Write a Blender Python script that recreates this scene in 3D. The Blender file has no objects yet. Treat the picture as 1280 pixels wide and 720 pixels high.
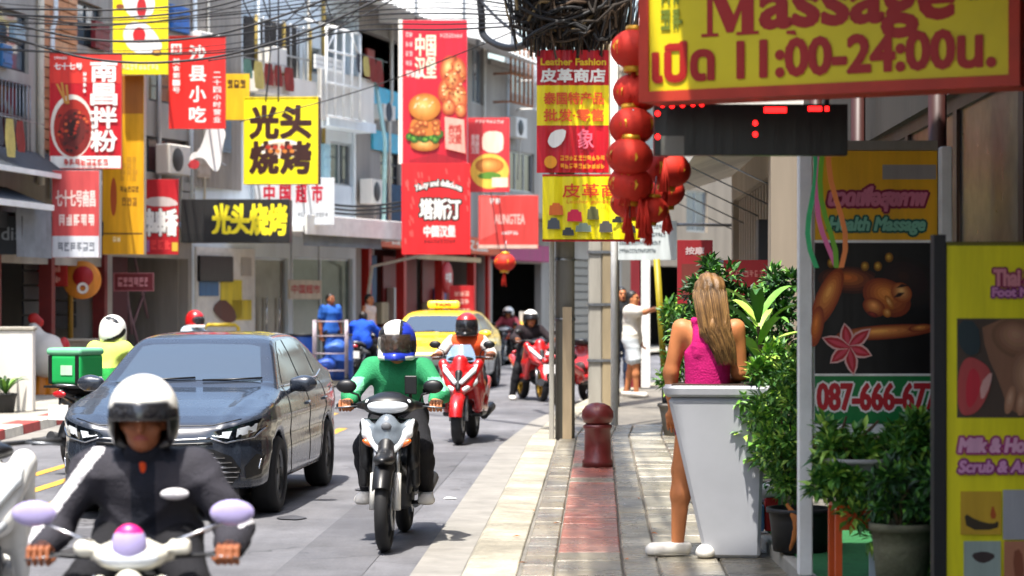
import bpy, bmesh, math, random
import numpy as np
from mathutils import Vector, Matrix
SC = bpy.context.scene
COL = SC.collection
R = math.radians
random.seed(7); RNG = np.random.default_rng(7)

# ---------------------------------------------------------------- camera, sky, sun
F, CX, HY, H = 2700.0, 640.0, 378.0, 1.6          # focal length in photo pixels, principal x, horizon row, eye height
cam = bpy.data.cameras.new('camera'); cam_o = bpy.data.objects.new('camera', cam); COL.objects.link(cam_o)
cam_o.location = (0, 0, H); cam_o.rotation_euler = (R(90), 0, 0)
cam.sensor_width = 36; cam.lens = 36*F/1280; cam.shift_y = (HY-360)/1280
cam.clip_start = .1; cam.clip_end = 3000
cam.dof.use_dof = True; cam.dof.focus_distance = 15.5; cam.dof.aperture_fstop = 2.7
SC.camera = cam_o
SUN_DIR = Vector((.13, .33, -.92)).normalized()     # the way the light travels
SUN_EL = math.asin(-SUN_DIR.z); SUN_AZ = math.atan2(-SUN_DIR.x, -SUN_DIR.y)
w = bpy.data.worlds.new('World'); SC.world = w; w.use_nodes = True
nt = w.node_tree; bg = nt.nodes['Background']
sky = nt.nodes.new('ShaderNodeTexSky'); sky.sky_type = 'NISHITA'; sky.sun_disc = False
sky.sun_elevation = SUN_EL; sky.sun_rotation = SUN_AZ; sky.air_density = 1.3; sky.dust_density = 3.0
nt.links.new(sky.outputs[0], bg.inputs[0]); bg.inputs[1].default_value = .15
sl = bpy.data.lights.new('sun', 'SUN'); sl.energy = 3.7; sl.angle = R(1.0); sl.color = (1, .95, .87)
sun = bpy.data.objects.new('sun', sl); COL.objects.link(sun)
sun.rotation_euler = SUN_DIR.to_track_quat('-Z', 'Y').to_euler(); sun.location = (-10, 0, 30)
vs = SC.view_settings; vs.view_transform = 'Standard'; vs.look = 'None'; vs.gamma = 1; vs.exposure = 1.35
SC.cycles.max_bounces = 6; SC.cycles.transparent_max_bounces = 6; SC.cycles.use_denoising = True
SC.cycles.caustics_reflective = False; SC.cycles.caustics_refractive = False

# ---------------------------------------------------------------- pixels to places
def at(px, py, Y): return Vector(((px-CX)/F*Y, Y, H-(py-HY)/F*Y))
def gp(px, py, z=0.0):
    Y = F*(H-z)/(py-HY); return Vector(((px-CX)/F*Y, Y, z))

# ---------------------------------------------------------------- materials
def lin(c):
    if isinstance(c, str):
        c = [int(c[i:i+2], 16)/255 for i in (1, 3, 5)]
        c = [x/12.92 if x <= .04045 else ((x+.055)/1.055)**2.4 for x in c]
    return (c[0], c[1], c[2], 1)
MATS = {}
def M(name, col='#808080', rough=.55, metal=0, var=.12, scale=6.0, bump=0.0, bscale=None, coat=0, spec=.5, emit=0, alpha=1, trans=0, streak=False):
    if name in MATS: return MATS[name]
    m = bpy.data.materials.new(name); m.use_nodes = True; MATS[name] = m
    n = m.node_tree.nodes; L = m.node_tree.links; b = n['Principled BSDF']
    c = lin(col)
    b.inputs['Base Color'].default_value = c; b.inputs['Roughness'].default_value = rough
    b.inputs['Metallic'].default_value = metal; b.inputs['Coat Weight'].default_value = coat
    b.inputs['Coat Roughness'].default_value = .06
    b.inputs['Specular IOR Level'].default_value = spec; b.inputs['Alpha'].default_value = alpha
    b.inputs['Transmission Weight'].default_value = trans
    if emit: b.inputs['Emission Color'].default_value = c; b.inputs['Emission Strength'].default_value = emit
    if var or bump:
        tc = n.new('ShaderNodeTexCoord'); src = tc.outputs['Object']
        if streak:
            mp = n.new('ShaderNodeMapping'); mp.inputs['Scale'].default_value = (1, 1, .12)
            L.new(src, mp.inputs[0]); src = mp.outputs[0]
    if var:
        nz = n.new('ShaderNodeTexNoise'); nz.inputs['Scale'].default_value = scale; nz.inputs['Detail'].default_value = 5
        nz.inputs['Roughness'].default_value = .62; L.new(src, nz.inputs['Vector'])
        mr = n.new('ShaderNodeMapRange'); mr.inputs[1].default_value = .3; mr.inputs[2].default_value = .7
        mr.inputs[3].default_value = 1-var*1.3; mr.inputs[4].default_value = 1+var*.7
        L.new(nz.outputs[0], mr.inputs[0])
        mx = n.new('ShaderNodeMix'); mx.data_type = 'RGBA'; mx.blend_type = 'MULTIPLY'; mx.inputs[0].default_value = 1
        mx.inputs[6].default_value = c; L.new(mr.outputs[0], mx.inputs[7]); L.new(mx.outputs[2], b.inputs['Base Color'])
        mr2 = n.new('ShaderNodeMapRange'); mr2.inputs[3].default_value = max(.03, rough-.1); mr2.inputs[4].default_value = min(1, rough+.12)
        L.new(nz.outputs[0], mr2.inputs[0]); L.new(mr2.outputs[0], b.inputs['Roughness'])
    if bump:
        nb = n.new('ShaderNodeTexNoise'); nb.inputs['Scale'].default_value = bscale or scale*5; nb.inputs['Detail'].default_value = 4
        L.new(src, nb.inputs['Vector']); bp = n.new('ShaderNodeBump'); bp.inputs['Strength'].default_value = bump
        bp.inputs['Distance'].default_value = .02; L.new(nb.outputs[0], bp.inputs['Height']); L.new(bp.outputs[0], b.inputs['Normal'])
    return m
def MW(name, cols, rough=.7, big=.5, fine=40, stain=.35, bump=.4, rnd=.12, crack=0, streakdir=False):
    """worn ground: patches of several tones laid over the place itself (world position), fine grain, each piece a little different"""
    if name in MATS: return MATS[name]
    m = bpy.data.materials.new(name); m.use_nodes = True; MATS[name] = m
    n = m.node_tree.nodes; L = m.node_tree.links; b = n['Principled BSDF']; geo = n.new('ShaderNodeNewGeometry'); pos = geo.outputs['Position']
    def noise(sc, det=5, vec=None):
        z = n.new('ShaderNodeTexNoise'); z.inputs['Scale'].default_value = sc; z.inputs['Detail'].default_value = det; z.inputs['Roughness'].default_value = .65; L.new(vec or pos, z.inputs['Vector']); return z.outputs[0]
    def rng(src, a, b_, c, d):
        r = n.new('ShaderNodeMapRange'); [setattr(r.inputs[i], 'default_value', v) for i, v in ((1, a), (2, b_), (3, c), (4, d))]; L.new(src, r.inputs[0]); return r.outputs[0]
    def mix(kind, fac, c1, c2):
        x = n.new('ShaderNodeMix'); x.data_type = 'RGBA'; x.blend_type = kind
        for i, v in ((0, fac), (6, c1), (7, c2)):
            if hasattr(v, 'links'): L.new(v, x.inputs[i])
            else: x.inputs[i].default_value = v
        return x.outputs[2]
    c = mix('MIX', rng(noise(big, 6), .4, .62, 0, 1), lin(cols[0]), lin(cols[1]))
    if streakdir:
        mp = n.new('ShaderNodeMapping'); mp.inputs['Scale'].default_value = (1, .06, 1); L.new(pos, mp.inputs[0]); c = mix('MULTIPLY', 1, c, rng(noise(2.2, 4, mp.outputs[0]), .3, .7, .82, 1.12))
    c = mix('MULTIPLY', 1, c, rng(noise(big*3.7, 6), .35, .75, 1+stain*.3, 1-stain)); c = mix('MULTIPLY', 1, c, rng(noise(fine, 3), .2, .8, .75, 1.22))
    oi = n.new('ShaderNodeObjectInfo'); c = mix('MULTIPLY', 1, c, rng(oi.outputs['Random'], 0, 1, 1-rnd, 1+rnd))
    if crack:
        v = n.new('ShaderNodeTexVoronoi'); v.feature = 'DISTANCE_TO_EDGE'; v.inputs['Scale'].default_value = crack
        ad = n.new('ShaderNodeVectorMath'); ad.operation = 'ADD'; nz = n.new('ShaderNodeTexNoise'); nz.inputs['Scale'].default_value = 2.5; L.new(pos, nz.inputs['Vector']); L.new(pos, ad.inputs[0]); L.new(nz.outputs[1], ad.inputs[1]); L.new(ad.outputs[0], v.inputs['Vector'])
        k = mix('MIX', rng(noise(.35, 2), .5, .56, 0, 1), (1, 1, 1, 1), rng(v.outputs[0], .0, .012, .45, 1)); c = mix('MULTIPLY', 1, c, k)
    L.new(c, b.inputs['Base Color']); L.new(rng(noise(big*2.5, 4), .3, .7, rough-.18, rough+.12), b.inputs['Roughness'])
    bp = n.new('ShaderNodeBump'); bp.inputs['Strength'].default_value = bump; bp.inputs['Distance'].default_value = .012; L.new(noise(fine*2, 3), bp.inputs['Height']); L.new(bp.outputs[0], b.inputs['Normal'])
    return m
def P(col, rough=.5):                                  # printed vinyl / paint of one colour
    return M('print_%s_%d' % (col.strip('#'), rough*100), col, rough, var=.2, scale=6, bump=.15, bscale=7, streak=True)
def paint(col, name): return M('paint_'+name, col, .28, var=.03, scale=3, coat=.9)
def plastic(col, name, r=.4): return M('plastic_'+name, col, r, var=.06, scale=10)
def cloth(col, name): return M('cloth_'+name, col, .85, var=.14, scale=9, bump=.35, bscale=90, spec=.25)
RUB = M('rubber', '#19191b', .75, var=.2, scale=14)
BLK = plastic('#141416', 'black', .38)
DGR = plastic('#2e2f32', 'darkgrey', .5)
CHR = M('chrome', '#d8d8da', .16, 1, var=.05)
STL = M('steel', '#8d9094', .4, .9, var=.2, scale=20)
GLD = M('tinted_glass', '#0b1016', .06, 0, var=0, coat=1, spec=.9)
WIN = M('windscreen_glass', '#36414c', .05, 0, var=0, coat=1, spec=1.0)
LMP = M('lamp_lens', '#dfe5ea', .08, 0, var=.05, coat=1)
AMB = M('amber_lens', '#d8641a', .15, 0, var=.05, coat=1)
REDL = M('red_lens', '#b01018', .15, 0, var=.05, coat=1)
MIR = M('mirror_glass', '#e8e6ee', .04, 1, var=0)
SKIN = M('skin_warm', '#b8774f', .5, var=.08, scale=14, spec=.35)
SKIN2 = M('skin_deep', '#8f5638', .5, var=.08, scale=14, spec=.35)
SKIN3 = M('skin_tan', '#c27a4c', .5, var=.08, scale=14, spec=.35)
HAIR = M('hair_black', '#16110e', .45, var=.3, scale=30)

# ---------------------------------------------------------------- objects
def put(o, parent=None):
    COL.objects.link(o)
    if parent is not None: o.parent = parent
    return o
def tag(o, label=None, cat=None, group=None, kind=None):
    if label: o['label'] = label
    if cat: o['category'] = cat
    if group: o['group'] = group
    if kind: o['kind'] = kind
    return o
def empty(name, label, cat, loc=(0, 0, 0), rz=0, group=None, parent=None):
    o = bpy.data.objects.new(name, None); o.location = loc; o.rotation_euler = (0, 0, rz); o.empty_display_size = .2
    put(o, parent); return tag(o, label, cat, group)
def copy_tree(o, parent=None):
    c = o.copy(); put(c, parent)
    for ch in list(o.children):
        copy_tree(ch, c)
    return c
class MB:
    """collects shapes and links them as ONE mesh object"""
    def __init__(s): s.v = []; s.f = []; s.m = []; s.mats = []; s.sm = []
    def mi(s, mat):
        if mat not in s.mats: s.mats.append(mat)
        return s.mats.index(mat)
    def add(s, vs, fs, mat, smooth=False):
        o = len(s.v); k = s.mi(mat); s.v += [tuple(x) for x in vs]
        for f in fs: s.f.append(tuple(i+o for i in f)); s.m.append(k); s.sm.append(smooth)
        return s
    def box(s, lo, hi, mat, rot=None, about=None):
        x0, y0, z0 = lo; x1, y1, z1 = hi
        vs = [Vector(p) for p in ((x0,y0,z0),(x1,y0,z0),(x1,y1,z0),(x0,y1,z0),(x0,y0,z1),(x1,y0,z1),(x1,y1,z1),(x0,y1,z1))]
        if rot is not None:
            c = Vector(about) if about is not None else (vs[0]+vs[6])/2
            vs = [rot @ (p-c)+c for p in vs]
        return s.add(vs, [(0,3,2,1),(4,5,6,7),(0,1,5,4),(1,2,6,5),(2,3,7,6),(3,0,4,7)], mat)
    def tube(s, pts, r, mat, n=8, caps=True, smooth=True, sx=1.0):
        pts = [Vector(p) for p in pts]; k = len(pts)
        rs = r if isinstance(r, (list, tuple)) else [r]*k
        vs = []; up = None
        for i, p in enumerate(pts):
            t = (pts[min(i+1, k-1)]-pts[max(i-1, 0)])
            if t.length < 1e-9: t = Vector((0, 0, 1))
            t.normalize()
            if up is None: up = Vector((0, 0, 1)) if abs(t.z) < .9 else Vector((0, 1, 0))
            a = t.cross(up)
            if a.length < 1e-4: a = t.cross(Vector((1, .3, 0)))
            a.normalize(); b = a.cross(t); up = b
            for j in range(n):
                q = 2*math.pi*j/n; vs.append(p+(a*math.cos(q)*sx+b*math.sin(q))*rs[i])
        fs = [(i*n+j, i*n+(j+1) % n, (i+1)*n+(j+1) % n, (i+1)*n+j) for i in range(k-1) for j in range(n)]
        s.add(vs, fs, mat, smooth)
        if caps:
            o = len(s.v)-len(vs); kk = s.mi(mat)
            s.f.append(tuple(o+j for j in range(n))[::-1]); s.m.append(kk); s.sm.append(False)
            s.f.append(tuple(o+(k-1)*n+j for j in range(n))); s.m.append(kk); s.sm.append(False)
        return s
    def lathe(s, prof, mat, n=24, axis='z', c=(0, 0, 0), smooth=True, closed=False):
        vs = []; k = len(prof)
        for j in range(n):
            q = 2*math.pi*j/n; ca, sa = math.cos(q), math.sin(q)
            for r, h in prof:
                p = (r*ca, r*sa, h) if axis == 'z' else ((h, r*ca, r*sa) if axis == 'x' else (r*sa, h, r*ca))
                vs.append((p[0]+c[0], p[1]+c[1], p[2]+c[2]))
        fs = []
        for j in range(n):
            j2 = (j+1) % n
            for i in range(k if closed else k-1):
                i2 = (i+1) % k; fs.append((j*k+i, j2*k+i, j2*k+i2, j*k+i2))
        return s.add(vs, fs, mat, smooth)
    def prism(s, poly, y0, y1, mat):                   # polygon in x,z pushed along y
        n = len(poly); vs = [(x, y0, z) for x, z in poly]+[(x, y1, z) for x, z in poly]
        fs = [tuple(range(n)), tuple(range(2*n-1, n-1, -1))]+[(i, i+n, (i+1) % n+n, (i+1) % n) for i in range(n)]
        return s.add(vs, fs, mat)
    def build(s, name, parent=None, bevel=0, smooth=None, loc=None):
        me = bpy.data.meshes.new(name); me.from_pydata(s.v, [], s.f); me.update()
        for m in s.mats: me.materials.append(m)
        if len(s.f) == len(me.polygons):
            me.polygons.foreach_set('material_index', s.m); me.polygons.foreach_set('use_smooth', [bool(x) if smooth is None else smooth for x in s.sm])
        bm = bmesh.new(); bm.from_mesh(me); bmesh.ops.recalc_face_normals(bm, faces=bm.faces)
        if bevel: bmesh.ops.bevel(bm, geom=list(bm.edges), offset=bevel, segments=1, affect='EDGES', clamp_overlap=True)
        bm.to_mesh(me); bm.free()
        o = bpy.data.objects.new(name, me); put(o, parent)
        if loc is not None: o.location = loc
        return o

# ---------------------------------------------------------------- solid fields, for bodies, clothes, helmets and fairings
def cap(a, b, ra, rb=None, k=None, sub=False, flat=None):
    """tapered capsule; flat=(axis, factor) squeezes it along one axis"""
    rb = ra if rb is None else rb; a = np.array(a, float); b = np.array(b, float)
    def fn(X, Y, Z):
        ab = b-a; L = max(1e-9, ab@ab)
        t = np.clip(((X-a[0])*ab[0]+(Y-a[1])*ab[1]+(Z-a[2])*ab[2])/L, 0, 1)
        d = [X-a[0]-t*ab[0], Y-a[1]-t*ab[1], Z-a[2]-t*ab[2]]
        if flat: d[flat[0]] = d[flat[0]]/flat[1]
        return np.sqrt(d[0]**2+d[1]**2+d[2]**2)-(ra+(rb-ra)*t)
    r = max(ra, rb)*(max(1, flat[1]) if flat else 1)
    return dict(fn=fn, lo=np.minimum(a, b)-r, hi=np.maximum(a, b)+r, k=k, sub=sub)
def ell(c, r, k=None, sub=False, rot=None):
    c = np.array(c, float); r = np.array(r, float); Q = np.array(rot.to_3x3().inverted()) if rot is not None else None
    def fn(X, Y, Z):
        x, y, z = X-c[0], Y-c[1], Z-c[2]
        if Q is not None: x, y, z = [Q[i][0]*x+Q[i][1]*y+Q[i][2]*z for i in range(3)]
        k0 = np.sqrt((x/r[0])**2+(y/r[1])**2+(z/r[2])**2); k1 = np.sqrt((x/r[0]**2)**2+(y/r[1]**2)**2+(z/r[2]**2)**2)+1e-9
        return k0*(k0-1)/k1
    e = r if Q is None else np.full(3, r.max())
    return dict(fn=fn, lo=c-e, hi=c+e, k=k, sub=sub)
def rbox(c, hs, r=.01, rot=None, k=None, sub=False):
    c = np.array(c, float); hs = np.array(hs, float); Q = np.array(rot.to_3x3().inverted()) if rot is not None else None
    def fn(X, Y, Z):
        x, y, z = X-c[0], Y-c[1], Z-c[2]
        if Q is not None: x, y, z = [Q[i][0]*x+Q[i][1]*y+Q[i][2]*z for i in range(3)]
        q = [np.abs(v)-(h-r) for v, h in zip((x, y, z), hs)]
        return np.sqrt(sum(np.maximum(v, 0)**2 for v in q))+np.minimum(np.maximum(np.maximum(q[0], q[1]), q[2]), 0)-r
    e = hs if Q is None else np.full(3, np.sqrt((hs**2).sum()))
    return dict(fn=fn, lo=c-e, hi=c+e, k=k, sub=sub)
def fnprim(fn, lo, hi, k=None, sub=False): return dict(fn=fn, lo=np.array(lo, float), hi=np.array(hi, float), k=k, sub=sub)
def smin(a, b, k):
    if not k: return np.minimum(a, b)
    h = np.clip(.5+.5*(b-a)/k, 0, 1); return b+(a-b)*h-k*h*(1-h)
def field(prims, h, k=.03, disp=None):
    add = [p for p in prims if not p['sub']]
    lo = np.min([p['lo'] for p in add], axis=0)-3*h-.5*k; hi = np.max([p['hi'] for p in add], axis=0)+3*h+.5*k
    n = np.ceil((hi-lo)/h).astype(int)+1
    D = np.full(n, 1.0, np.float32); ax = [lo[i]+h*np.arange(n[i]) for i in range(3)]
    for p in prims:
        kk = k if p['k'] is None else p['k']; m = kk+2*h
        i0 = np.clip(np.floor((p['lo']-m-lo)/h).astype(int), 0, n-1); i1 = np.clip(np.ceil((p['hi']+m-lo)/h).astype(int)+1, 1, n)
        sl = tuple(slice(a, b) for a, b in zip(i0, i1))
        X, Y, Z = np.meshgrid(*[ax[i][sl[i]] for i in range(3)], indexing='ij', sparse=True)
        d = p['fn'](X, Y, Z).astype(np.float32); cur = D[sl]
        if cur.size == 0: continue
        D[sl] = -smin(-cur, d, kk) if p['sub'] else smin(cur, d, kk)
    if disp is not None:
        X, Y, Z = np.meshgrid(*ax, indexing='ij', sparse=True); D = D+disp(X, Y, Z).astype(np.float32)
    return D, lo
def nets(D, lo, h):
    s = D < 0
    c = [s[i:s.shape[0]-1+i, j:s.shape[1]-1+j, k:s.shape[2]-1+k] for i in (0, 1) for j in (0, 1) for k in (0, 1)]
    tot = sum(x.astype(np.int8) for x in c); act = (tot > 0) & (tot < 8)
    I = np.argwhere(act); idx = np.full(act.shape, -1, int); idx[act] = np.arange(len(I))
    acc = np.zeros((len(I), 3)); cnt = np.zeros(len(I))
    cor = np.array([(i, j, k) for i in (0, 1) for j in (0, 1) for k in (0, 1)])
    val = [D[tuple((I+o).T)] for o in cor]
    for a in range(8):
        for b in range(a+1, 8):
            if np.abs(cor[a]-cor[b]).sum() != 1: continue
            x = (val[a] < 0) != (val[b] < 0)
            t = val[a][x]/(val[a][x]-val[b][x]+1e-12)
            acc[x] += cor[a]+t[:, None]*(cor[b]-cor[a]); cnt[x] += 1
    V = (I+acc/cnt[:, None])*h+lo
    fs = []
    for axn in range(3):
        o = [0, 0, 0]; o[axn] = 1
        sa = s[:s.shape[0]-o[0], :s.shape[1]-o[1], :s.shape[2]-o[2]]; sb = s[o[0]:, o[1]:, o[2]:]
        E = np.argwhere(sa != sb); u, v = [(1, 2), (2, 0), (0, 1)][axn]
        E = E[(E[:, u] > 0) & (E[:, v] > 0) & (E[:, u] < s.shape[u]-1) & (E[:, v] < s.shape[v]-1)]
        if not len(E): continue
        du = np.zeros(3, int); du[u] = 1; dv = np.zeros(3, int); dv[v] = 1
        q = np.stack([idx[tuple((E-du-dv).T)], idx[tuple((E-dv).T)], idx[tuple(E.T)], idx[tuple((E-du).T)]], 1)
        inside = s[tuple(E.T)]; q[~inside] = q[~inside][:, ::-1]; fs.append(q)
    Q = np.concatenate(fs) if fs else np.zeros((0, 4), int)
    return V, Q[(Q >= 0).all(1)]
def solid(name, prims, h, mat, parent=None, k=.03, disp=None, pick=None, extra=(), mir=False):
    """mesh of a field; pick(centres)->material index; extra = finer fields joined into the same mesh; mir doubles prims over x"""
    mats = mat if isinstance(mat, (list, tuple)) else [mat]
    Vs = []; Qs = []; o = 0
    for pr, hh, kk in [(prims, h, k)]+list(extra):
        V, Q = nets(*field(pr, hh, kk, disp), hh); Vs.append(V); Qs.append(Q+o); o += len(V)
    V = np.concatenate(Vs); Q = np.concatenate(Qs)
    me = bpy.data.meshes.new(name); me.from_pydata(V.tolist(), [], Q.tolist()); me.update()
    for m in mats: me.materials.append(m)
    me.polygons.foreach_set('use_smooth', np.ones(len(me.polygons), bool))
    if pick is not None and len(me.polygons):
        C = V[Q].mean(1); me.polygons.foreach_set('material_index', np.asarray(pick(C)).astype(np.int32))
    ob = bpy.data.objects.new(name, me); return put(ob, parent)
def both(p):                                           # a list of prims built by a function of the side
    return p(-1)+p(1)
def wrinkle(a=.004, f=38, seed=0):
    def fn(X, Y, Z):
        p = f*(.45*X+.8*Z+.3*Y)+2.2*np.sin(f*.22*X+seed)+1.8*np.sin(f*.3*Z-f*.2*Y+seed*1.7); q = f*(.9*Z-.5*X-.4*Y)*.7+2.0*np.sin(f*.25*Z+seed*.6)+1.5*np.sin(f*.35*X+seed*2.3)
        return -a*((1-np.abs(np.sin(p*.5)))**2*1.3+(1-np.abs(np.sin(q*.5)))**2-.8+.3*np.sin(f*.3*X+f*.25*Z+seed))
    return fn
def RX(d): return Matrix.Rotation(R(d), 3, 'X')
def RY(d): return Matrix.Rotation(R(d), 3, 'Y')
def RZ(d): return Matrix.Rotation(R(d), 3, 'Z')

# ---------------------------------------------------------------- lettering
GLY = {}
def glyph_mesh(s, shear=0):
    if (s, shear) in GLY: return GLY[(s, shear)]
    cu = bpy.data.curves.new('lettering', 'FONT'); cu.body = s; cu.resolution_u = 3; cu.shear = shear; cu.align_x = 'CENTER'; cu.space_line = .95
    o = bpy.data.objects.new('lettering', cu); m = o.to_mesh()
    V = np.array([v.co[:2] for v in m.vertices]); fs = [tuple(p.vertices) for p in m.polygons]
    o.to_mesh_clear(); bpy.data.objects.remove(o); bpy.data.curves.remove(cu)
    GLY[(s, shear)] = (V, fs); return V, fs
def lettering(parent, s, x0, z0, x1, z1, mat, bold=.0, y=-.004, shear=0, name='lettering', outline=None, arch=0):
    """words fitted into the rectangle x0..x1, z0..z1 of a board's face (local x right, z up, facing -y)"""
    V, fs = glyph_mesh(s, shear)
    if len(V) == 0: return None
    lo, hi = V.min(0), V.max(0); sc = np.array([(x1-x0)/(hi[0]-lo[0]), (z1-z0)/(hi[1]-lo[1])])
    W = (V-lo)*sc+np.array([x0, z0])
    if arch: u = (W[:, 0]-(x0+x1)/2)/((x1-x0)/2); W[:, 1] += arch*(1-u*u)
    mb = MB(); n = len(W)
    par = list(range(n))                               # loose islands step a hair apart so that none share a plane
    def fd(a):
        while par[a] != a: par[a] = par[par[a]]; a = par[a]
        return a
    ec = {}
    for f in fs:
        for i in range(len(f)):
            a, b = f[i], f[(i+1) % len(f)]; par[fd(a)] = fd(b); e = (min(a, b), max(a, b)); ec[e] = ec.get(e, 0)+1
    roots = {}; dep = [0]*n
    for i in range(n): dep[i] = roots.setdefault(fd(i), len(roots))
    mb.add([(W[i, 0], y-.0001*(dep[i] % 5), W[i, 1]) for i in range(n)], fs, mat)
    for bw, mt, yy in ((bold, mat, .0004), (outline[0] if outline else 0, outline[1] if outline else None, .001)):
        if not bw: continue
        for q, ((a, b), c) in enumerate(ec.items()):
            if c != 1: continue
            p0, p1 = W[a], W[b]; d = p1-p0; l = np.hypot(*d)
            if l < 1e-6: continue
            d = d/l*bw; t = np.array([-d[1], d[0]]); e = d*.6; yq = y+yy+.00001*(q % 29)
            mb.add([(p[0], yq, p[1]) for p in (p0-t-e, p1-t+e, p1+t+e, p0+t-e)], [(0, 1, 2, 3)], mt)
    me = bpy.data.meshes.new(name); me.from_pydata(mb.v, [], mb.f); me.update()
    for m in mb.mats: me.materials.append(m)
    me.polygons.foreach_set('material_index', mb.m)
    bm = bmesh.new(); bm.from_mesh(me)
    for f in bm.faces:
        if f.normal.y > 0: f.normal_flip()
    bm.to_mesh(me); bm.free()
    return put(bpy.data.objects.new(name, me), parent)
def smooth_poly(pts, it=2, closed=True):
    pts = [tuple(p) for p in pts]
    for _ in range(it):
        q = []
        for i in range(len(pts)):
            a, b = pts[i], pts[(i+1) % len(pts)]
            q += [(a[0]*.75+b[0]*.25, a[1]*.75+b[1]*.25), (a[0]*.25+b[0]*.75, a[1]*.25+b[1]*.75)]
        pts = q
    return pts
class Sign:
    """a board facing the street; everything on it is given in the photo's pixels and lands on the board's own plane"""
    def __init__(s, name, label, px, Y, face, side=None, thick=.06, yaw=0, cat='sign', border=None, bw=.03, bracket=None, group=None, back=None):
        s.base = .002; s.step = .0003; x0, y0, x1, y1 = px; s.c = ((x0+x1)/2, (y0+y1)/2); s.s = F/Y; s.n = 0
        s.w, s.h = (x1-x0)/s.s/2/math.cos(yaw), (y1-y0)/s.s/2; s.yaw = yaw
        s.o = empty(name, label, cat, at(*s.c, Y), yaw, group)
        mb = MB(); side = side or face
        mb.box((-s.w, .004, -s.h), (s.w, thick, s.h), side)
        s.board = mb.build('board', s.o, bevel=.004)
        mb = MB(); g = .002 if not border else bw
        mb.add([(-s.w+g, 0, -s.h+g), (s.w-g, 0, -s.h+g), (s.w-g, 0, s.h-g), (-s.w+g, 0, s.h-g)], [(0, 1, 2, 3)], face)
        mb.add([(-s.w+g, .004, -s.h+g), (s.w-g, .004, -s.h+g), (s.w-g, .004, s.h-g), (-s.w+g, .004, s.h-g)], [(0, 1, 2, 3)], face)
        s.face = mb.build('face_panel', s.o)
        if border:
            mb = MB()
            for a in ((-s.w, -s.h, s.w, -s.h+bw), (-s.w, s.h-bw, s.w, s.h), (-s.w, -s.h+bw, -s.w+bw, s.h-bw), (s.w-bw, -s.h+bw, s.w, s.h-bw)):
                mb.box((a[0], -.012, a[1]), (a[2], .003, a[3]), border)
            mb.build('frame', s.o)
        if bracket:
            for zz in (-s.h*.7, s.h*.7):
                MB().tube([(0, thick, zz), bracket(zz) if callable(bracket) else (bracket[0], bracket[1], zz)], .02, STL, 6).build('bracket', s.o)
    def q(s, x, y): return ((x-s.c[0])/s.s/math.cos(s.yaw), (s.c[1]-y)/s.s)
    def text(s, t, x0, y0, x1, y1, col, bold=0, **k):
        a = s.q(x0, y1); b = s.q(x1, y0); s.n += 1
        return lettering(s.o, t, a[0], a[1], b[0], b[1], col if not isinstance(col, str) else P(col), bold=bold/s.s, y=-s.base-s.step*s.n-.0014, **k)
    def poly(s, pts, col, smooth=0, name='print'):
        p = [s.q(*a) for a in pts]
        if smooth: p = smooth_poly(p, smooth)
        s.n += 1; mb = MB(); y = -s.base-s.step*s.n
        mb.add([(a, y, b) for a, b in p], [tuple(range(len(p)))], col if not isinstance(col, str) else P(col))
        o = mb.build(name, s.o)
        if o.data.polygons[0].normal.y > 0: o.data.flip_normals()
        return o
    def rect(s, x0, y0, x1, y1, col, **k): return s.poly([(x0, y0), (x1, y0), (x1, y1), (x0, y1)], col, **k)
    def oval(s, cx, cy, rx, ry, col, n=28, name='print'):
        return s.poly([(cx+rx*math.cos(2*math.pi*i/n), cy+ry*math.sin(2*math.pi*i/n)) for i in range(n)], col, name=name)
    def marks(s, x0, y0, x1, y1, col, n):               # print too small to read: a row of little broken strokes
        s.n += 1; mb = MB(); rg = random.Random(int(x0*7+y0*13)); w = (x1-x0)/n; m = col if not isinstance(col, str) else P(col); y = -s.base-s.step*s.n; q = 0
        for i in range(n):
            xa, xb = x0+w*(i+.08), x0+w*(i+.86); hh = y1-y0
            bars = [(xa, y0+hh*t, xb-(xb-xa)*rg.choice((0, 0, .3)), y0+hh*(t+.2)) for t in rg.sample((0, .27, .54, .8), 3)]+[(xa+(xb-xa)*t, y0, xa+(xb-xa)*(t+.2), y1) for t in rg.sample((.05, .4, .75), 1+(n < 6))]
            for a in bars:
                p, r = s.q(a[0], a[3]), s.q(a[2], a[1]); q += 1; yy = y-.00001*(q % 23)
                mb.add([(p[0], yy, p[1]), (r[0], yy, p[1]), (r[0], yy, r[1]), (p[0], yy, r[1])], [(0, 1, 2, 3)], m)
        return mb.build('lettering', s.o)
    def soft(s, cx, cy, rx, ry, ang, c0, c1, n=6):       # airbrushed print: nested ovals from an outer to an inner colour
        ca, sa = math.cos(R(ang)), math.sin(R(ang)); h0 = [int(c0[i:i+2], 16) for i in (1, 3, 5)]; h1_ = [int(c1[i:i+2], 16) for i in (1, 3, 5)]
        for k in range(n):
            t = k/(n-1); q = 1-.82*t; col = '#%02x%02x%02x' % tuple(min(252, int(round((h0[i]+(h1_[i]-h0[i])*t)/6)*6)) for i in range(3)); dx, dy = -rx*.12*t, -ry*.18*t
            s.poly([(cx+(rx*q*math.cos(u)+dx)*ca-(ry*q*math.sin(u)+dy)*sa, cy+(rx*q*math.cos(u)+dx)*sa+(ry*q*math.sin(u)+dy)*ca) for u in [2*math.pi*i/22 for i in range(22)]], col)
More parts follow.
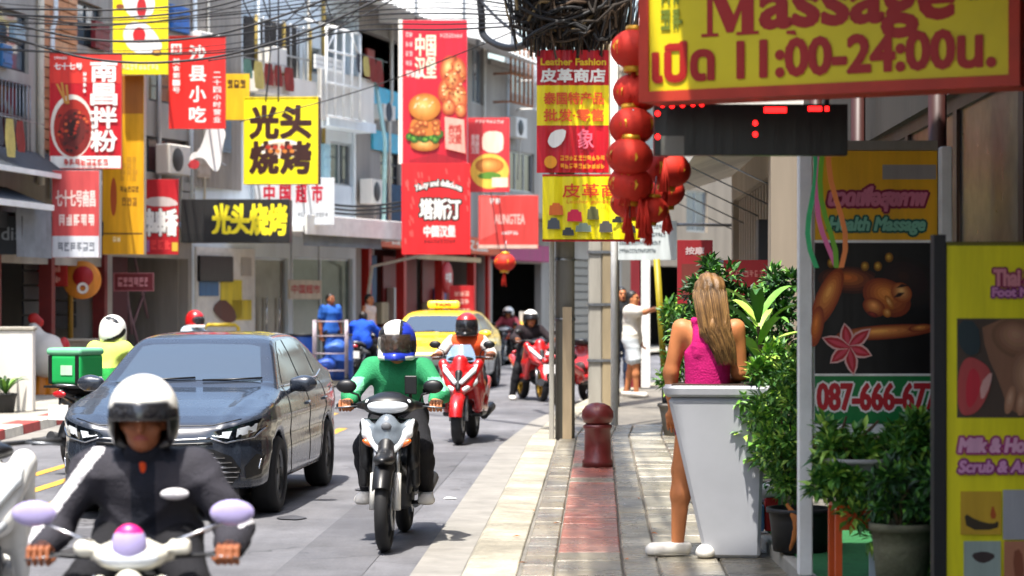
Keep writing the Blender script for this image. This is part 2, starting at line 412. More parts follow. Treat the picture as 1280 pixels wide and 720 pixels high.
# ================================================================ THE SETTING
ASPH = MW('asphalt', ('#727276', '#5c5c60'), .8, .3, 45, .38, .7, 0, .5, True)
ASPH2 = MW('asphalt_patch', ('#5c5c60', '#525256'), .85, .6, 55, .25, .5, 0, .6, True)
CONC = M('concrete', '#a29d92', .85, var=.22, scale=2.2, bump=.3, bscale=40)
CONC2 = MW('concrete_dark', ('#807b72', '#6b6760'), .8, .5, 40, .35, .4, 0)
def sheet(name, pts, z, mat, parent=None, kind='structure'):
    mb = MB(); mb.add([(x, y, z) for x, y in pts], [tuple(range(len(pts)))], mat); o = mb.build(name, parent)
    if o.data.polygons[0].normal.z < 0: o.data.flip_normals()
    if parent is None: o['kind'] = kind
    return o
def strip(name, A, B, z, mat, parent=None, kind='structure'):
    n = min(len(A), len(B)); mb = MB()
    mb.add([(x, y, z) for x, y in A[:n]]+[(x, y, z) for x, y in B[:n]], [(i, i+1, n+i+1, n+i) for i in range(n-1)], mat)
    o = mb.build(name, parent)
    if o.data.polygons[0].normal.z < 0: o.data.flip_normals()
    if parent is None: o['kind'] = kind
    return o
sheet('ground', [(-600, -200), (600, -200), (600, 900), (-600, 900)], -.03, CONC2)
KL = [(-6.1, -6), (-5.9, 29), (-5.3, 35), (-3.8, 40.5), (-1.9, 47), (.1, 56), (4.8, 66), (14, 78)]
KR = [(-.9, -6), (-.26, 12.6), (.2, 24), (.6, 29), (1.5, 36), (3.4, 43), (7.5, 52), (18, 62)]
FL = [(-8.7, -6), (-8.4, 31), (-7.2, 38.5), (-6.15, 41.5), (-3.47, 48), (-.64, 58), (3.5, 69), (12, 83)]
road = strip('road', KL, KR, 0, ASPH)
# lane dashes of worn yellow paint
YEL = M('road_yellow', '#c8993a', .8, var=.35, scale=5)
def dash(px, py, ln, wd=.12, ang=3):
    c = gp(px, py); a = R(ang); d = Vector((math.sin(a), math.cos(a), 0))*ln/2; s = Vector((math.cos(a), -math.sin(a), 0))*wd/2
    sheet('lane_dash', [(p.x, p.y) for p in (c-d-s, c-d+s, c+d+s, c+d-s)], .004, YEL, road)
for px, py in ((66, 606), (66, 587), (60, 632), (419, 540), (410, 520), (650, 470), (600, 470)): dash(px, py, 1.5)
# resurfaced trench and gutter beside the right-hand kerb
def off(L, d): return [(x+d, y) for x, y in L]
def kr(y, d=0.0):
    for (x0, y0), (x1, y1) in zip(KR, KR[1:]):
        if y0 <= y <= y1: return x0+(x1-x0)*(y-y0)/(y1-y0)+d
def kl(y, d=0.0):
    for (x0, y0), (x1, y1) in zip(KL, KL[1:]):
        if y0 <= y <= y1: return x0+(x1-x0)*(y-y0)/(y1-y0)+d
strip('gutter', [(kr(y, -.34), y) for y in range(6, 40)], [(kr(y, -.003), y) for y in range(6, 40)], .004, M('gutter_concrete', '#87847e', .85, var=.2, scale=3, bump=.3), road)
strip('asphalt_patch', [(kr(y, -1.15), y) for y in range(9, 24)], [(kr(y, -.62), y) for y in range(9, 24)], .004, ASPH2, road)
for i in range(16):                                     # oil drips and tyre-darkened blotches, worn into the asphalt
    cx_, cy_ = random.choice(((-1.0, random.uniform(10, 26)), (-2.6, random.uniform(10, 24)), (random.uniform(-4.5, -.8), random.uniform(9, 30)))); r_ = random.uniform(.06, .22); cx_ += random.uniform(-.25, .25)
    sheet('oil_stain', smooth_poly([(cx_+r_*random.uniform(.5, 1.1)*math.cos(k*.785), cy_+1.7*r_*random.uniform(.5, 1.1)*math.sin(k*.785)) for k in range(8)], 2), .0055+.0004*i, M('oil_stain', '#454549', .6, var=.25, scale=6), road)
sheet('asphalt_patch', [(-3.4, 14), (-2.2, 14.1), (-2.1, 15.2), (-3.3, 15.3)], .004, ASPH2, road)
MB().lathe([(0, .006), (.3, .006), (.3, .004), (.33, .004)], M('iron_cover', '#4b4744', .6, .6, var=.3), 24, c=(-2.6, 13.8, 0)).build('manhole_cover', road)
# right pavement: slab bed, kerb stones and paving slabs that can be picked apart
SWZ = .12
pav_r = strip('pavement_near', KR, [(x+9, y) for x, y in KR], SWZ-.022, CONC2)
TC = dict(red=[MW('slab_red%d' % i, (c, '#8d6b5e'), .33, 1.3, 35, .4, .4, .14) for i, c in enumerate(('#a25548', '#96503f', '#ab6656'))],
          cream=[MW('slab_cream%d' % i, (c, '#7f7868'), .33, 1.1, 35, .45, .4, .16) for i, c in enumerate(('#a09a89', '#8f8978', '#aaa494'))],
          grey=[MW('slab_grey%d' % i, (c, '#8d8470'), .33, 1.1, 35, .45, .4, .16) for i, c in enumerate(('#75736d', '#66645f', '#838078'))])
def slab_mesh(w, l, mats, seed):
    rg = random.Random(seed); t = .03; b = .008
    vs = [(-w/2, -l/2, -t), (w/2, -l/2, -t), (w/2, l/2, -t), (-w/2, l/2, -t)]
    vs += [(x*w/2, y*l/2, -b) for x, y in ((-1, -1), (1, -1), (1, 1), (-1, 1))]
    vs += [(x*(w/2-b), y*(l/2-b), rg.uniform(-.002, .002)) for x, y in ((-1, -1), (1, -1), (1, 1), (-1, 1))]
    mb = MB(); mb.add(vs, [(0, 1, 5, 4), (1, 2, 6, 5), (2, 3, 7, 6), (3, 0, 4, 7), (4, 5, 9, 8), (5, 6, 10, 9), (6, 7, 11, 10), (7, 4, 8, 11), (8, 9, 10, 11)], mats)
    o = mb.build('paving_slab', pav_r); return o
SLABS = {}
def slab(cx, cy, w, l, kind, rz, dz):
    i = random.randrange(3); key = (kind, i, round(w, 2), round(l, 2))
    if key not in SLABS: SLABS[key] = slab_mesh(w, l, TC[kind][i], len(SLABS)); o = SLABS[key]
    else: o = SLABS[key].copy(); put(o, pav_r)
    o.location = (cx, cy, SWZ+dz); o.rotation_euler = (random.uniform(-.004, .004), random.uniform(-.006, .006), rz)
COLS = [(.33, .52, 'grey', .48), (.52, .90, 'red', .42), (.90, 1.10, 'grey', .42), (1.10, 1.46, 'cream', .46), (1.46, 1.90, 'grey', .46), (1.90, 2.34, 'grey', .46)]
for d0, d1, kind, ln in COLS:
    y = 10.2+random.uniform(0, .3)
    while y < 26:
        k = kind
        if kind == 'red' and (y < 13.0 or y > 21.5 or abs(y-17.9) < .25 or abs(y-19.6) < .2): k = 'grey'
        if kind in ('cream', 'grey') and random.random() < .22: k = 'grey' if kind == 'cream' else 'cream'
        if not (d1 > 1.5 and 9.0 < y < 15.4 and d1 > 1.9):
            ang = -math.atan2(kr(y+.5)-kr(y-.5), 1)
            slab(kr(y, (d0+d1)/2), y, d1-d0-.012, ln-.012, k, ang, random.uniform(-.003, .003))
        y += ln
KST = MW('kerb_stone', ('#aba594', '#8f8979'), .75, 1.2, 35, .4, .5, .12)
kproto = None
y = 8.0
while y < 40:
    ang = -math.atan2(kr(y+.6)-kr(y-.6), 1.2)
    if kproto is None:
        mb = MB(); mb.prism([(0, -.02), (.31, -.02), (.31, SWZ-.006), (.03, SWZ+.002), (.006, SWZ-.02)], -.49, .49, KST); kproto = mb.build('kerb_stone', pav_r, bevel=.006); o = kproto
    else: o = kproto.copy(); put(o, pav_r)
    o.location = (kr(y), y, random.uniform(-.004, .004)); o.rotation_euler = (0, 0, ang); y += .995
# left pavement with red and white kerb stones
pav_l = strip('pavement_far', [(x-7, y) for x, y in KL], KL, SWZ-.002, CONC)
KW = [M('kerb_white', '#d8d3c6', .8, var=.2, scale=6), M('kerb_red', '#b04a44', .8, var=.25, scale=6)]
kp = []
for m in KW:
    mb = MB(); mb.prism([(-.28, -.02), (.012, -.02), (.004, SWZ), (-.02, SWZ+.008), (-.28, SWZ+.008)], -.44, .44, m); kp.append(mb.build('kerb_stone', pav_l, bevel=.006))
y = 22.0; i = 0
while y < 52:
    ang = -math.atan2(kl(y+.6)-kl(y-.6), 1.2); o = kp[i % 2] if i < 2 else kp[i % 2].copy()
    if i >= 2: put(o, pav_l)
    o.location = (kl(y), y, 0); o.rotation_euler = (0, 0, ang); y += .9*math.cos(ang)+.02; i += 1
strip('gutter', [(kl(y), y) for y in range(18, 50)], [(kl(y, .35), y) for y in range(18, 50)], .004, M('gutter_concrete'), road)

# ---------------------------------------------------------------- buildings
def wallmesh(u0, u1, z0, z1, holes, mat, y0=0, y1=.2):
    us = sorted({u0, u1}|{min(max(h[i], u0), u1) for h in holes for i in (0, 1)}); zs = sorted({z0, z1}|{min(max(h[i], z0), z1) for h in holes for i in (2, 3)})
    mb = MB()
    for za, zb in zip(zs, zs[1:]):
        run = None
        for ua, ub in list(zip(us, us[1:]))+[(None, None)]:
            free = ua is not None and not any(h[0] < (ua+ub)/2 < h[1] and h[2] < (za+zb)/2 < h[3] for h in holes)
            if free: run = (run[0] if run else ua, ub)
            elif run: mb.box((run[0], y0, za), (run[1], y1, zb), mat); run = None
    return mb
class House:
    def __init__(s, name, label, a, b, h, mat, cat='building', depth=7):
        s.a = Vector((*a, 0)); s.b = Vector((*b, 0)); s.d = (s.b-s.a); s.L = s.d.length; s.d.normalize(); s.h = h; s.mat = mat; s.depth = depth
        s.o = empty(name, label, cat, s.a, math.atan2(s.d.y, s.d.x)); s.holes = []
    def u(s, px, off=0.0):                              # where a column of the photo meets the facade plane (off metres in front)
        n = Vector((s.d.y, -s.d.x, 0)); a = s.a+n*off; r = Vector(((px-CX)/F, 1, 0))
        return (a.x*r.y-a.y*r.x)/(r.x*s.d.y-r.y*s.d.x)
    def Y(s, u, off=0.0): return (s.a+s.d*u+Vector((s.d.y, -s.d.x, 0))*off).y
    def z(s, u, py, off=0.0): return H-(py-HY)/F*s.Y(u, off)
    def rect(s, x0, y0, x1, y1, off=0.0):
        u0, u1 = s.u(x0, off), s.u(x1, off); m = (u0+u1)/2; return u0, u1, s.z(m, y1, off), s.z(m, y0, off)
    def box(s, name, r, d0, d1, mat, parent=None, bevel=0):   # box on the facade: r=(u0,u1,z0,z1), from d0 to d1 (negative = in front)
        mb = MB(); mb.box((r[0], d0, r[2]), (r[1], d1, r[3]), mat); return mb.build(name, parent or s.o, bevel=bevel)
    def window(s, r, frame, pane, mull=1, rows=1, depth=.1, grille=None, label=None):
        s.holes.append(r); u0, u1, z0, z1 = r; mb = MB(); t = .05
        for q in ((u0, u1, z0, z0+t), (u0, u1, z1-t, z1), (u0, u0+t, z0+t, z1-t), (u1-t, u1, z0+t, z1-t)): mb.box((q[0], depth-.03, q[2]), (q[1], depth+.03, q[3]), frame)
        for i in range(1, mull+1):
            uu = u0+(u1-u0)*i/(mull+1); mb.box((uu-.02, depth-.028, z0+t), (uu+.02, depth+.028, z1-t), frame)
        for i in range(1, rows):
            zz = z0+(z1-z0)*i/rows; mb.box((u0+t, depth-.026, zz-.02), (u1-t, depth+.026, zz+.02), frame)
        f = mb.build('window', s.o)
        for i in range(mull+1):
            a = u0+(u1-u0)*i/(mull+1)+.021; b = u0+(u1-u0)*(i+1)/(mull+1)-.021
            mb = MB(); mb.box((a, depth-.004, z0+t), (b, depth+.004, z1-t), pane); mb.build('pane', f)
        if grille:
            mb = MB(); n = max(2, int((u1-u0)/.14))
            for i in range(n+1): uu = u0+(u1-u0)*i/n; mb.tube([(uu, -.05, z0), (uu, -.05, z1)], .012, grille, 5)
            for zz in (z0, (z0+z1)/2, z1): mb.tube([(u0, -.05, zz), (u1, -.05, zz)], .012, grille, 5)
            mb.build('window_grille', f)
        return f
    def finish(s, inner=None, roof=None, z0=0.0):
        s.wall = wallmesh(0, s.L, z0, s.h, s.holes, s.mat).build('wall', s.o)
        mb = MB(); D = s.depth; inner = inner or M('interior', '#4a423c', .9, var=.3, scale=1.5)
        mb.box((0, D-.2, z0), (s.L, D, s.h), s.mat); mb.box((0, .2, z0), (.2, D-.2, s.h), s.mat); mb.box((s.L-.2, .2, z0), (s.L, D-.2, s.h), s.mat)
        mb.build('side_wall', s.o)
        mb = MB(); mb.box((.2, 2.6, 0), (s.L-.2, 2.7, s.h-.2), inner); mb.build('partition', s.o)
        mb = MB()
        for zz in (3.0, 6.0): mb.box((.2, .2, zz), (s.L-.2, D-.2, zz+.18), s.mat)
        mb.build('floor_slab', s.o)
        mb = MB(); mb.box((-.05, -.1, s.h), (s.L+.05, D, s.h+.15), roof or s.mat); mb.build('roof', s.o)
W_OFF = M('plaster_offwhite', '#e0dcd3', .85, var=.2, scale=1.2, bump=.2, streak=True)
W_BLUE = M('plaster_pale_blue', '#d6e0e6', .85, var=.15, scale=1.2, bump=.2, streak=True)
W_GREY = M('plaster_grey', '#a5a098', .9, var=.25, scale=1.5, bump=.2, streak=True)
W_DARK = M('plaster_dark', '#a09a92', .9, var=.3, scale=1.5, bump=.2, streak=True)
W_BEIGE = M('plaster_beige', '#9c8f7e', .85, var=.2, scale=1.4, bump=.2, streak=True)
ALU = M('aluminium', '#b5b8ba', .4, .7, var=.12, scale=5)
WHT = M('white_steel', '#ebebe8', .5, var=.12, scale=4)
PANE = M('dark_pane', '#1a2226', .07, var=.1, coat=.6, spec=.8)
PANE2 = M('blue_grey_pane', '#5d6c78', .1, var=.25, scale=2, coat=.6, spec=.8)
BRICK_M = [M('brick_orange%d' % i, c, .8, var=.2, scale=8) for i, c in enumerate(('#c08a66', '#b57c58', '#c99a78'))]
AQUA = M('aqua_panel', '#3fb7d6', .5, var=.15, scale=3)
RUST = M('rust_orange_steel', '#a4653a', .7, var=.3, scale=8)
REDP = M('red_shop_paint', '#b32217', .5, var=.15, scale=3)
ORG = M('orange_shop_paint', '#d5531c', .5, var=.12, scale=3)
CORR = M('corrugated_grey', '#8f959c', .5, .5, var=.2, scale=3)
def louvre(H_, r, y, mat, n, name='shutter_slat', parent=None, t=.02):
    par = parent or H_.o; u0, u1, z0, z1 = r; dz = (z1-z0)/n
    me = None
    for i in range(n):
        if me is None:
            mb = MB(); mb.box((u0, -t, 0), (u1, t, dz*.88), mat); o = mb.build(name, par, bevel=.006); me = o.data
        else: o = bpy.data.objects.new(name, me); put(o, par)
        o.location = (0, y, z0+i*dz)
def corrugated(name, parent, u0, u1, y0, z0, y1, z1, mat, pitch=.12, amp=.02, t=.01):
    mb = MB(); n = max(3, int((u1-u0)/pitch)); vs = []
    for i in range(2*n+1):
        u = u0+(u1-u0)*i/(2*n); d = amp if i % 2 else -amp
        nn = Vector((0, -(z1-z0), (y1-y0))).normalized()
        vs += [(u, y0+nn.y*d, z0+nn.z*d), (u, y1+nn.y*d, z1+nn.z*d), (u, y0+nn.y*(d-t), z0+nn.z*(d-t)), (u, y1+nn.y*(d-t), z1+nn.z*(d-t))]
    fs = []
    for i in range(2*n):
        a = i*4; fs += [(a, a+1, a+5, a+4), (a+2, a+6, a+7, a+3), (a, a+4, a+6, a+2), (a+1, a+3, a+7, a+5)]
    mb.add(vs, fs, mat); return mb.build(name, parent)

# --- house 1: dark open eatery at the left edge, grey awning, brick strip and grey windows above
h1 = House('shophouse', 'dark open-front eatery under a grey metal awning at the left edge', FL[1], FL[2], 10.5, W_GREY)
G = h1.rect(-40, 330, 128, 520); h1.holes.append((.3, h1.L-.25, 0, G[3]))
h1.window(h1.rect(-30, 8, 36, 84), M('frame_dark', '#30343a', .5), PANE2, 1, 2)
h1.window(h1.rect(-30, 100, 34, 186), M('frame_dark'), PANE, 1, 1, grille=STL)
h1.window(h1.rect(96, 4, 128, 60), M('frame_dark'), PANE2, 1, 2)
br = h1.rect(48, -60, 94, 190); bw, bh = (br[1]-br[0])/4, .17
bm_ = [None]*3
zz = br[2]; row = 0
while zz < br[3]:
    for i in range(4):
        k = random.randrange(3)
        if bm_[k] is None:
            mb = MB(); mb.box((0, 0, 0), (bw-.015, .05, bh-.018), BRICK_M[k]); o = mb.build('brick', h1.o, bevel=.006); bm_[k] = o.data
        else: o = bpy.data.objects.new('brick', bm_[k]); put(o, h1.o)
        o.location = (br[0]+i*bw, -.05+random.uniform(0, .008), zz)
    zz += bh; row += 1
MB().tube([(br[0]-.09, -.08, br[2]-.6), (br[0]-.09, -.08, 10.2)], .06, M('drain_pipe', '#d8d2c4', .5)).build('drain_pipe', h1.o)
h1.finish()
aw = h1.rect(-40, 196, 126, 330)
a1 = h1.rect(-40, 196, 124, 212, .55); a2 = h1.rect(-40, 236, 64, 250, .75); f1 = h1.rect(24, 256, 66, 322, .5)
corrugated('awning', h1.o, .1, a1[1], -.55, a1[3]-.25, -.02, a1[3]+.15, M('awning_dark', '#43474d', .6, .3, var=.2), .16)
MB().box((.1, -.6, a1[3]-.3), (a1[1], -.54, a1[3]-.22), WHT).build('awning_edge', h1.o)
corrugated('awning', h1.o, .1, a2[1], -.75, a2[3]-.2, -.02, a2[3]+.1, M('awning_dark'), .16)
MB().box((.1, -.8, a2[3]-.26), (a2[1], -.74, a2[3]-.17), WHT).build('awning_edge', h1.o)
corrugated('fascia', h1.o, f1[0], f1[1], -.5, f1[2], -.48, f1[3], CORR, .22, .035)
h1.box('bulkhead', (.1, h1.L-.1, 2.75, a2[3]-.3), -.3, -.003, M('bulkhead_dark', '#34373c', .7, var=.2))
for uu in (.15, h1.L*.32, h1.L*.62, h1.L-.35):
    MB().box((uu, -.06, 0), (uu+.16, .16, 3.0), M('pillar_maroon', '#6d1d1c', .6, var=.2)).build('pillar', h1.o)
for uu in (h1.L*.7, h1.L*.86): MB().tube([(uu, .3, 0), (uu, .3, 3)], .05, M('pole_mustard', '#96701c', .6)).build('pole', h1.o)
for i in range(7):
    uu = .8+i*.95; z0 = random.uniform(.4, 1.2)
    MB().box((uu, 1.6+random.uniform(0, .6), z0), (uu+random.uniform(.3, .7), 2.3, z0+random.uniform(.5, 1.1)), random.choice([P('#3a4a7a'), P('#8a8478'), P('#5a2a22'), P('#2c3a32'), P('#aaa294'), P('#803020')])).build('shelf_goods', h1.o)
louvre(h1, (h1.L*.64, h1.L*.96, 1.15, 2.4), .5, DGR, 5, 'glazing_bar')

# --- house 2: maroon-fronted shop
h2 = House('shophouse', 'narrow shop with a maroon interior behind the green delivery bike', FL[2], FL[3], 10.5, W_DARK)
h2.holes.append((.15, h2.L-.15, 0, h2.z(1.5, 322)))
h2.window(h2.rect(186, 60, 236, 130), M('frame_dark'), PANE, 2, 1)
h2.window(h2.rect(140, 170, 236, 215), M('frame_dark'), M('pane_rose', '#7a5350', .2, var=.3, scale=3), 3, 1)
MAR = M('maroon_panel', '#4d1722', .6, var=.2, scale=2)
h2.finish(MAR)
MB().box((.16, .5, 0), (h2.L*.5, .56, 2.9), MAR).build('door_panel', h2.o)
s_ = h2.rect(142, 340, 192, 364)
for i, a in enumerate(((.55, 2.5, 1.0, 1.0), (1.0, 2.7, 1.9, 1.3), (.7, 1.7, 1.5, .6), (1.1, 1.2, 1.9, 2.0))):
    MB().tube([(h2.L*.5+a[0]*.7-.2, .7, a[1]), (h2.L*.5+a[2]*.7-.2, .7, a[3])], .03, P('#8d6f78')).build('line_ornament', h2.o)
corrugated('canopy', h2.o, .1, h2.L-.1, -.35, 3.0, 0, 3.15, CORR, .14)
louvre(h2, h2.rect(186, 225, 240, 300), -.05, W_GREY, 6, 'vent_slat')

# --- house 3: white shop front with poster wall, glass doors and white awning; pale blue upper storeys
h3 = House('shophouse', 'white-fronted shop with glass doors and a long white awning', FL[3], FL[4], 10.0, W_BLUE)
d1 = h3.rect(319, 322, 360, 470); d1 = (d1[0], d1[1], .15, d1[3]); d2 = h3.rect(366, 322, 441, 470); d2 = (d2[0], d2[1], .15, d2[3])
SHADEG = M('shop_glass', '#56675e', .08, var=.2, scale=2, coat=.5, spec=.8)
h3.window(d1, ALU, M('shop_glass_warm', '#7b7566', .1, var=.2, scale=2, coat=.4), 0)
h3.window(d2, ALU, SHADEG, 1)
h3.window(h3.rect(413, 178, 441, 232), ALU, PANE, 1)
h3.window(h3.rect(384, 60, 402, 92), ALU, PANE2, 0)
big = h3.rect(404, 22, 443, 104); h3.holes.append(big)
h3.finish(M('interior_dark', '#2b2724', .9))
pw = h3.rect(243, 310, 316, 470); h3.box('poster_wall', (pw[0], pw[1], 0, pw[3]), -.05, -.003, M('wall_white_paint', '#d9d6d0', .7, var=.12))
h3.box('television', h3.rect(249, 320, 291, 352, .1), -.12, -.055, BLK, bevel=.01)
for (x0, y0, x1, y1), c in (((249, 352, 273, 370), '#3f6e9c'), ((276, 350, 302, 398), '#d8c224'), ((289, 375, 314, 400), '#cdb41c'), ((302, 322, 314, 345), '#aaa49c')):
    r = h3.rect(x0, y0, x1, y1, .06); h3.box('poster', r, -.07, -.052, P(c))
MB().prism(smooth_poly([(h3.u(x, .07), h3.z(h3.u(x, .07), yy, .07)) for x, yy in ((265, 385), (278, 372), (292, 385), (296, 400), (284, 405), (272, 396))], 1), -.085, -.072, P('#5c2a1c')).build('poster_dish', h3.o)
r = h3.rect(361, 350, 401, 374, .7); h3.box('shop_board', r, -.72, -.68, P('#b6a68e'), bevel=.005)
lettering(h3.o, '中国超市', r[0]+.08, r[2]+.12, r[1]-.08, r[3]-.1, P('#a33022'), .008, -.725)
for uu in (r[0]+.1, r[1]-.1): MB().tube([(uu, -.7, r[3]), (uu, -.7, 2.9)], .012, STL, 5).build('hanger', h3.o)
for px in (336, 352): MB().tube([(h3.u(px), .05, 1.0), (h3.u(px), .05, 1.7)], .018, CHR, 6).build('door_handle', h3.o)
aw3 = h3.rect(280, 285, 500, 312); zt = aw3[3]
mb = MB(); mb.box((h3.u(285), -1.7, 2.98), (h3.L+.9, -.02, 3.1), WHT); mb.build('awning', h3.o, bevel=.01)
mb = MB(); mb.box((h3.u(285), -1.76, 2.93), (h3.L+.9, -1.705, 3.32), WHT); mb.build('awning_fascia', h3.o, bevel=.01)
corrugated('awning_valance', h3.o, h3.u(292), h3.L*.72, -1.6, 2.72, -1.58, 2.97, CORR, .13, .02)
MB().tube([(h3.L+.85, -1.6, 3.05), (h3.L+1.1, -1.3, 2.7), (h3.L+.2, -.3, 2.4), (h3.L-.1, -.1, 0)], .04, M('drain_pipe'), 8).build('drain_pipe', h3.o)
led = h3.rect(395, 158, 500, 168); h3.box('ledge', (h3.u(385), h3.L, led[2], led[2]+.2), -.5, -.003, W_BLUE)
bal = h3.rect(380, 95, 448, 156); h3.box('balcony_wall', (h3.u(378), h3.L, bal[2], bal[3]), -.45, -.36, W_OFF)
rl = h3.rect(380, 92, 402, 100); louvre(h3, (h3.u(372), h3.u(408), bal[3], bal[3]+.3), -.4, WHT, 3, 'railing')
cl_ = h3.rect(240, 20, 300, 236)
corrugated('cladding', h3.o, cl_[0]-.05, cl_[1], -.06, cl_[2], -.05, cl_[3]+1.5, M('cladding_brown', '#a59c92', .6, .3, var=.25, scale=2, streak=True), .16, .022)
pb_ = h3.rect(304, 28, 372, 118); h3.box('balcony_shade_panel', (pb_[0], pb_[1], pb_[2]+.3, pb_[3]), -.04, -.003, M('recess_shade', '#322f2d', .8, var=.3))  # flat panel before the wall; the balcony's shade is its dark colour
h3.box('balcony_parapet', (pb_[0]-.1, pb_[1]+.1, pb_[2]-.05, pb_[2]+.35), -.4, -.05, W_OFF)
for i in range(9): uu = pb_[0]+(pb_[1]-pb_[0])*i/8; MB().tube([(uu, -.3, pb_[2]+.3), (uu, -.3, pb_[3])], .018 if i % 4 else .035, ALU if i % 4 else M('pipe_ochre', '#8a7532', .6), 6).build('balcony_bar', h3.o)
for zz in (pb_[2]+.8, pb_[3]-.05): MB().tube([(pb_[0], -.3, zz), (pb_[1], -.3, zz)], .02, ALU, 6).build('balcony_bar', h3.o)
MB().box((pb_[0]+.3, -.46, pb_[2]+.4), (pb_[0]+1.0, -.1, pb_[2]+.9), W_OFF).build('air_conditioner', h3.o, bevel=.02)
cg = h3.rect(408, 38, 450, 148, .6)
mb = MB()
for i in range(5):
    uu = cg[0]+(cg[1]-cg[0])*i/4; mb.tube([(uu, -.6, cg[2]), (uu, -.6, cg[3])], .03, WHT, 6); mb.tube([(uu, -.6, cg[3]), (uu, -.02, cg[3]+.2)], .025, WHT, 6)
for zz in (cg[2], cg[2]+.7, cg[3]-.5, cg[3]): mb.tube([(cg[0], -.6, zz), (cg[1], -.6, zz)], .03, WHT, 6)
mb.tube([(cg[0], -.6, cg[3]-.5), (cg[0]+.5, -.6, cg[3])], .025, WHT, 6); mb.tube([(cg[1], -.6, cg[3]-.5), (cg[1]-.5, -.6, cg[3])], .025, WHT, 6)
mb.build('balcony_cage', h3.o)
MB().tube([(h3.u(402), -.05, 3.4), (h3.u(402), -.05, 9)], .045, M('pipe_ochre', '#8a7532', .6)).build('drain_pipe', h3.o)
MB().tube([(h3.u(454), -.5, 3.3), (h3.u(454)+.1, -.5, 5.2), (h3.u(450), -.3, 7)], .05, M('pipe_pale_aqua', '#a8d2d2', .5)).build('drain_pipe', h3.o)

# --- house 4: orange-red shop front, dark balcony with blue panels, big white roof
h4 = House('shophouse', 'orange-red shop front below a dark balcony with blue panels and a white roof', FL[4], FL[5], 8.6, W_DARK)
sf = h4.rect(456, 330, 604, 470); h4.holes.append((.35, h4.L-.35, 0, 3.0))
bb = h4.rect(446, 44, 500, 120); h4.holes.append((.1, 4.6, bb[2], bb[3]))
h4.window(h4.rect(476, 190, 500, 236), M('frame_dark'), PANE, 2, 3)
h4.window(h4.rect(590, 60, 604, 130), ALU, PANE2, 0)
h4.finish(M('interior_red', '#5a2018', .9, var=.3))
h4.box('blue_panel', (.0, 4.5, h4.z(2, 146), h4.z(2, 112)), -.06, -.003, AQUA)
h4.box('blue_panel', (1.0, 4.5, h4.z(2, 190), h4.z(2, 166)), -.06, -.003, AQUA)
h4.box('blue_wall', (1.6, 4.6, 3.3, h4.z(3, 232)), -.03, -.003, M('wall_blue', '#35506a', .8, var=.25))
for i in range(2):
    u_ = .6+2.3*i; mb = MB(); mb.box((u_, -.45, h4.z(1, 150)), (u_+.8, -.07, h4.z(1, 132)), W_OFF); mb.lathe([(.0, -.46), (.2, -.46), (.22, -.452)], DGR, 16, 'y', (u_+.35, 0, h4.z(1, 141))); mb.build('air_conditioner', h4.o, bevel=.01)
rz_ = h4.z(3, 30); corrugated('roof_sheet', h4.o, -1.5, h4.L+1.5, -1.2, rz_-.1, 6, rz_+1.9, WHT, .3, .02)
h4.box('balcony_clothes', (1.6, 2.1, h4.z(2, 98), h4.z(2, 62)), .3, .36, P('#a8342c')); h4.box('balcony_clothes', (2.3, 2.7, h4.z(2, 104), h4.z(2, 70)), .3, .34, P('#2a6a5a'))
h4.box('shop_fascia', (.0, h4.L, 2.85, 3.28), -.35, -.003, ORG, bevel=.01)
lettering(h4.o, '塔斯汀中国汉堡', 1.0, 2.93, h4.L-1.2, 3.2, P('#f0e4d0'), .01, -.355)
for px in (456, 500, 548, 588, 606):
    uu = max(.02, min(h4.u(px), h4.L-.2)); h4.box('pillar', (uu, uu+.18, 0, 2.85), -.1, .1, REDP)
for x0, x1, c in ((462, 496, '#2f5c86'), (504, 545, '#7a1c18'), (552, 585, '#8f2a1e')):
    r = h4.rect(x0, 345, x1, 470); h4.box('shop_panel', (r[0], r[1], .1, 2.7), .5, .55, P(c))
for i in range(10): h4.box('shelf_goods', (.8+i*.9, .8+i*.9+.5, .5+.3*(i % 3), .9+.35*(i % 4)), .3, .48, random.choice([P('#4464a0'), P('#c9b890'), P('#8a2a1a'), P('#d8d4c8')]))
MB().lathe([(0, -.16), (.38, -.16), (.4, -.12), (.4, -.1)], P('#c8201c'), 28, 'y', (h4.u(553), 0, h4.z(h4.u(553), 347))).build('round_plaque', h4.o)
lettering(h4.o, '中国', h4.u(553)-.24, h4.z(h4.u(553), 347)-.12, h4.u(553)+.24, h4.z(h4.u(553), 347)+.12, P('#f3e8d8'), .01, -.165)

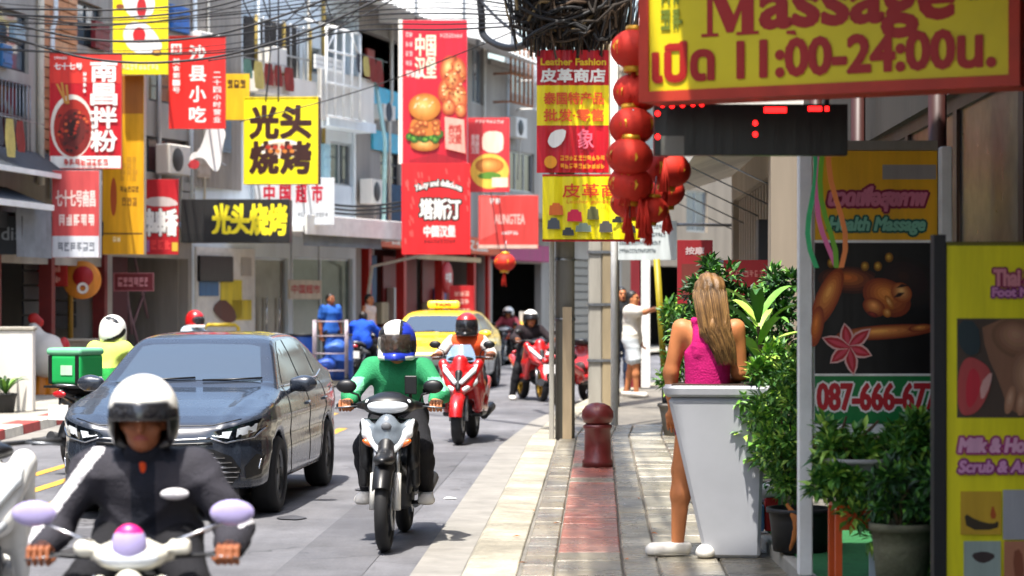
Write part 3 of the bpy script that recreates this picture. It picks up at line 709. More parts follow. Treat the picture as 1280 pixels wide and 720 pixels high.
# --- house 5: grey shuttered shop further round the bend
h5 = House('shophouse', 'grey shuttered shop farthest round the bend behind the utility poles', FL[5], FL[6], 8.0, W_GREY)
h5.window(h5.rect(636, 70, 672, 120), ALU, PANE2, 2); h5.window(h5.rect(636, 190, 668, 240), ALU, PANE, 2)
h5.window(h5.rect(690, 60, 740, 120), ALU, PANE2, 2); h5.window(h5.rect(690, 190, 740, 240), ALU, PANE, 2)
g5 = (.3, 4.2, 0, 2.7); h5.holes.append(g5); h5.holes.append((4.8, h5.L-.4, 0, 2.9)); h5.finish(M('interior_dark'))
louvre(h5, (4.8, h5.L-.4, 0, 2.9), .1, M('shutter_grey', '#8d8983', .5, .4, var=.15), 12)
h5.box('shop_fascia', (.2, 4.3, 2.75, 3.2), -.3, -.003, P('#a8246a'), bevel=.01)
for r, m in (((.4, 2.1, h5.z(1, 130), h5.z(1, 60)), RUST), ((2.2, 3.4, h5.z(3, 140), h5.z(3, 70)), WHT)):
    mb = MB()
    for i in range(6): uu = r[0]+(r[1]-r[0])*i/5; mb.tube([(uu, -.5, r[2]), (uu, -.5, r[3])], .03, m, 6)
    for i in range(3): zz = r[2]+(r[3]-r[2])*i/2; mb.tube([(r[0], -.5, zz), (r[1], -.5, zz)], .03, m, 6); mb.tube([(r[0], -.5, zz), (r[0], 0, zz)], .03, m, 6)
    mb.build('window_cage', h5.o)
h5.box('canopy', (.0, h5.L, 3.9, 4.05), -.9, -.003, W_BEIGE, bevel=.01)
h6 = House('shophouse', 'plain pale building closing the street beyond the grey shuttered shop', FL[6], FL[7], 9, W_BEIGE)
for i in range(4):
    for zz in (4, 6.6): h6.window((1+i*3.6, 2.6+i*3.6, zz, zz+1.4), ALU, PANE2, 1)
h6.holes.append((.6, 6, 0, 2.8)); h6.finish(M('interior_dark'))

# --- right-hand side: shops in the shade of their canopy
FR = [(14, 60), (9.6, 51), (5.6, 43.5), (3.75, 36.5), (3.05, 30), (2.7, 20), (2.5, 14.4), (2.28, 8), (2.0, 0)]
r3 = House('shophouse', 'far right-hand shophouse with a red door where the pavement bends away', FR[2], FR[3], 9, W_GREY)
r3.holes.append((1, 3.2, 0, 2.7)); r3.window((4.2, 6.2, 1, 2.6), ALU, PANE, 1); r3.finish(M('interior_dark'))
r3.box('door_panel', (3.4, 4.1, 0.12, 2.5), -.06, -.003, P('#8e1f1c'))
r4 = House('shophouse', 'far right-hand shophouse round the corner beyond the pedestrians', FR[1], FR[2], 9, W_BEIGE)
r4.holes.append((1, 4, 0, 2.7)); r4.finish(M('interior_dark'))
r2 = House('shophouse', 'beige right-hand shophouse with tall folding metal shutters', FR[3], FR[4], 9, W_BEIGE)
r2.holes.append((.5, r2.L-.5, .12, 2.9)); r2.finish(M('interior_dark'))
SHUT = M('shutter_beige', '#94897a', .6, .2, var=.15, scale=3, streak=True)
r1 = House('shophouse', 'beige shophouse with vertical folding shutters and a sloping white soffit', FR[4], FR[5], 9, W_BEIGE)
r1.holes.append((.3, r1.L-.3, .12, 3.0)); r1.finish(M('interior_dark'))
n = 22; sh = None
for i in range(n):
    u0 = .3+(r1.L-.6)*i/n; w_ = (r1.L-.6)/n
    if i in (13, 14): continue
    if sh is None:
        mb = MB(); mb.prism([(0, 0), (w_*.5, 0), (w_*.5, 2.86), (0, 2.86)], 0, .02, SHUT)
        mb.v = [(x, y-(.05 if x > .01 else 0), z) for x, y, z in mb.v]; mb.prism([(w_*.5, 0), (w_*.96, 0), (w_*.96, 2.86), (w_*.5, 2.86)], -.05, -.03, SHUT); o = mb.build('shutter_leaf', r1.o); sh = o.data
    else: o = bpy.data.objects.new('shutter_leaf', sh); put(o, r1.o)
    o.location = (u0, .12, .13)
n2 = 9
for i in range(n2):
    o = bpy.data.objects.new('shutter_leaf', sh); put(o, r2.o); o.location = (.6+i*(r2.L-1.2)/n2, .12, .13); o.scale = ((r2.L-1.2)/n2/((r1.L-.6)/n), 1, .95)
mb = MB(); mb.add([(0, -.95, 3.05), (r1.L, -.95, 3.05), (r1.L, 0, 3.35), (0, 0, 3.35), (0, -.95, 3.4), (r1.L, -.95, 3.4), (r1.L, 0, 3.7), (0, 0, 3.7)],
    [(0, 1, 2, 3), (4, 7, 6, 5), (0, 4, 5, 1), (1, 5, 6, 2), (2, 6, 7, 3), (3, 7, 4, 0)], W_OFF); mb.build('canopy', r1.o)
for i in range(5): uu = .5+i*(r1.L-1)/4; MB().tube([(uu, -.9, 3.02), (uu, -.03, 2.6)], .009, STL, 6).build('canopy_strut', r1.o)
r1.box('meter_box', (r1.L*.62, r1.L*.62+.4, 1.9, 2.5), -.15, -.003, DGR, bevel=.01)
MB().box((r1.L-.35, -.3, 0), (r1.L-.01, -.003, 3.0), W_BEIGE).build('pillar', r1.o)
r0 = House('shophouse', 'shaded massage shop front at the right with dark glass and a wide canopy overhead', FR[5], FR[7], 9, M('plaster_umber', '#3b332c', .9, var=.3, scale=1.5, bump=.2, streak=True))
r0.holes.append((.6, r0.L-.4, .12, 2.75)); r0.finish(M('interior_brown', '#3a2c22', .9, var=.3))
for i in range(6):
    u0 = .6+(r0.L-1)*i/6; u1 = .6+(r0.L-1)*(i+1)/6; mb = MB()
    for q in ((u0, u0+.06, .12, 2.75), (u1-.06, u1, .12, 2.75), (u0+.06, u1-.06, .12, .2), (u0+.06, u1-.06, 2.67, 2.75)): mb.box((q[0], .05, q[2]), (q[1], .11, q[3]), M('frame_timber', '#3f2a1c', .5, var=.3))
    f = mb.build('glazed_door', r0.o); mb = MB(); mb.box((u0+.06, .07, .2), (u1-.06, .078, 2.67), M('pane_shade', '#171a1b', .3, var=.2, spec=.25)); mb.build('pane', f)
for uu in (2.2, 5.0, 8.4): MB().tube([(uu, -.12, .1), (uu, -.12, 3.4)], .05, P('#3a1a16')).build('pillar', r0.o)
# canopy over the massage shop, high above the frame, its extent set for the shade it casts
mb = MB()
mb.box((r0.L*.735, -1.70, 3.55), (r0.L+3, -.02, 3.64), W_GREY); mb.build('canopy', r0.o)
for i in range(4): MB().box((r0.L*.74+.2+i*1.4, -1.66, 3.47), (r0.L*.74+.28+i*1.4, -.02, 3.547), STL).build('canopy_rib', r0.o)
# raised threshold with green matting
plat = MB(); plat.prism([(1.50, 0), (2.36, 0), (2.36, .2), (1.50, .2)], 9.2, 14.2, CONC); plat = tag(plat.build('shop_threshold', bevel=.01), kind='structure')
MB().box((1.56, 9.3, .2), (2.3, 14.1, .216), M('green_matting', '#2f7a44', .95, var=.25, scale=20, bump=.8, bscale=200)).build('matting', plat)
# white panel added for the sunlit white roofs and sky, turned to the sun
hd = empty('added_roof_panel', 'large blank white panel added on the roof for the bright white at the top edge of the picture', 'hoarding', at(520, 20, 49.5)); sH = F/49.5
MB().prism([((x-520)/sH, (20-y)/sH) for x, y in ((398, 20), (398, -90), (648, -90), (648, 58), (500, 30))], 0, .06, WHT).build('panel', hd)
for x in (405, 462, 520, 580, 640): MB().box(((x-520)/sH-.03, -.02, (20-56)/sH if x > 560 else -.25), ((x-520)/sH+.03, -.001, 2.0), STL).build('rib', hd)
for x in (430, 600): MB().tube([((x-520)/sH, .06, .4), ((x-520)/sH-.1, 3.2, -.3)], .05, STL, 6).build('strut', hd)
# clutter that hangs on the upper walls
def ac(hh, px, py, sc_=1.0):
    u_ = hh.u(px, .3); z_ = hh.z(u_, py, .3); q = empty('air_conditioner', None, None, (u_, 0, z_), 0, parent=hh.o); w_ = .42*sc_
    MB().box((-w_, -.36, -.28*sc_), (w_, -.06, .28*sc_), W_OFF).build('casing', q, bevel=.02); MB().lathe([(0, -.372), (.2*sc_, -.372), (.22*sc_, -.362)], DGR, 20, 'y', (-.1, 0, 0)).build('fan_guard', q)
    MB().tube([(w_, -.2, -.1), (w_+.12, -.1, -.3), (w_+.1, -.04, -1.4)], .025, W_OFF, 6).build('hose', q)
for hh, px, py in ((h1, 112, 96), (h3, 262, 60), (h3, 384, 200), (h4, 470, 240), (h4, 560, 90), (h5, 650, 160), (h2, 222, 200)): ac(hh, px, py)
for hh, us in ((h1, (.3, .62)), (h2, (.1, .55, .95)), (h3, (.05, .33, .64, .97)), (h4, (.2, .52, .93)), (h5, (.1, .42))):
    for t in us: MB().tube([(hh.L*t, -.07, 3.3), (hh.L*t, -.07, 6.1), (hh.L*t+.15, -.07, 6.3), (hh.L*t+.15, -.07, hh.h-.1)], random.choice((.03, .045)), random.choice((M('drain_pipe'), ALU, W_BLUE)), 7).build('drain_pipe', hh.o)
for hh, px, py, n_ in ((h3, 330, 78, 5), (h4, 462, 72, 4), (h1, 20, 150, 3)):
    u_ = hh.u(px, .5); z_ = hh.z(u_, py, .5); ln_ = empty('washing_line', None, None, (u_, -.5, z_), 0, parent=hh.o); MB().tube([(-.9, 0, .02), (1.2, 0, .02)], .008, STL, 5).build('line', ln_)
    for i in range(n_):
        w_ = random.uniform(.14, .24); h_ = random.uniform(.35, .6); mb = MB(); x_ = -.8+i*.42
        mb.add([(x_+w_*2*k/4, .02*math.sin(k*2+j), -h_*j/4) for j in range(5) for k in range(5)], [(j*5+k, j*5+k+1, j*5+k+6, j*5+k+5) for j in range(4) for k in range(4)], cloth(random.choice(['#b8b2a8', '#3f5f8c', '#8c3a34', '#4a4a50', '#c8b46a', '#6a8c7a']), 'wash%d' % random.randrange(6)), True); mb.build('garment', ln_)
# the rows of shophouses go on beside and behind the viewer
for i in range(9):
    y0 = -38+i*7.67; n_ = House('shophouse', 'plain shophouse in the left-hand row nearer than the dark eatery', (-8.7, y0), (-8.6, y0+7.6), 8.5, (W_OFF, W_BLUE, W_OFF)[i % 3])
    n_.o['group'] = 'shophouses beside the viewer'
    for zz in (4,):
        for k in range(3): n_.window((.6+k*2.3, 2.2+k*2.3, zz, zz+1.5), ALU, PANE, 1)
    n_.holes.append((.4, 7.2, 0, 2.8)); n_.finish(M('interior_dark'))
for i in range(6):
    y0 = -37+i*7.4; n_ = House('shophouse', 'plain shophouse in the right-hand row behind the massage shop', (2.6, y0+7.35), (2.6, y0), 8.5, (W_OFF, W_BEIGE, W_OFF)[i % 3]); n_.o['group'] = 'shophouses behind the viewer'
    for zz in (4,):
        for k in range(3): n_.window((.6+k*2.2, 2.1+k*2.2, zz, zz+1.5), ALU, PANE, 1)
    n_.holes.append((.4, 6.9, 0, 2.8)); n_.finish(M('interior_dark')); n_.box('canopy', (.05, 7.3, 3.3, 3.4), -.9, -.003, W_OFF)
# tarpaulins, shutters and awnings of many colours on the upper floors
for hh, x0, y0, x1, y1, c, nm in ((h1, 118, 28, 136, 62, '#7a1c26', 'window_awning'), (h1, 2, 56, 14, 84, '#2f6ca0', 'window_tarpaulin'), (h1, 16, 30, 30, 52, '#8fa8b8', 'window_shutter'), (h2, 214, 8, 236, 40, '#2a6fc0', 'tarpaulin'), (h3, 246, 186, 262, 222, '#b8a898', 'window_shutter'), (h3, 268, 150, 288, 190, '#6b7f8c', 'window_shutter'), (h3, 404, 180, 412, 230, '#9cc4d0', 'wall_panel'), (h4, 520, 320, 600, 326, '#d8c090', 'awning_strip'), (h5, 640, 250, 668, 300, '#5a7a8c', 'window_shutter'), (h5, 690, 130, 740, 160, '#a0a8a0', 'wall_panel')):
    r = hh.rect(x0, y0, x1, y1, .08); pr_ = hh.box(nm, r, -.1, -.012, P(c), bevel=.01); n_ = max(2, int((r[3]-r[2])/.18))
    for k in range(n_): zz = r[2]+(r[3]-r[2])*(k+.5)/n_; MB().box((r[0]+.02, -.118, zz-.03), (r[1]-.02, -.103, zz+.03), P(c)).build('slat', pr_)
# ================================================================ SIGNS
RED, CRIM, YLW, WH, DBR = P('#d8241f', .4), P('#c01220', .4), P('#f2d90c', .4), P('#efece6', .4), P('#3a1c14', .4)
def wall_behind(px):                                   # distance along the view at which the left-hand facades stand
    for h in (h1, h2, h3, h4, h5):
        u = h.u(px)
        if -.3 <= u <= h.L+.3: return h.Y(max(0, min(u, h.L)))
    return 60
def arm(px, Y): d = max(.25, wall_behind(px)-Y); return (0.0, d)
# --- noodle sign
s = Sign('hanging_sign', 'red noodle shop sign with a bowl picture and white characters down its right side', (62, 66, 152, 211), 35.2, CRIM, bracket=arm(90, 35.2), border=M('sign_edge_red', '#c4362c', .5), bw=.012)
s.rect(62.5, 66.5, 151.5, 104, P('#e0372c', .4)); s.rect(62.5, 195, 151.5, 210.5, WH)
s.oval(90, 158, 27, 40, P('#e6ddd0', .4)); s.oval(91, 160, 24, 36, P('#a8281c', .4)); s.soft(93, 165, 20, 29, 0, '#7a1a14', '#2e120c', 4)
for i in range(46):
    a = random.uniform(0, 6.28); q = random.random()**.5; s.oval(92+20*q*math.cos(a), 161+30*q*math.sin(a), 2.3, 2, random.choice([P('#a82a1c'), P('#5a1a14'), P('#c9552a'), P('#2e120c')]), 6)
for x0, y0, x1, y1 in ((70, 105, 82, 130), (76, 103, 80, 128), (82, 106, 84, 130)): s.poly([(x0, y0), (x0+3, y0), (x1+3, y1), (x1, y1)], P('#c98a3a'))
for i, ch in enumerate('南昌拌粉'): s.text(ch, 114, 76+i*29, 146, 102+i*29, WH, .9)
s.text('七十七号', 68, 79, 103, 87, WH, .3); s.text('南昌拌粉', 105, 90, 109, 91+24, WH) if False else [s.marks(104, 90+i*7, 109, 95+i*7, WH, 1) for i in range(4)]
s.marks(80, 199, 136, 207, P('#c02a24'), 8); s.marks(68, 71, 84, 74, WH, 6)
# --- tall yellow sign with egg dish at the top
s = Sign('hanging_sign', 'yellow sign with a red and white egg picture at the top edge', (141, -24, 210, 93), 37.0, YLW, bracket=arm(176, 37))
s.poly([(152, 46), (158, 30), (168, 26), (185, 30), (197, 45), (205, 60), (190, 68), (165, 66)], WH, 2); s.poly([(150, -6), (160, -20), (190, -20), (195, 10), (185, 24), (160, 22)], WH, 2)
s.oval(174, 44, 8, 10, P('#c81f24', .35)); s.oval(177, 10, 6, 13, P('#c02026', .35)); s.oval(196, 66, 6, 4, P('#8a4a1c')); s.oval(196, 65, 4, 2.5, P('#d8a050')); s.oval(150, 8, 5, 3, P('#8a4a1c'))
s.marks(152, 80, 200, 87, P('#f7e6a0'), 9)
# --- tall amber lightbox
s = Sign('hanging_sign', 'tall amber lightbox sign with faded lettering below the egg sign', (128, 94, 180, 318), 37.4, P('#dba016', .4), side=P('#b9b2a4'), thick=.25, bracket=arm(150, 37.4))
s.rect(152, 95, 179, 142, P('#a8641a')); s.rect(128.5, 291, 178, 293, P('#6d4a10')); s.oval(142, 246, 4, 24, P('#a8481a')); s.marks(150, 196, 173, 226, P('#c08a18'), 3); s.marks(150, 233, 174, 240, P('#7e5810'), 5); s.marks(141, 296, 151, 302, P('#f2e2b0'), 2); s.marks(152, 247, 172, 257, P('#9a6a14'), 3)
# --- Shaxian
s = Sign('hanging_sign', 'red sign with four white characters in a column beside the egg sign', (211, 45, 282, 161), 38.6, RED, bracket=arm(240, 38.6), border=M('sign_edge_red'), bw=.012)
for i, ch in enumerate('沙县小吃'): s.text(ch, 237, 57+i*25.5, 257, 76+i*25.5, WH, .6)
for i, ch in enumerate('二十四小时营业'): s.text(ch, 267, 90+i*9.3, 276, 97+i*9.3, WH, .15)
for i, ch in enumerate('美食第一号'): s.text(ch, 216, 73+i*9, 225, 80+i*9, WH, .15)
s.rect(214, 55, 227, 68, WH); s.text('沙县', 216, 57, 225, 66, RED, .3)
# --- faded red and white board
s = Sign('hanging_sign', 'faded red signboard with a white foot below the noodle sign', (65, 213, 124, 322), 34.6, P('#c24848', .5), side=P('#c9c9cc'), thick=.2, bracket=(0, 1.2))
s.rect(65.5, 295, 123.5, 321.5, P('#cfd2d8')); s.text('七十七号南昌', 70, 238, 119, 258, P('#e8cfc8'), .5); s.marks(73, 268, 119, 282, P('#e6cbc4'), 5); s.marks(72, 303, 119, 314, P('#70757e'), 6)
# --- red and white pictorial sign
s = Sign('hanging_sign', 'small crimson sign with bold outlined characters left of the black barbecue sign', (179, 224, 223, 318), 39.2, P('#b81a24', .4), bracket=arm(200, 39.2))
s.poly([(181, 250), (190, 246), (210, 246), (222, 252), (222, 258), (181, 258)], P('#c9b9b4'), 1); s.text('串串香', 181, 262, 221, 294, WH, 1.4, outline=(.03, DBR)); s.rect(179.5, 300, 187, 315, P('#a2689a')); s.rect(215, 303, 222.5, 314, P('#d6b13a')); s.marks(188, 300, 214, 312, P('#e03a3a'), 3)
# --- yellow barbecue box sign
s = Sign('hanging_sign', 'square yellow box sign with dark brush characters and a black side', (304, 121, 398, 230), 40.4, P('#f6e40e', .4), side=P('#2a2622'), thick=.3, yaw=R(-5), bracket=arm(350, 40.4), border=P('#e8cf10'), bw=.02)
for ch, a in zip('光头烧烤', ((313, 133, 347, 172), (352, 133, 388, 172), (313, 178, 347, 216), (352, 178, 388, 216))): s.text(ch, *a, DBR, 2.0)
s.oval(351, 186, 27, 12, P('#f2e8dc')); s.oval(351, 186, 21, 8.5, P('#dcbfa4'))
for i in range(4): s.poly([(333+i*9, 180), (335+i*9, 180), (340+i*9, 192), (338+i*9, 192)], P('#9a4a22')); s.oval(335+i*9, 184, 3.5, 2.5, P('#b0301c'), 10); s.oval(338+i*9, 189, 3.2, 2.3, P('#c9782e'), 10)
s = Sign('box_sign', 'little yellow box sign behind the top of the square barbecue sign', (279, 92, 312, 150), 41.2, P('#e3b41a', .4), side=P('#4a4640'), bracket=arm(295, 41.2)); s.marks(284, 100, 308, 110, DBR, 3)
# --- black fascia with yellow letters
s = Sign('shop_sign', 'black shop fascia with four bold yellow characters', (226, 249, 362, 303), 39.8, P('#1c1a19', .5), thick=.5, bracket=arm(290, 39.8))
for i, ch in enumerate('光头烧烤'): s.text(ch, 266+i*23.4, 256, 287.5+i*23.4, 293, P('#f4e21a'), 1.5)
s.rect(227, 292, 361, 302, P('#121110'))
# --- white cut-out board
o = empty('cutout_board', 'plain white irregular cut-out board with a red corner over the black fascia', 'board', at(262, 187, 40.0))
q = [((x-262)/67.5, (187-y)/67.5) for x, y in ((248, 190), (256, 170), (258, 160), (276, 158), (283, 166), (278, 182), (276, 208), (270, 216), (262, 208), (256, 198), (244, 196), (238, 206), (236, 198), (241, 190))]
MB().prism(smooth_poly(q, 2), 0, .05, P('#e6e6e6')).build('panel', o); MB().prism(smooth_poly([((x-262)/67.5, (187-y)/67.5) for x, y in ((233, 209), (240, 198), (250, 202), (247, 212))], 1), -.01, .04, P('#b8323a')).build('red_corner', o)
MB().tube([(.12, .05, -.2), (.12, 1.3, -.2)], .02, STL, 6).build('bracket', o)
# --- white supermarket board
s = Sign('shop_sign', 'white supermarket board with four red characters over the white awning', (318, 222, 418, 281), 42.4, P('#d6dbe2', .4), bracket=arm(368, 42.4))
for i, ch in enumerate('中国超市'): s.text(ch, 330+i*20, 230, 343+i*20, 253, P('#c01c3a'), .7)
s.marks(372, 266, 410, 271, P('#8a9098'), 10)
# --- tall burger banner and its lower banner
s = Sign('banner', 'tall crimson burger shop banner with fried chicken and burger pictures', (500, 25, 584, 205), 45.6, P('#c8182e', .45), side=WH, thick=.05, bracket=arm(540, 45.6))
s.rect(498, 24, 503, 205, P('#e8e2d6')); s.text('中国\n汉堡', 519, 43, 545, 98, P('#dfe3c4'), .5)
for i in range(5): s.marks(507, 40+i*12, 516, 46+i*12, P('#e4a9a4'), 2)
s.marks(550, 42, 578, 47, P('#e8a8a4'), 8); s.marks(508, 89, 530, 96, P('#efd9cf'), 4)
for x, y, rx, ry, an in ((561, 86, 11, 17, 10), (574, 88, 9, 16, -12), (560, 112, 12, 18, 15), (572, 122, 12, 20, -8), (566, 100, 10, 14, 0), (561, 134, 9, 10, 0), (576, 138, 7, 9, 0)): s.soft(x, y, rx, ry, an, '#b04a1e', '#f6c078', 5)
for i in range(46): a = random.uniform(0, 6.28); q_ = random.random()**.5; s.oval(567+14*q_*math.cos(a), 106+36*q_*math.sin(a), 1.8, 1.5, P(random.choice(['#f3c68c', '#c4602a', '#e08a42', '#8c3a18'])), 6)
s.soft(531, 181, 18, 8, 0, '#a8601e', '#f0c070', 5)
for i in range(9): s.soft(513+4.5*i, 171+3*math.sin(i*2.1), 6, 5, i*40, '#2c5a18', '#7cb838', 3)
s.poly([(513, 168), (513, 152), (522, 147), (542, 147), (550, 153), (549, 166), (538, 170), (524, 170)], P('#c8742c'), 1)
for i in range(16): s.soft(531+random.uniform(-16, 16), 159+random.uniform(-7, 7), 4.5, 3.5, i*30, '#a8501c', '#eeb060', 3)
s.soft(531, 134, 20, 17, 0, '#b86a1e', '#f6c26c', 7)
for i in range(16): s.oval(531+random.uniform(-13, 13), 129+random.uniform(-8, 7), 1.2, .7, P('#f7e4bc'), 6)
s.poly([(556, 146), (580, 150), (582, 192), (557, 186)], P('#eba896')); s.text('炸鸡\n汉堡', 561, 156, 577, 180, P('#b43a30'), .4)
s.poly([(512, 200), (545, 192), (578, 200), (578, 204), (512, 204)], P('#a01022'))
s = Sign('banner', 'bright red burger shop banner hanging below the tall crimson banner', (502, 204, 588, 318), 45.4, P('#dc1a20', .5), bracket=arm(545, 45.4))
s.text('Tasty and delicious', 519, 232, 577, 242, WH, .3, arch=.12, outline=(.035, DBR)); s.text('塔斯汀', 525, 249, 575, 274, WH, .8, outline=(.05, DBR)); s.text('中国汉堡', 530, 282, 569, 296, WH, .4); s.marks(530, 299, 570, 304, P('#7c1014'), 10)
for i in range(26): x, y = random.choice([(random.uniform(505, 516), random.uniform(215, 300)), (random.uniform(579, 586), random.uniform(215, 300)), (random.uniform(510, 582), random.uniform(208, 226))]); s.poly([(x, y), (x+2, y+1), (x+3, y+8), (x+1, y+7)], P('#ee5550'))
s = Sign('hanging_sign', 'small red burger menu sign right of the tall crimson banner', (585, 147, 637, 240), 46.4, P('#d4343a', .45), bracket=arm(610, 46.4))
s.oval(612, 214, 24, 22, P('#f0c24a')); s.soft(612, 207, 18, 10, 0, '#b86a24', '#f2b45c', 5); s.poly([(596, 218), (612, 214), (628, 218), (624, 224), (600, 224)], P('#5a8a2a'), 1); s.poly([(602, 175), (606, 164), (626, 164), (630, 172), (628, 192), (604, 190)], P('#f2cdb8'), 1); s.marks(594, 150, 630, 154, P('#eeb8b0'), 8); s.text('香辣\n鸡腿\n汉堡', 589, 168, 599, 192, P('#efc4bc'), .2); s.rect(615, 222, 635, 234, P('#f0dcc0'))
s = Sign('shop_sign', 'coral red tea shop board below the small burger menu sign', (598, 244, 673, 311), 50.0, P('#d13f3a', .5), side=P('#d8d4cc'), thick=.12, bracket=arm(640, 50))
s.poly([(600, 246), (615, 246), (622, 290), (600, 300)], P('#e0605a')); s.text('AUNGTEA', 618, 268, 656, 280, P('#f0b8ae'), .3); s.marks(612, 248, 626, 255, P('#f0e0d8'), 2); s.marks(627, 289, 648, 293, P('#f4ddd8'), 6); s.rect(598.5, 306, 672, 310.5, P('#dcb8a8'))
# --- leather shop banners tied to the near utility poles
def wavy(s, rows, mats_of, amp=.012):
    """cloth banner with vertical folds; colour bands are its own printed bands"""
    n = 40; bm = MB()
    for (ya, yb, mt) in rows:
        z0 = s.q(0, yb)[1]; z1 = s.q(0, ya)[1]; vs = []
        for i in range(n+1):
            x = -s.w+2*s.w*i/n; d = -.03+amp*math.sin(i*.95)+amp*.6*math.sin(i*2.3+1); vs += [(x, d, z0), (x, d, z1)]
        bm.add(vs, [(2*i, 2*i+2, 2*i+3, 2*i+1) for i in range(n)], mt, True)
    return bm.build('cloth', s.o)
s = Sign('banner', 'red and yellow leather shop banner tied to the near utility poles', (671, 63, 761, 216), 23.3, CRIM, thick=.02, bracket=None)
wavy(s, [(63, 107, P('#c81226', .35)), (107, 157, P('#f4dc12', .35)), (157, 216, P('#c81226', .35))], None)
s.base = .056
s.text('Leather Fashion', 676, 74, 757, 82, P('#e8c020'), .4); s.text('皮革商店', 676, 87, 756, 103, WH, .7); s.text('泰国特产品', 680, 116, 754, 131, P('#d8501c'), .5); s.text('批发·零售', 680, 137, 754, 152, P('#d8501c'), .5)
s.poly([(684, 176), (690, 164), (708, 161), (706, 174), (700, 182), (692, 186), (686, 182)], WH, 1); s.text('象', 722, 162, 742, 186, P('#e86a80'), .4); s.oval(688, 203, 8, 8, P('#f0a020'), 14); s.marks(700, 195, 756, 201, P('#f0a020'), 10); s.marks(700, 205, 756, 211, P('#f0a020'), 10)
s = Sign('banner', 'yellow leather goods banner with bag pictures under the red and yellow banner', (678, 218, 800, 302), 23.2, YLW, thick=.02, border=P('#c8181c'), bw=.018)
wavy(s, [(221, 299, P('#f2e012', .35))], None, .008); s.base = .056
s.text('皮革商店', 703, 230, 796, 247, P('#d83018'), .3); s.text('Leather goods', 708, 250, 760, 256, P('#d86018'))
for x, y, w_, h_, c in ((695, 263, 16, 12, '#d86a24'), (718, 271, 17, 12, '#d81f4a'), (741, 268, 13, 13, '#5c5c34'), (692, 281, 14, 11, '#4a5058'), (710, 291, 13, 7, '#3a3e44'), (729, 286, 18, 8, '#7c8c7c'), (757, 285, 15, 11, '#4c4a46'), (773, 276, 15, 5, '#26261f'), (787, 287, 13, 9, '#2c2a26')):
    s.poly([(x-w_/2, y-h_/2), (x+w_/2, y-h_/2), (x+w_/2+1, y+h_/2), (x-w_/2-1, y+h_/2)], P(c)); s.poly([(x-w_/4, y-h_/2-3), (x+w_/4, y-h_/2-3), (x+w_/3, y-h_/2), (x-w_/3, y-h_/2)], P(c))
# --- far right notices
s = Sign('notice_board', 'white notice board with lines of grey print right of the yellow bag banner', (768, 276, 846, 325), 30.0, P('#c8d0d0', .5), bracket=None)
for i in range(4): s.marks(774, 281+i*10, 838-i*6, 286+i*10, P('#5a6468'), 18)
MB().tube([(s.w-.05, .02, s.h-.05), (s.w+1.6, .6, s.h-.05)], .025, STL, 6).build('bracket', s.o)
s = Sign('hanging_sign', 'small dark red sign with white print left of the leafy shrubs', (847, 300, 891, 380), 22.0, P('#8e1820', .5), bracket=None)
s.text('按摩', 857, 309, 880, 318, P('#c9b0b0'), .4); s.rect(852, 330, 886, 374, P('#6e2c24')); s.marks(858, 345, 880, 352, P('#c8a88a'), 4)
MB().tube([(s.w, .03, .1), (s.w+.85, .03, .1)], .025, STL, 6).build('bracket', s.o)
s = Sign('hanging_sign', 'dark red panel behind the shrubs at shutter height', (905, 325, 968, 372), 20.6, P('#9a1c20', .5), bracket=None); s.marks(911, 338, 962, 346, P('#c87a70'), 8)
MB().tube([(s.w-.1, .03, .1), (s.w+.5, .03, .1)], .025, STL, 6).build('bracket', s.o)
s = Sign('shop_sign', 'black sign with pale script at the far left edge', (-20, 270, 28, 318), 33.2, P('#20242a', .5), bracket=(0, 1.0)); s.text('dis', 2, 284, 26, 300, P('#8a8f94'), .3)
s = Sign('hanging_sign', 'red menu board with four characters in the dark eatery', (46, 327, 84, 358), 36.6, P('#9e1713', .5), bracket=(0, .8)); s.marks(53, 332, 77, 340, P('#d8988c'), 2); s.marks(53, 345, 77, 353, P('#d8988c'), 2)
s = Sign('shop_sign', 'small maroon sign with pink letters in the maroon shop', (142, 341, 192, 364), 38.4, P('#6e1a24', .5), bracket=(0, 1.0), border=P('#b06a70'), bw=.015); s.marks(147, 347, 187, 358, P('#d08a90'), 6)
o = empty('round_sign', 'round orange sign with a red swirl beside the red menu board', 'sign', at(102, 350, 37.0)); mb = MB(); mb.lathe([(0, -.03), (.3, -.03), (.33, 0), (.33, .06), (0, .06)], P('#d8862a'), 28, 'y'); mb.build('disc', o)
MB().lathe([(0, -.05), (.17, -.05), (.18, -.03)], P('#a81c22'), 24, 'y', (.03, 0, .06)).build('swirl', o); MB().lathe([(.05, -.056), (.1, -.056)], WH, 16, 'y', (.03, 0, -.14)).build('ring', o); MB().tube([(0, .06, .2), (0, .9, .2)], .02, STL).build('bracket', o)
s = Sign('banner', 'red menu standee in front of the orange-red shop', (562, 357, 593, 402), 50.5, P('#c8262a', .5), bracket=None); s.marks(568, 364, 587, 370, P('#f0b0a0'), 3); s.marks(568, 374, 587, 380, P('#f0b0a0'), 3); s.marks(567, 386, 588, 393, P('#f0c0a8'), 4)
for xx in (-s.w+.03, s.w-.03): MB().tube([(xx, .04, s.h), (xx, .04, -(s.o.location.z-.12))], .02, STL, 6).build('stand_leg', s.o)
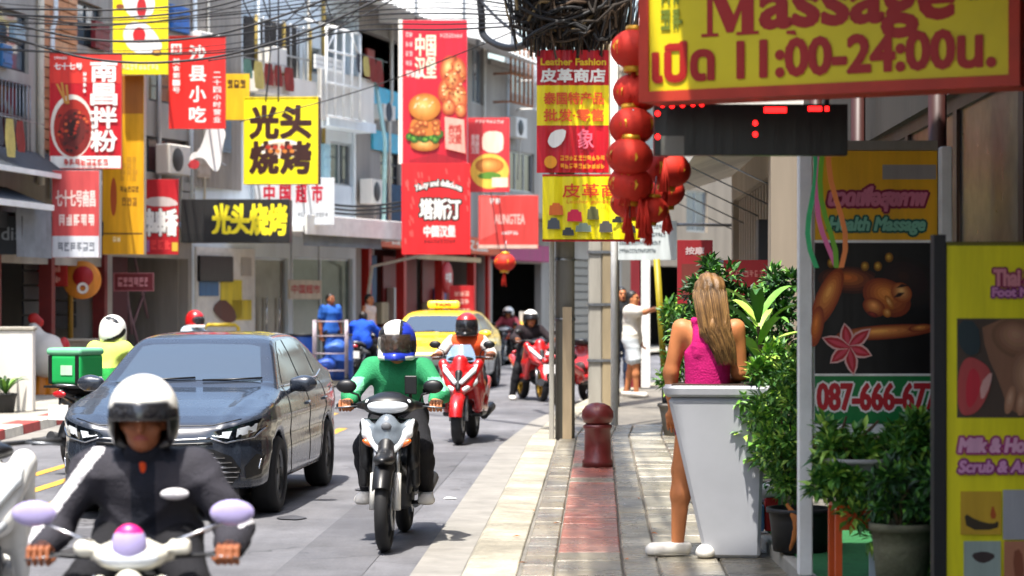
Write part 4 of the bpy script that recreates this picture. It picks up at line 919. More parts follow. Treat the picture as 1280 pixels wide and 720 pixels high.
# --- massage shop: overhead lightbox, LED bar, two standing posters
YM = 9.0
MSY = M('massage_yellow', '#dfca12', .4, var=.06, scale=3); MSR = M('massage_red', '#a81a10', .4, var=.08, scale=3)
s = Sign('lightbox_sign', 'large yellow massage lightbox with red serif letters and opening hours', (806, -96, 1250, 118), YM, MSY, side=M('massage_frame', '#b8341c', .45, var=.15), thick=.22, yaw=R(-26), border=M('massage_frame'), bw=.045)
def serif(s, t, x0, y0, x1, y1, col, bold):
    s.text(t, x0, y0, x1, y1, col, bold)
serif(s, 'assage', 956, -12, 1176, 50, MSR, 3.4)
for pts in ([(890, -28), (897, -28), (897, 34), (890, 34)], [(890, -28), (906, -28), (926, 20), (922, 34), (914, 34)], [(914, 34), (938, -28), (944, -28), (922, 34)], [(932, -28), (947, -28), (947, 34), (932, 34)]): s.poly(pts, MSR, name='lettering')
for x0, x1, y in ((883, 904, 34), (926, 953, 34), (883, 905, -32), (933, 953, -32)): s.rect(x0, y, x1, y+4, MSR, name='lettering')
for x in (972, 1086): s.poly([(x+14, 36), (x+24, 36), (x+26, 42), (x+14, 40)], MSR, name='lettering')
s.text('เปิด 11:00-24:00น.', 824, 44, 1222, 92, MSR, 2.6)
s.marks(832, -34, 862, -6, P('#6e7a1a'), 2); s.marks(832, 0, 862, 26, P('#6e7a1a'), 2); s.marks(1192, -12, 1216, 12, P('#5c6a1a'), 1)
for xx in (-s.w*.7, s.w*.7): MB().tube([(xx, .1, s.h), (xx, .1, s.h+.55)], .02, STL, 8).build('hanger', s.o)
s = Sign('led_display', 'black LED message bar under the yellow massage lightbox', (818, 130, 1060, 194), 9.7, P('#17191c', .3), thick=.08)
LED = M('led_red', '#ff1a1a', .4, var=0, emit=2.2)
for a in ((955, 134, 983, 141), (1010, 133, 1027, 139), (1031, 133, 1036, 139)): s.rect(*a, LED, name='led_segment')
for x, y in ((944, 154), (944, 168), (822, 142), (822, 171), (828, 131), (840, 132), (853, 131), (866, 130), (877, 130)): s.oval(x, y, 3.2, 3.6, LED, 12, name='led_segment')
s.rect(826, 170, 855, 194, P('#77766e'), name='sticker')
for xx in (-s.w*.8, s.w*.8): MB().tube([(xx, .06, s.h), (xx, .12, s.h+.9)], .012, STL, 6).build('hanger', s.o)
# poster on white posts
Yp = 11.0; sp = F/Yp
s = Sign('standing_poster', 'massage poster with a resting woman, a red flower and a phone number on white posts', (1018, 188, 1172, 530), Yp, P('#0f0b0c', .35), side=WHT, thick=.05)
s.rect(1018.5, 188.5, 1171.5, 303, P('#ecb01c', .4)); s.rect(1018.5, 300, 1171.5, 303.5, WH); s.rect(1018.5, 467, 1171.5, 470, WH); s.rect(1018.5, 470, 1171.5, 529, P('#157a3a', .4)); s.rect(1103, 206, 1170, 224, P('#9a9590'))
s.text('นวดเพื่อสุขภาพ', 1036, 234, 1158, 263, P('#d87a94'), 1.6, shear=.25, outline=(.018, P('#8c1a40'))); s.text('Health Massage', 1036, 272, 1156, 293, P('#7fc0a4'), 1.0, shear=.25, outline=(.014, P('#1c5a4c'))); s.text('087-666-677', 1022, 480, 1171, 512, P('#c01c28'), 1.6, outline=(.016, WH))
s.soft(1062, 350, 40, 17, 4, '#3a1408', '#d8702a')       # shoulders beyond
s.soft(1132, 352, 40, 30, 20, '#160a08', '#38180e', 4)   # dark hair
s.soft(1034, 372, 14, 40, 24, '#983a10', '#ffae52')      # upper arm
s.soft(1020, 408, 9, 26, 10, '#983a10', '#f08a34')
s.soft(1108, 372, 32, 22, 28, '#8a3410', '#f09640')      # face
s.soft(1092, 384, 15, 11, 30, '#8c3812', '#f8a858'); s.soft(1126, 366, 14, 12, 40, '#a8501c', '#ffc878')
s.soft(1108, 391, 6, 5, 60, '#b8641f', '#f2bc66', 4); s.soft(1111, 378, 4, 10, -30, '#b8641f', '#ffc878', 4)
s.poly([(1116, 372), (1122, 366), (1130, 366), (1124, 371)], '#2a0e08'); s.poly([(1119, 360), (1126, 355), (1136, 357), (1127, 359)], '#2a0e08'); s.soft(1090, 393, 7, 3, 20, '#6e1c10', '#a83424', 3)
s.soft(1106, 415, 62, 9, -4, '#8a3410', '#ffb256'); s.soft(1150, 410, 16, 5, -6, '#8c3812', '#e8a048', 4)
for i in range(6):
    a = -1.75+i*math.pi/3; cx, cy = 1060, 434; u = (math.cos(a), math.sin(a)); v = (-u[1], u[0]); L_ = 36 if i % 2 else 31
    for w_, e, c in ((8.5, 1.0, '#e6b8b0'), (6.2, .93, '#b8222c'), (2.6, .8, '#d8485a')):
        s.poly([(cx+u[0]*L_*e*t+v[0]*w_*k, cy+u[1]*L_*e*t+v[1]*w_*k) for t, k in ((0, .25), (.3, .85), (.5, 1), (.75, .7), (1, 0), (.75, -.7), (.5, -1), (.3, -.85), (0, -.25))], c)
for x, y in ((1038, 329), (1080, 333), (1110, 322), (1096, 333)): s.soft(x, y, 5, 6, 0, '#8c5a14', '#f2cc50', 3)
for xx, w_ in ((-s.w-.045, .036), (s.w+.045, .03)):
    MB().box((xx-w_, -.01, -s.o.location.z+.21), (xx+w_, .06, s.h+.02), WHT).build('post', s.o, bevel=.006)
MB().box((-s.w, .0, -s.h-.06), (s.w, .045, -s.h-.002), WHT).build('rail', s.o); MB().box((-s.w, .0, s.h+.002), (s.w, .045, s.h+.05), P('#8a8478')).build('rail', s.o)
# ribbons on the post
o = empty('ribbon_bundle', 'green, pink and orange ribbons tied to the white poster post', 'ribbon', at(1022, 140, 10.6))
for i, (c, dx) in enumerate((('#2fae6a', -.03), ('#e06aa0', -.01), ('#6aa81c', .02), ('#e8843a', .045))):
    mb = MB(); pts = [(dx+.05*math.sin(j*.7+i)*(j/9)+.06*(j/9)*(1 if i % 2 else .4), -.01*i, -.085*j) for j in range(10)]
    vs = [];
    for p in pts: vs += [(p[0]-.012, p[1], p[2]), (p[0]+.012, p[1]-.006, p[2]), (p[0]+.012, p[1]-.003, p[2]), (p[0]-.012, p[1]+.003, p[2])]
    mb.add(vs, [f for j in range(9) for f in ((4*j, 4*j+1, 4*j+5, 4*j+4), (4*j+2, 4*j+3, 4*j+7, 4*j+6), (4*j+1, 4*j+2, 4*j+6, 4*j+5), (4*j+3, 4*j, 4*j+4, 4*j+7))], P(c)); mb.build('ribbon', o)
# yellow standing poster at the right edge
Yq = 9.4
s = Sign('standing_poster', 'yellow massage price poster with hand and flower pictures at the right edge', (1183, 302, 1330, 760), Yq, P('#ece21a', .4), side=P('#1a1a1e'), thick=.06)
s.rect(1183.5, 302.5, 1329, 307, P('#6a6410')); s.rect(1196, 398, 1329, 522, P('#4a3a30')); s.poly([(1226, 399), (1328, 399), (1328, 520), (1262, 520), (1250, 480), (1232, 440)], P('#8a6048'), 1); s.soft(1272, 424, 34, 24, 20, '#7a523c', '#b08468'); s.soft(1292, 474, 30, 40, -15, '#8a6048', '#c89a7c'); s.soft(1262, 500, 6, 18, 12, '#a87858', '#d0a484', 4); s.soft(1276, 504, 6, 16, 6, '#a87858', '#d0a484', 4)
s.poly([(1196, 470), (1204, 448), (1218, 446), (1240, 462), (1236, 492), (1220, 518), (1197, 520)], P('#b84848'), 2); s.poly([(1206, 480), (1214, 456), (1226, 470), (1222, 500), (1208, 514)], P('#c8283a'), 2); s.poly([(1224, 480), (1240, 462), (1238, 480), (1226, 504)], P('#d8a49c'), 1); s.poly([(1197, 400), (1222, 402), (1226, 440), (1210, 446), (1197, 430)], P('#22343a'), 1)
s.text('Thai & Oil', 1242, 337, 1320, 357, P('#d88a94'), 1.2, outline=(.012, P('#8c2a4a'))); s.text('Foot Massage', 1240, 360, 1326, 374, P('#d08ab8'), .8, outline=(.01, P('#7a2a6a'))); s.text('Milk & Honey', 1198, 548, 1310, 570, P('#e0a8c4'), 1.4, outline=(.014, P('#a0306c')), shear=.2); s.text('Scrub & Aroma', 1198, 576, 1316, 590, P('#d89ac4'), 1.0, outline=(.012, P('#8c2a6a')), shear=.2)
s.rect(1200, 614, 1251, 668, P('#c8a028')); s.poly([(1204, 640), (1220, 650), (1240, 655), (1248, 650), (1246, 662), (1208, 662)], P('#3a2e1c'), 1); s.poly([(1236, 648), (1240, 628), (1246, 648)], P('#b0501c'), 1); s.rect(1253, 612, 1329, 674, P('#a8a8ac')); s.rect(1204, 676, 1250, 758, P('#9aa8a0')); s.poly([(1212, 692), (1230, 688), (1246, 694), (1232, 704), (1220, 702)], P('#3a2c2c'), 1); s.rect(1254, 676, 1329, 758, P('#b87a5c')); s.poly([(1264, 690), (1276, 684), (1280, 720), (1270, 740)], P('#8a4c34'), 1)
for xx in (-s.w-.03, s.w+.03): MB().box((xx-.026, -.01, -s.o.location.z+.13), (xx+.026, .07, s.h+.03), P('#1a1a1e')).build('post', s.o)

# --- lanterns
LR = M('lantern_silk', '#d02a14', .7, var=.15, scale=20); LG = M('lantern_gold', '#d9a02a', .35, .4, var=.1)
def lantern_proto():
    o = empty('paper_lantern', 'x', 'lantern', group='red lanterns strung beside the yellow massage lightbox')
    n = 28; mb = MB(); prof = []
    for j in range(n):
        a = 2*math.pi*j/n
    vs = []; K = 12
    for j in range(n):
        a = 2*math.pi*j/n; rr = .1*(1.0 if j % 2 else .9)
        for i in range(K+1):
            t = math.pi*(.1+.8*i/K); vs.append((rr*math.sin(t)*math.cos(a), rr*math.sin(t)*math.sin(a), .082*math.cos(t)))
    mb.add(vs, [(j*(K+1)+i, ((j+1) % n)*(K+1)+i, ((j+1) % n)*(K+1)+i+1, j*(K+1)+i+1) for j in range(n) for i in range(K)], LR, True); mb.build('shade', o)
    MB().lathe([(0, .094), (.04, .094), (.042, .07), (0, .07)], LG, 16).build('cap', o); MB().lathe([(0, -.094), (.04, -.094), (.042, -.07), (0, -.07)], LG, 16).build('cap', o)
    for a in (.4, 1.5, 2.7, 3.9, 5.2):                 # gold motif on the silk
        mb = MB(); mb.add([(.1015*math.cos(a+u*.16)*(1-.18*v*v), .1015*math.sin(a+u*.16)*(1-.18*v*v), v*.03) for u, v in ((-1, 0), (-.4, .8), (.5, 1), (1, .1), (.4, -.9), (-.5, -1))], [(0, 1, 2, 3, 4, 5)], LG); mb.build('gold_motif', o)
    MB().tube([(0, 0, .09), (0, 0, .2)], .004, STL, 5).build('cord', o)
    mb = MB()
    for i in range(26):
        a = random.uniform(0, 6.28); r = random.uniform(.004, .03); mb.tube([(r*.3*math.cos(a), r*.3*math.sin(a), -.09), (r*math.cos(a), r*math.sin(a), -.19-random.uniform(0, .03))], .0035, LR, 4)
    mb.build('tassel', o); return o
lp = lantern_proto(); spots = [(793, 62, 10.3, 1.02, 'topmost lantern, half behind the edge of the massage lightbox'), (795, 116, 10.35, 1.0, 'second lantern from the top at the lightbox edge'), (790, 158, 10.3, .98, 'third lantern from the top beside the LED bar'), (787, 196, 10.25, .98, 'fourth lantern from the top with a gold motif'), (788, 230, 10.3, .95, 'fifth lantern from the top over the yellow bag banner'), (786, 254, 10.5, .8, 'lowest lantern overlapping the yellow bag banner'), (836, 212, 10.5, .95, 'dark red lantern under the LED bar'), (832, 240, 10.9, .85, 'small rear lantern below the LED bar'), (815, 262, 10.35, .7, 'small lantern trailing the long tassel')]
for i, (x, y, Y, sc_, lb) in enumerate(spots):
    o = lp if i == 0 else copy_tree(lp); o.location = at(x, y, Y); o.scale = (sc_*1.15,)*3; o.rotation_euler = (R(random.uniform(-9, 9)), R(random.uniform(-9, 9)), random.uniform(0, 6)); o['label'] = 'red paper '+lb
o = empty('lantern_string', 'thin wire and red tassels that carry the red lanterns', 'string', at(792, 10, 10.3))
MB().tube([(0, 0, 1.2), (0, 0, 0), (-.02, 0, -.5), (-.02, 0, -1.0)], .004, STL, 5).build('wire', o)
for x, y in ((800, 270), (803, 282), (831, 224), (808, 276)):
    mb = MB(); q = at(x, y, 10.25)-o.location
    for i in range(30): a = random.uniform(0, 6.28); r = random.uniform(.005, .035); mb.tube([(q.x, q.y, q.z+.1), (q.x+r*math.cos(a), q.y+r*math.sin(a), q.z-.06)], .004, LR, 4)
    mb.build('tassel', o)
o = copy_tree(lp); o.location = at(631, 328, 45); o.scale = (2.3,)*3; o['label'] = 'single red lantern hanging before the tea shop'; o['group'] = 'far lanterns'
# ================================================================ CARS
def poly_sd(px, pz, poly):
    """signed distance to a closed polygon, arrays in, negative inside"""
    p = np.array(poly, float); d = np.full(np.broadcast(px, pz).shape, 1e9); inside = np.zeros(d.shape, bool)
    for i in range(len(p)):
        a, b = p[i], p[(i+1) % len(p)]; e = b-a; L = e@e
        if L < 1e-12: continue
        t = np.clip(((px-a[0])*e[0]+(pz-a[1])*e[1])/L, 0, 1); d = np.minimum(d, (px-a[0]-t*e[0])**2+(pz-a[1]-t*e[1])**2)
        c = ((a[1] <= pz) & (b[1] > pz)) | ((b[1] <= pz) & (a[1] > pz))
        if a[1] != b[1]: inside ^= c & (px < a[0]+(pz-a[1])/(b[1]-a[1])*e[0])
    d = np.sqrt(d); return np.where(inside, -d, d)
SIDE = smooth_poly([(-2.16, .22), (-2.2, .34), (-2.21, .56), (-2.17, .7), (-2.06, .79), (-1.6, .905), (-1.12, .985), (-.98, 1.02), (-.42, 1.345), (-.22, 1.425), (.25, 1.475), (.75, 1.465), (1.15, 1.39), (1.72, 1.135), (1.9, 1.1), (2.12, 1.08), (2.17, .96), (2.2, .6), (2.16, .3), (2.08, .22)], 1)
FRONT = smooth_poly([(-.72, .2), (.72, .2), (.84, .27), (.868, .45), (.872, .66), (.858, .84), (.80, .965), (.765, 1.0), (.60, 1.38), (.52, 1.445), (.3, 1.48), (-.3, 1.48), (-.52, 1.445), (-.60, 1.38), (-.765, 1.0), (-.80, .965), (-.858, .84), (-.872, .66), (-.868, .45), (-.84, .27)], 1)
PLAN = smooth_poly([(-.3, -2.215), (.3, -2.215), (.62, -2.12), (.78, -1.94), (.86, -1.6), (.872, -1.2), (.872, 1.3), (.845, 1.75), (.74, 2.06), (.5, 2.19), (-.5, 2.19), (-.74, 2.06), (-.845, 1.75), (-.872, 1.3), (-.872, -1.2), (-.86, -1.6), (-.78, -1.94), (-.62, -2.12)], 1)
def smax(a, b, k): return -smin(-a, -b, k)
WY = (-1.33, 1.24); WR = .315
def car_fn(X, Y, Z):
    a = poly_sd(Y, Z, SIDE); b = poly_sd(X, Z, FRONT); c = poly_sd(X, Y, PLAN)
    d = smax(smax(a, b, .05), c, .06)
    # crease along the flank and a hollow below it
    d = d+.010*np.exp(-((Z-.62)/.07)**2)*(np.abs(X) > .6)-.006*np.exp(-((Z-.78)/.04)**2)*(np.abs(X) > .6)
    # raised edges of the bonnet
    d = d-.012*np.exp(-((np.abs(X)-.52-.12*(Y+2.1))/.06)**2)*((Y < -.95) & (Z > .7))
    for wy in WY:
        q = np.sqrt((Y-wy)**2+(Z-WR)**2)
        d = smax(d, -(np.maximum(q-.355, .60-np.abs(X))), .012)
    return d
CARF = {}
def car_shell():
    if 'V' not in CARF:
        h = .022; D, lo = field([fnprim(car_fn, (-.9, -2.25, .18), (.9, 2.24, 1.5), k=0)], h, 0); CARF['V'] = nets(D, lo, h)
    return CARF['V']
def march(p, d, n=26):
    p = np.array(p, float); d = np.array(d, float)
    for _ in range(n): p = p+d[None, :]*np.clip(car_fn(p[:, 0], p[:, 1], p[:, 2]), -.05, .3)[:, None]*.85
    return p
def grad(p):
    e = 1e-3; g = np.stack([car_fn(*(p+np.eye(3)[i]*e).T)-car_fn(*(p-np.eye(3)[i]*e).T) for i in range(3)], 1)
    return g/np.maximum(1e-9, np.linalg.norm(g, axis=1))[:, None]
def car_patch(name, poly, view, mat, parent, off=.004, cuts=3, side=1):
    """a panel lying on the body: polygon drawn in the 'side' (y,z), 'front' / 'rear' (x,z) or 'top' (x,y) view"""
    key = (str(poly), view, off, side)
    if key in CARF:
        me = CARF[key].copy(); me.materials.clear(); me.materials.append(mat); return put(bpy.data.objects.new(name, me), parent)
    bm = bmesh.new()
    f = bm.faces.new([bm.verts.new((a, b, 0)) for a, b in poly]); bmesh.ops.triangulate(bm, faces=[f])
    for _ in range(cuts): bmesh.ops.subdivide_edges(bm, edges=[e for e in bm.edges if e.calc_length() > .07], cuts=1, use_grid_fill=True); bmesh.ops.triangulate(bm, faces=bm.faces)
    U = np.array([v.co[:2] for v in bm.verts]); z = np.zeros(len(U))
    if view == 'side': p, d = np.stack([z+side*1.2, U[:, 0], U[:, 1]], 1), (-side, 0, 0)
    elif view == 'front': p, d = np.stack([U[:, 0], z-2.6, U[:, 1]], 1), (0, 1, 0)
    elif view == 'rear': p, d = np.stack([U[:, 0], z+2.6, U[:, 1]], 1), (0, -1, 0)
    else: p, d = np.stack([U[:, 0], U[:, 1], z+1.8], 1), (0, 0, -1)
    p = march(p, d); p = p+grad(p)*off
    me = bpy.data.meshes.new(name)
    for v, q in zip(bm.verts, p): v.co = q
    bmesh.ops.recalc_face_normals(bm, faces=bm.faces)
    bm.to_mesh(me); bm.free(); me.materials.append(mat)
    g = grad(p.mean(0)[None, :])[0]; s_ = sum(1 if (pl.normal @ Vector(g)) > 0 else -1 for pl in me.polygons)
    if s_ < 0: me.flip_normals()
    me.polygons.foreach_set('use_smooth', [True]*len(me.polygons)); CARF[key] = me; return put(bpy.data.objects.new(name, me), parent)
def car_line(name, pts, view, mat, parent, r=.006, side=1, off=.0):
    key = (str(pts), view, off, side, r)
    if key in CARF:
        me = CARF[key].copy(); me.materials.clear(); me.materials.append(mat); return put(bpy.data.objects.new(name, me), parent)
    q = []
    for a, b in zip(pts, pts[1:]):
        for t in np.linspace(0, 1, 7)[:-1]: q.append((a[0]+(b[0]-a[0])*t, a[1]+(b[1]-a[1])*t))
    q.append(pts[-1]); U = np.array(q); z = np.zeros(len(U))
    if view == 'side': p, d = np.stack([z+side*1.2, U[:, 0], U[:, 1]], 1), (-side, 0, 0)
    elif view == 'front': p, d = np.stack([U[:, 0], z-2.6, U[:, 1]], 1), (0, 1, 0)
    else: p, d = np.stack([U[:, 0], U[:, 1], z+1.8], 1), (0, 0, -1)
    p = march(p, d); p = p+grad(p)*off
    mb = MB(); mb.tube([tuple(x) for x in p], r, mat, 6); ob = mb.build(name, parent); CARF[key] = ob.data; return ob
def wheel(parent, x, y, r, wd, side, rimmat, n=10):
    w_ = empty('wheel', None, None, (x, y, r), 0, parent=parent)
    MB().lathe([(r*.66, -wd/2), (r*.9, -wd/2), (r*.985, -wd*.36), (r, -wd*.15), (r, wd*.15), (r*.985, wd*.36), (r*.9, wd/2), (r*.66, wd/2)], RUB, 40, 'x', closed=True).build('tyre', w_)
    mb = MB(); xo = side*wd*.42
    mb.lathe([(r*.66, xo*.9), (r*.69, xo), (r*.64, xo*.98), (r*.6, xo*.6), (r*.6, -xo)], rimmat, 36, 'x')
    for i in range(n):
        a = 2*math.pi*i/n; c, s_ = math.cos(a), math.sin(a); t = .028
        vs = [(xo*.8, c*rr-s_*tt, s_*rr+c*tt) for rr, tt in ((r*.1, -t), (r*.1, t), (r*.63, t*1.3), (r*.63, -t*1.3))]+[(xo*.2, c*rr-s_*tt, s_*rr+c*tt) for rr, tt in ((r*.1, -t), (r*.1, t), (r*.63, t*1.3), (r*.63, -t*1.3))]
        mb.add(vs, [(0, 1, 2, 3), (4, 7, 6, 5), (0, 4, 5, 1), (1, 5, 6, 2), (2, 6, 7, 3), (3, 7, 4, 0)], rimmat)
    mb.lathe([(0, xo*.95), (r*.16, xo*.9), (r*.18, xo*.3)], rimmat, 16, 'x'); mb.lathe([(0, -xo*.3), (r*.6, -xo*.3)], BLK, 24, 'x'); mb.build('rim', w_)
    return w_
def car(label, loc, rz, body, glass=WIN, lower=None, grille='bars', cat='car', wipers=True, slim=True, lamp=LMP):
    o = empty('car', label, cat, loc, rz); V, Q = car_shell()
    me = bpy.data.meshes.new('body'); me.from_pydata(V.tolist(), [], Q.tolist()); me.update(); me.materials.append(body); me.materials.append(lower or body); me.materials.append(BLK)
    me.polygons.foreach_set('use_smooth', np.ones(len(me.polygons), bool)); C = V[Q].mean(1); mi = np.zeros(len(Q), np.int32)
    if lower: mi[C[:, 2] < .68] = 1
    mi[C[:, 2] < .235] = 2
    q = np.minimum(np.hypot(C[:, 1]-WY[0], C[:, 2]-WR), np.hypot(C[:, 1]-WY[1], C[:, 2]-WR)); mi[(q < .352) & (np.abs(C[:, 0]) < .83)] = 2
    me.polygons.foreach_set('material_index', mi); b = put(bpy.data.objects.new('body', me), o)
    ws = [(-.62, 1.045), (-.35, 1.06), (0, 1.065), (.35, 1.06), (.62, 1.045), (.515, 1.335), (.42, 1.352), (0, 1.36), (-.42, 1.352), (-.515, 1.335)]
    car_patch('windscreen', ws, 'front', glass, o, .004)
    car_patch('rear_window', [(-.56, 1.15), (.56, 1.15), (.47, 1.36), (0, 1.375), (-.47, 1.36)], 'rear', GLD, o)
    for sd in (-1, 1):
        car_patch('side_window', [(-.72, 1.035), (.13, 1.045), (.10, 1.385), (-.12, 1.375), (-.3, 1.31)], 'side', GLD, o, side=sd); car_patch('side_window', [(.2, 1.045), (.98, 1.06), (.98, 1.33), (.6, 1.395), (.17, 1.39)], 'side', GLD, o, side=sd)
        car_patch('side_window', [(1.04, 1.065), (1.36, 1.10), (1.04, 1.30)], 'side', GLD, o, side=sd)
        car_line('window_trim', [(-.86, 1.01), (.2, 1.02), (1.1, 1.035), (1.5, 1.09)], 'side', CHR if slim else BLK, o, .007, sd)
        for pl in ([(-.78, 1.0), (-.84, .8), (-.8, .38), (-.7, .27)], [(.16, 1.02), (.15, .7), (.17, .27)], [(1.12, 1.03), (1.05, .75), (.83, .55), (.78, .27)], [(-.8, .27), (.8, .27)]): car_line('door_gap', pl, 'side', BLK, o, .005, sd)
        for y in (-.02, .93): 
            car_line('door_handle', [(y, .835), (y+.16, .84)], 'side', body, o, .014, sd, .01)
        car_patch('headlight', [(sd*x, z) for x, z in ((.40, .665), (.52, .62), (.74, .66), (.83, .74), (.80, .80), (.62, .745), (.44, .70))], 'front', GLD, o, .004)
        car_patch('headlight_lens', [(sd*x, z) for x, z in ((.45, .672), (.58, .65), (.60, .71), (.50, .70))], 'front', lamp, o, .007, 2); car_patch('headlight_lens', [(sd*x, z) for x, z in ((.63, .66), (.76, .70), (.77, .765), (.64, .725))], 'front', lamp, o, .007, 2)
        car_line('daylight_strip', [(sd*.44, .655), (sd*.56, .618), (sd*.75, .655), (sd*.82, .73)], 'front', CHR, o, .007, off=.004)
        car_patch('bumper_vent', [(sd*x, z) for x, z in ((.70, .33), (.79, .36), (.81, .50), (.76, .52), (.69, .42))], 'front', BLK, o, .004, 2); car_line('bumper_trim', [(sd*.775, .40), (sd*.79, .48)], 'front', CHR, o, .008, off=.006)
        m = empty('mirror', None, None, (sd*.93, -.62, 1.03), 0, parent=o)
        solid('mirror_shell', [ell((0, 0, 0), (.11, .07, .07)), rbox((-sd*.03, .0, -.01), (.09, .055, .055), .03), cap((-sd*.1, .03, -.05), (-sd*.17, .03, -.09), .022)], .012, body, m, .02)
        MB().add([(-.085, .072, -.045), (.085, .072, -.045), (.085, .072, .05), (-.085, .072, .05)], [(0, 1, 2, 3)], MIR).build('mirror_glass', m)
        for wy in WY: wheel(o, sd*.755, wy, WR, .205, sd, M('alloy_dark', '#6a6c70', .3, .9, var=.05))
        car_patch('tail_light', [(sd*x, z) for x, z in ((.45, .86), (.76, .84), (.80, .95), (.5, .97))], 'rear', REDL, o, .005, 2)
    car_line('bonnet_gap', [(-.66, .80), (-.45, .752), (0, .742), (.45, .752), (.66, .80)], 'front', BLK, o, .005)
    if grille:
        car_patch('grille', [(-.46, .57), (.46, .57), (.60, .51), (.67, .40), (.60, .28), (-.60, .28), (-.67, .40), (-.60, .51)], 'front', BLK, o, .004)
        for i in range(7):
            z = .54-i*.038; xw = (.47, .55, .60, .635, .655, .64, .61)[i]
            car_line('grille_bar', [(-xw, z), (0, z-.006), (xw, z)], 'front', CHR if slim else DGR, o, .009, off=.008)
        car_line('nose_bar', [(-.44, .655), (-.2, .64), (0, .636), (.2, .64), (.44, .655)], 'front', CHR, o, .010, off=.004); car_line('nose_bar', [(-.46, .615), (0, .60), (.46, .615)], 'front', BLK, o, .012, off=.003)
        pl_ = MB(); pl_.box((-.17, -2.255, .40), (.17, -2.243, .49), P('#e8e6e0')); pl_.build('number_plate', o)
        MB().lathe([(0, -.01), (.045, -.008), (.05, 0)], CHR, 20, 'y', (0, -2.232, .69)).build('badge', o)
    if wipers:
        for x0, x1 in ((-.5, .05), (.12, .62)):
            p = march(np.array([[x0, -2.6, 1.055], [(x0+x1)/2, -2.6, 1.062], [x1, -2.6, 1.075]]), (0, 1, 0)); MB().tube([tuple(v+np.array([0, -.012, .012])) for v in p], .009, BLK, 6).build('wiper', o)
    MB().box((-.62, -1.9, .17), (.62, 1.9, .24), BLK).build('underbody', o)
    return o
NAVY = M('paint_black_metallic', '#2a303b', .25, .15, var=.02, coat=.8)
c0 = gp(352, 640)                                       # front wheel nearest the kerb side
RZC = R(-4.0)
CS = .93; off_ = Matrix.Rotation(RZC, 3, 'Z') @ Vector((.86, WY[0], 0))*CS
car('black sedan with bright grille bars driving behind the white-helmeted rider', (c0.x-off_.x, c0.y-off_.y, 0), RZC, NAVY).scale = (CS,)*3
TY = M('paint_taxi_yellow', '#e8c41c', .28, var=.02, coat=.9)
t = car('yellow taxi with a roof lamp behind the red scooter', (-1.3, 39.9, 0), R(-9), TY, lower=M('paint_taxi_grey', '#56605c', .3, var=.03, coat=.8), grille=None, cat='taxi', slim=False)  # lower body takes an even grey-green
tl = solid('roof_lamp', [rbox((0, .2, 1.56), (.3, .09, .07), .05)], .02, M('taxi_lamp', '#efd84a', .35, var=.04), t); lettering(tl, 'TAXI', -.15, 1.535, .15, 1.585, P('#b02020'), .006, .105)
car_patch('grille', [(-.5, .5), (.5, .5), (.45, .36), (-.45, .36)], 'front', BLK, t)
# ================================================================ MOTORBIKES (front towards -y, tyres on z=0)
def bike_wheel(parent, y, r, wd, rim, spokes=5, steer=0):
    w_ = empty('wheel', None, None, (0, y, r), steer, parent=parent)
    mb = MB(); mb.lathe([(r*.72, -wd*.42), (r*.86, -wd*.5), (r*.95, -wd*.38), (r, -wd*.1), (r, wd*.1), (r*.95, wd*.38), (r*.86, wd*.5), (r*.72, wd*.42)], RUB, 40, 'x', closed=True); mb.build('tyre', w_)
    mb = MB(); mb.lathe([(r*.72, -wd*.4), (r*.66, -wd*.32), (r*.66, wd*.32), (r*.72, wd*.4)], rim, 36, 'x')
    for i in range(spokes):
        a = 2*math.pi*i/spokes; mb.tube([(0, math.cos(a)*.03, math.sin(a)*.03), (0, math.cos(a+.15)*r*.67, math.sin(a+.15)*r*.67)], [.022, .014], rim, 6)
    mb.lathe([(0, -.05), (.035, -.05), (.035, .05), (0, .05)], rim, 14, 'x'); mb.build('rim', w_)
    MB().lathe([(r*.25, .05), (r*.5, .05), (r*.5, .055), (r*.25, .055)], STL, 24, 'x', closed=True).build('brake_disc', w_)
    return w_
def fender(parent, y, z, r, wd, a0, a1, mat, name='fender'):
    mb = MB(); n = 18; k = 7; vs = []
    for s_ in (0, .012):
        for i in range(n+1):
            a = R(a0+(a1-a0)*i/n)
            for j in range(k):
                t = -1+2*j/(k-1); rr = r-s_-.05*abs(t)**2.5; vs.append((t*wd*(1-.25*abs(i/n-.5)), y-math.cos(a)*rr, z+math.sin(a)*rr))
    N = (n+1)*k; fs = []
    for i in range(n):
        for j in range(k-1):
            q = i*k+j; fs += [(q, q+1, q+k+1, q+k), (N+q, N+q+k, N+q+k+1, N+q+1)]
        fs += [(i*k, i*k+k, N+i*k+k, N+i*k), (i*k+k-1, N+i*k+k-1, N+i*k+2*k-1, i*k+2*k-1)]
    mb.add(vs, fs, mat, True); return mb.build(name, parent)
def mirror_set(o, x, y, z, mx, mz, my, shell, glass=MIR, rx=.068, rzz=.046, sides=(-1, 1), stalk=BLK):
    for s_ in sides:
        m = empty('mirror', None, None, parent=o)
        MB().tube([(s_*x, y, z), (s_*(x+.02), y-.02, z+.06), (s_*mx, my, mz-.03)], .0075, stalk, 7).build('stalk', m)
        solid('mirror_shell', [ell((s_*mx, my, mz), (rx, .022, rzz)), ell((s_*mx, my-.012, mz), (rx*.8, .018, rzz*.8))], .007, shell, m, .01)
        mb = MB(); n = 20; mb.add([(s_*mx+rx*.85*math.cos(2*math.pi*i/n), my+.0235, mz+rzz*.82*math.sin(2*math.pi*i/n)) for i in range(n)], [tuple(range(n))], glass); mb.build('mirror_glass', m)
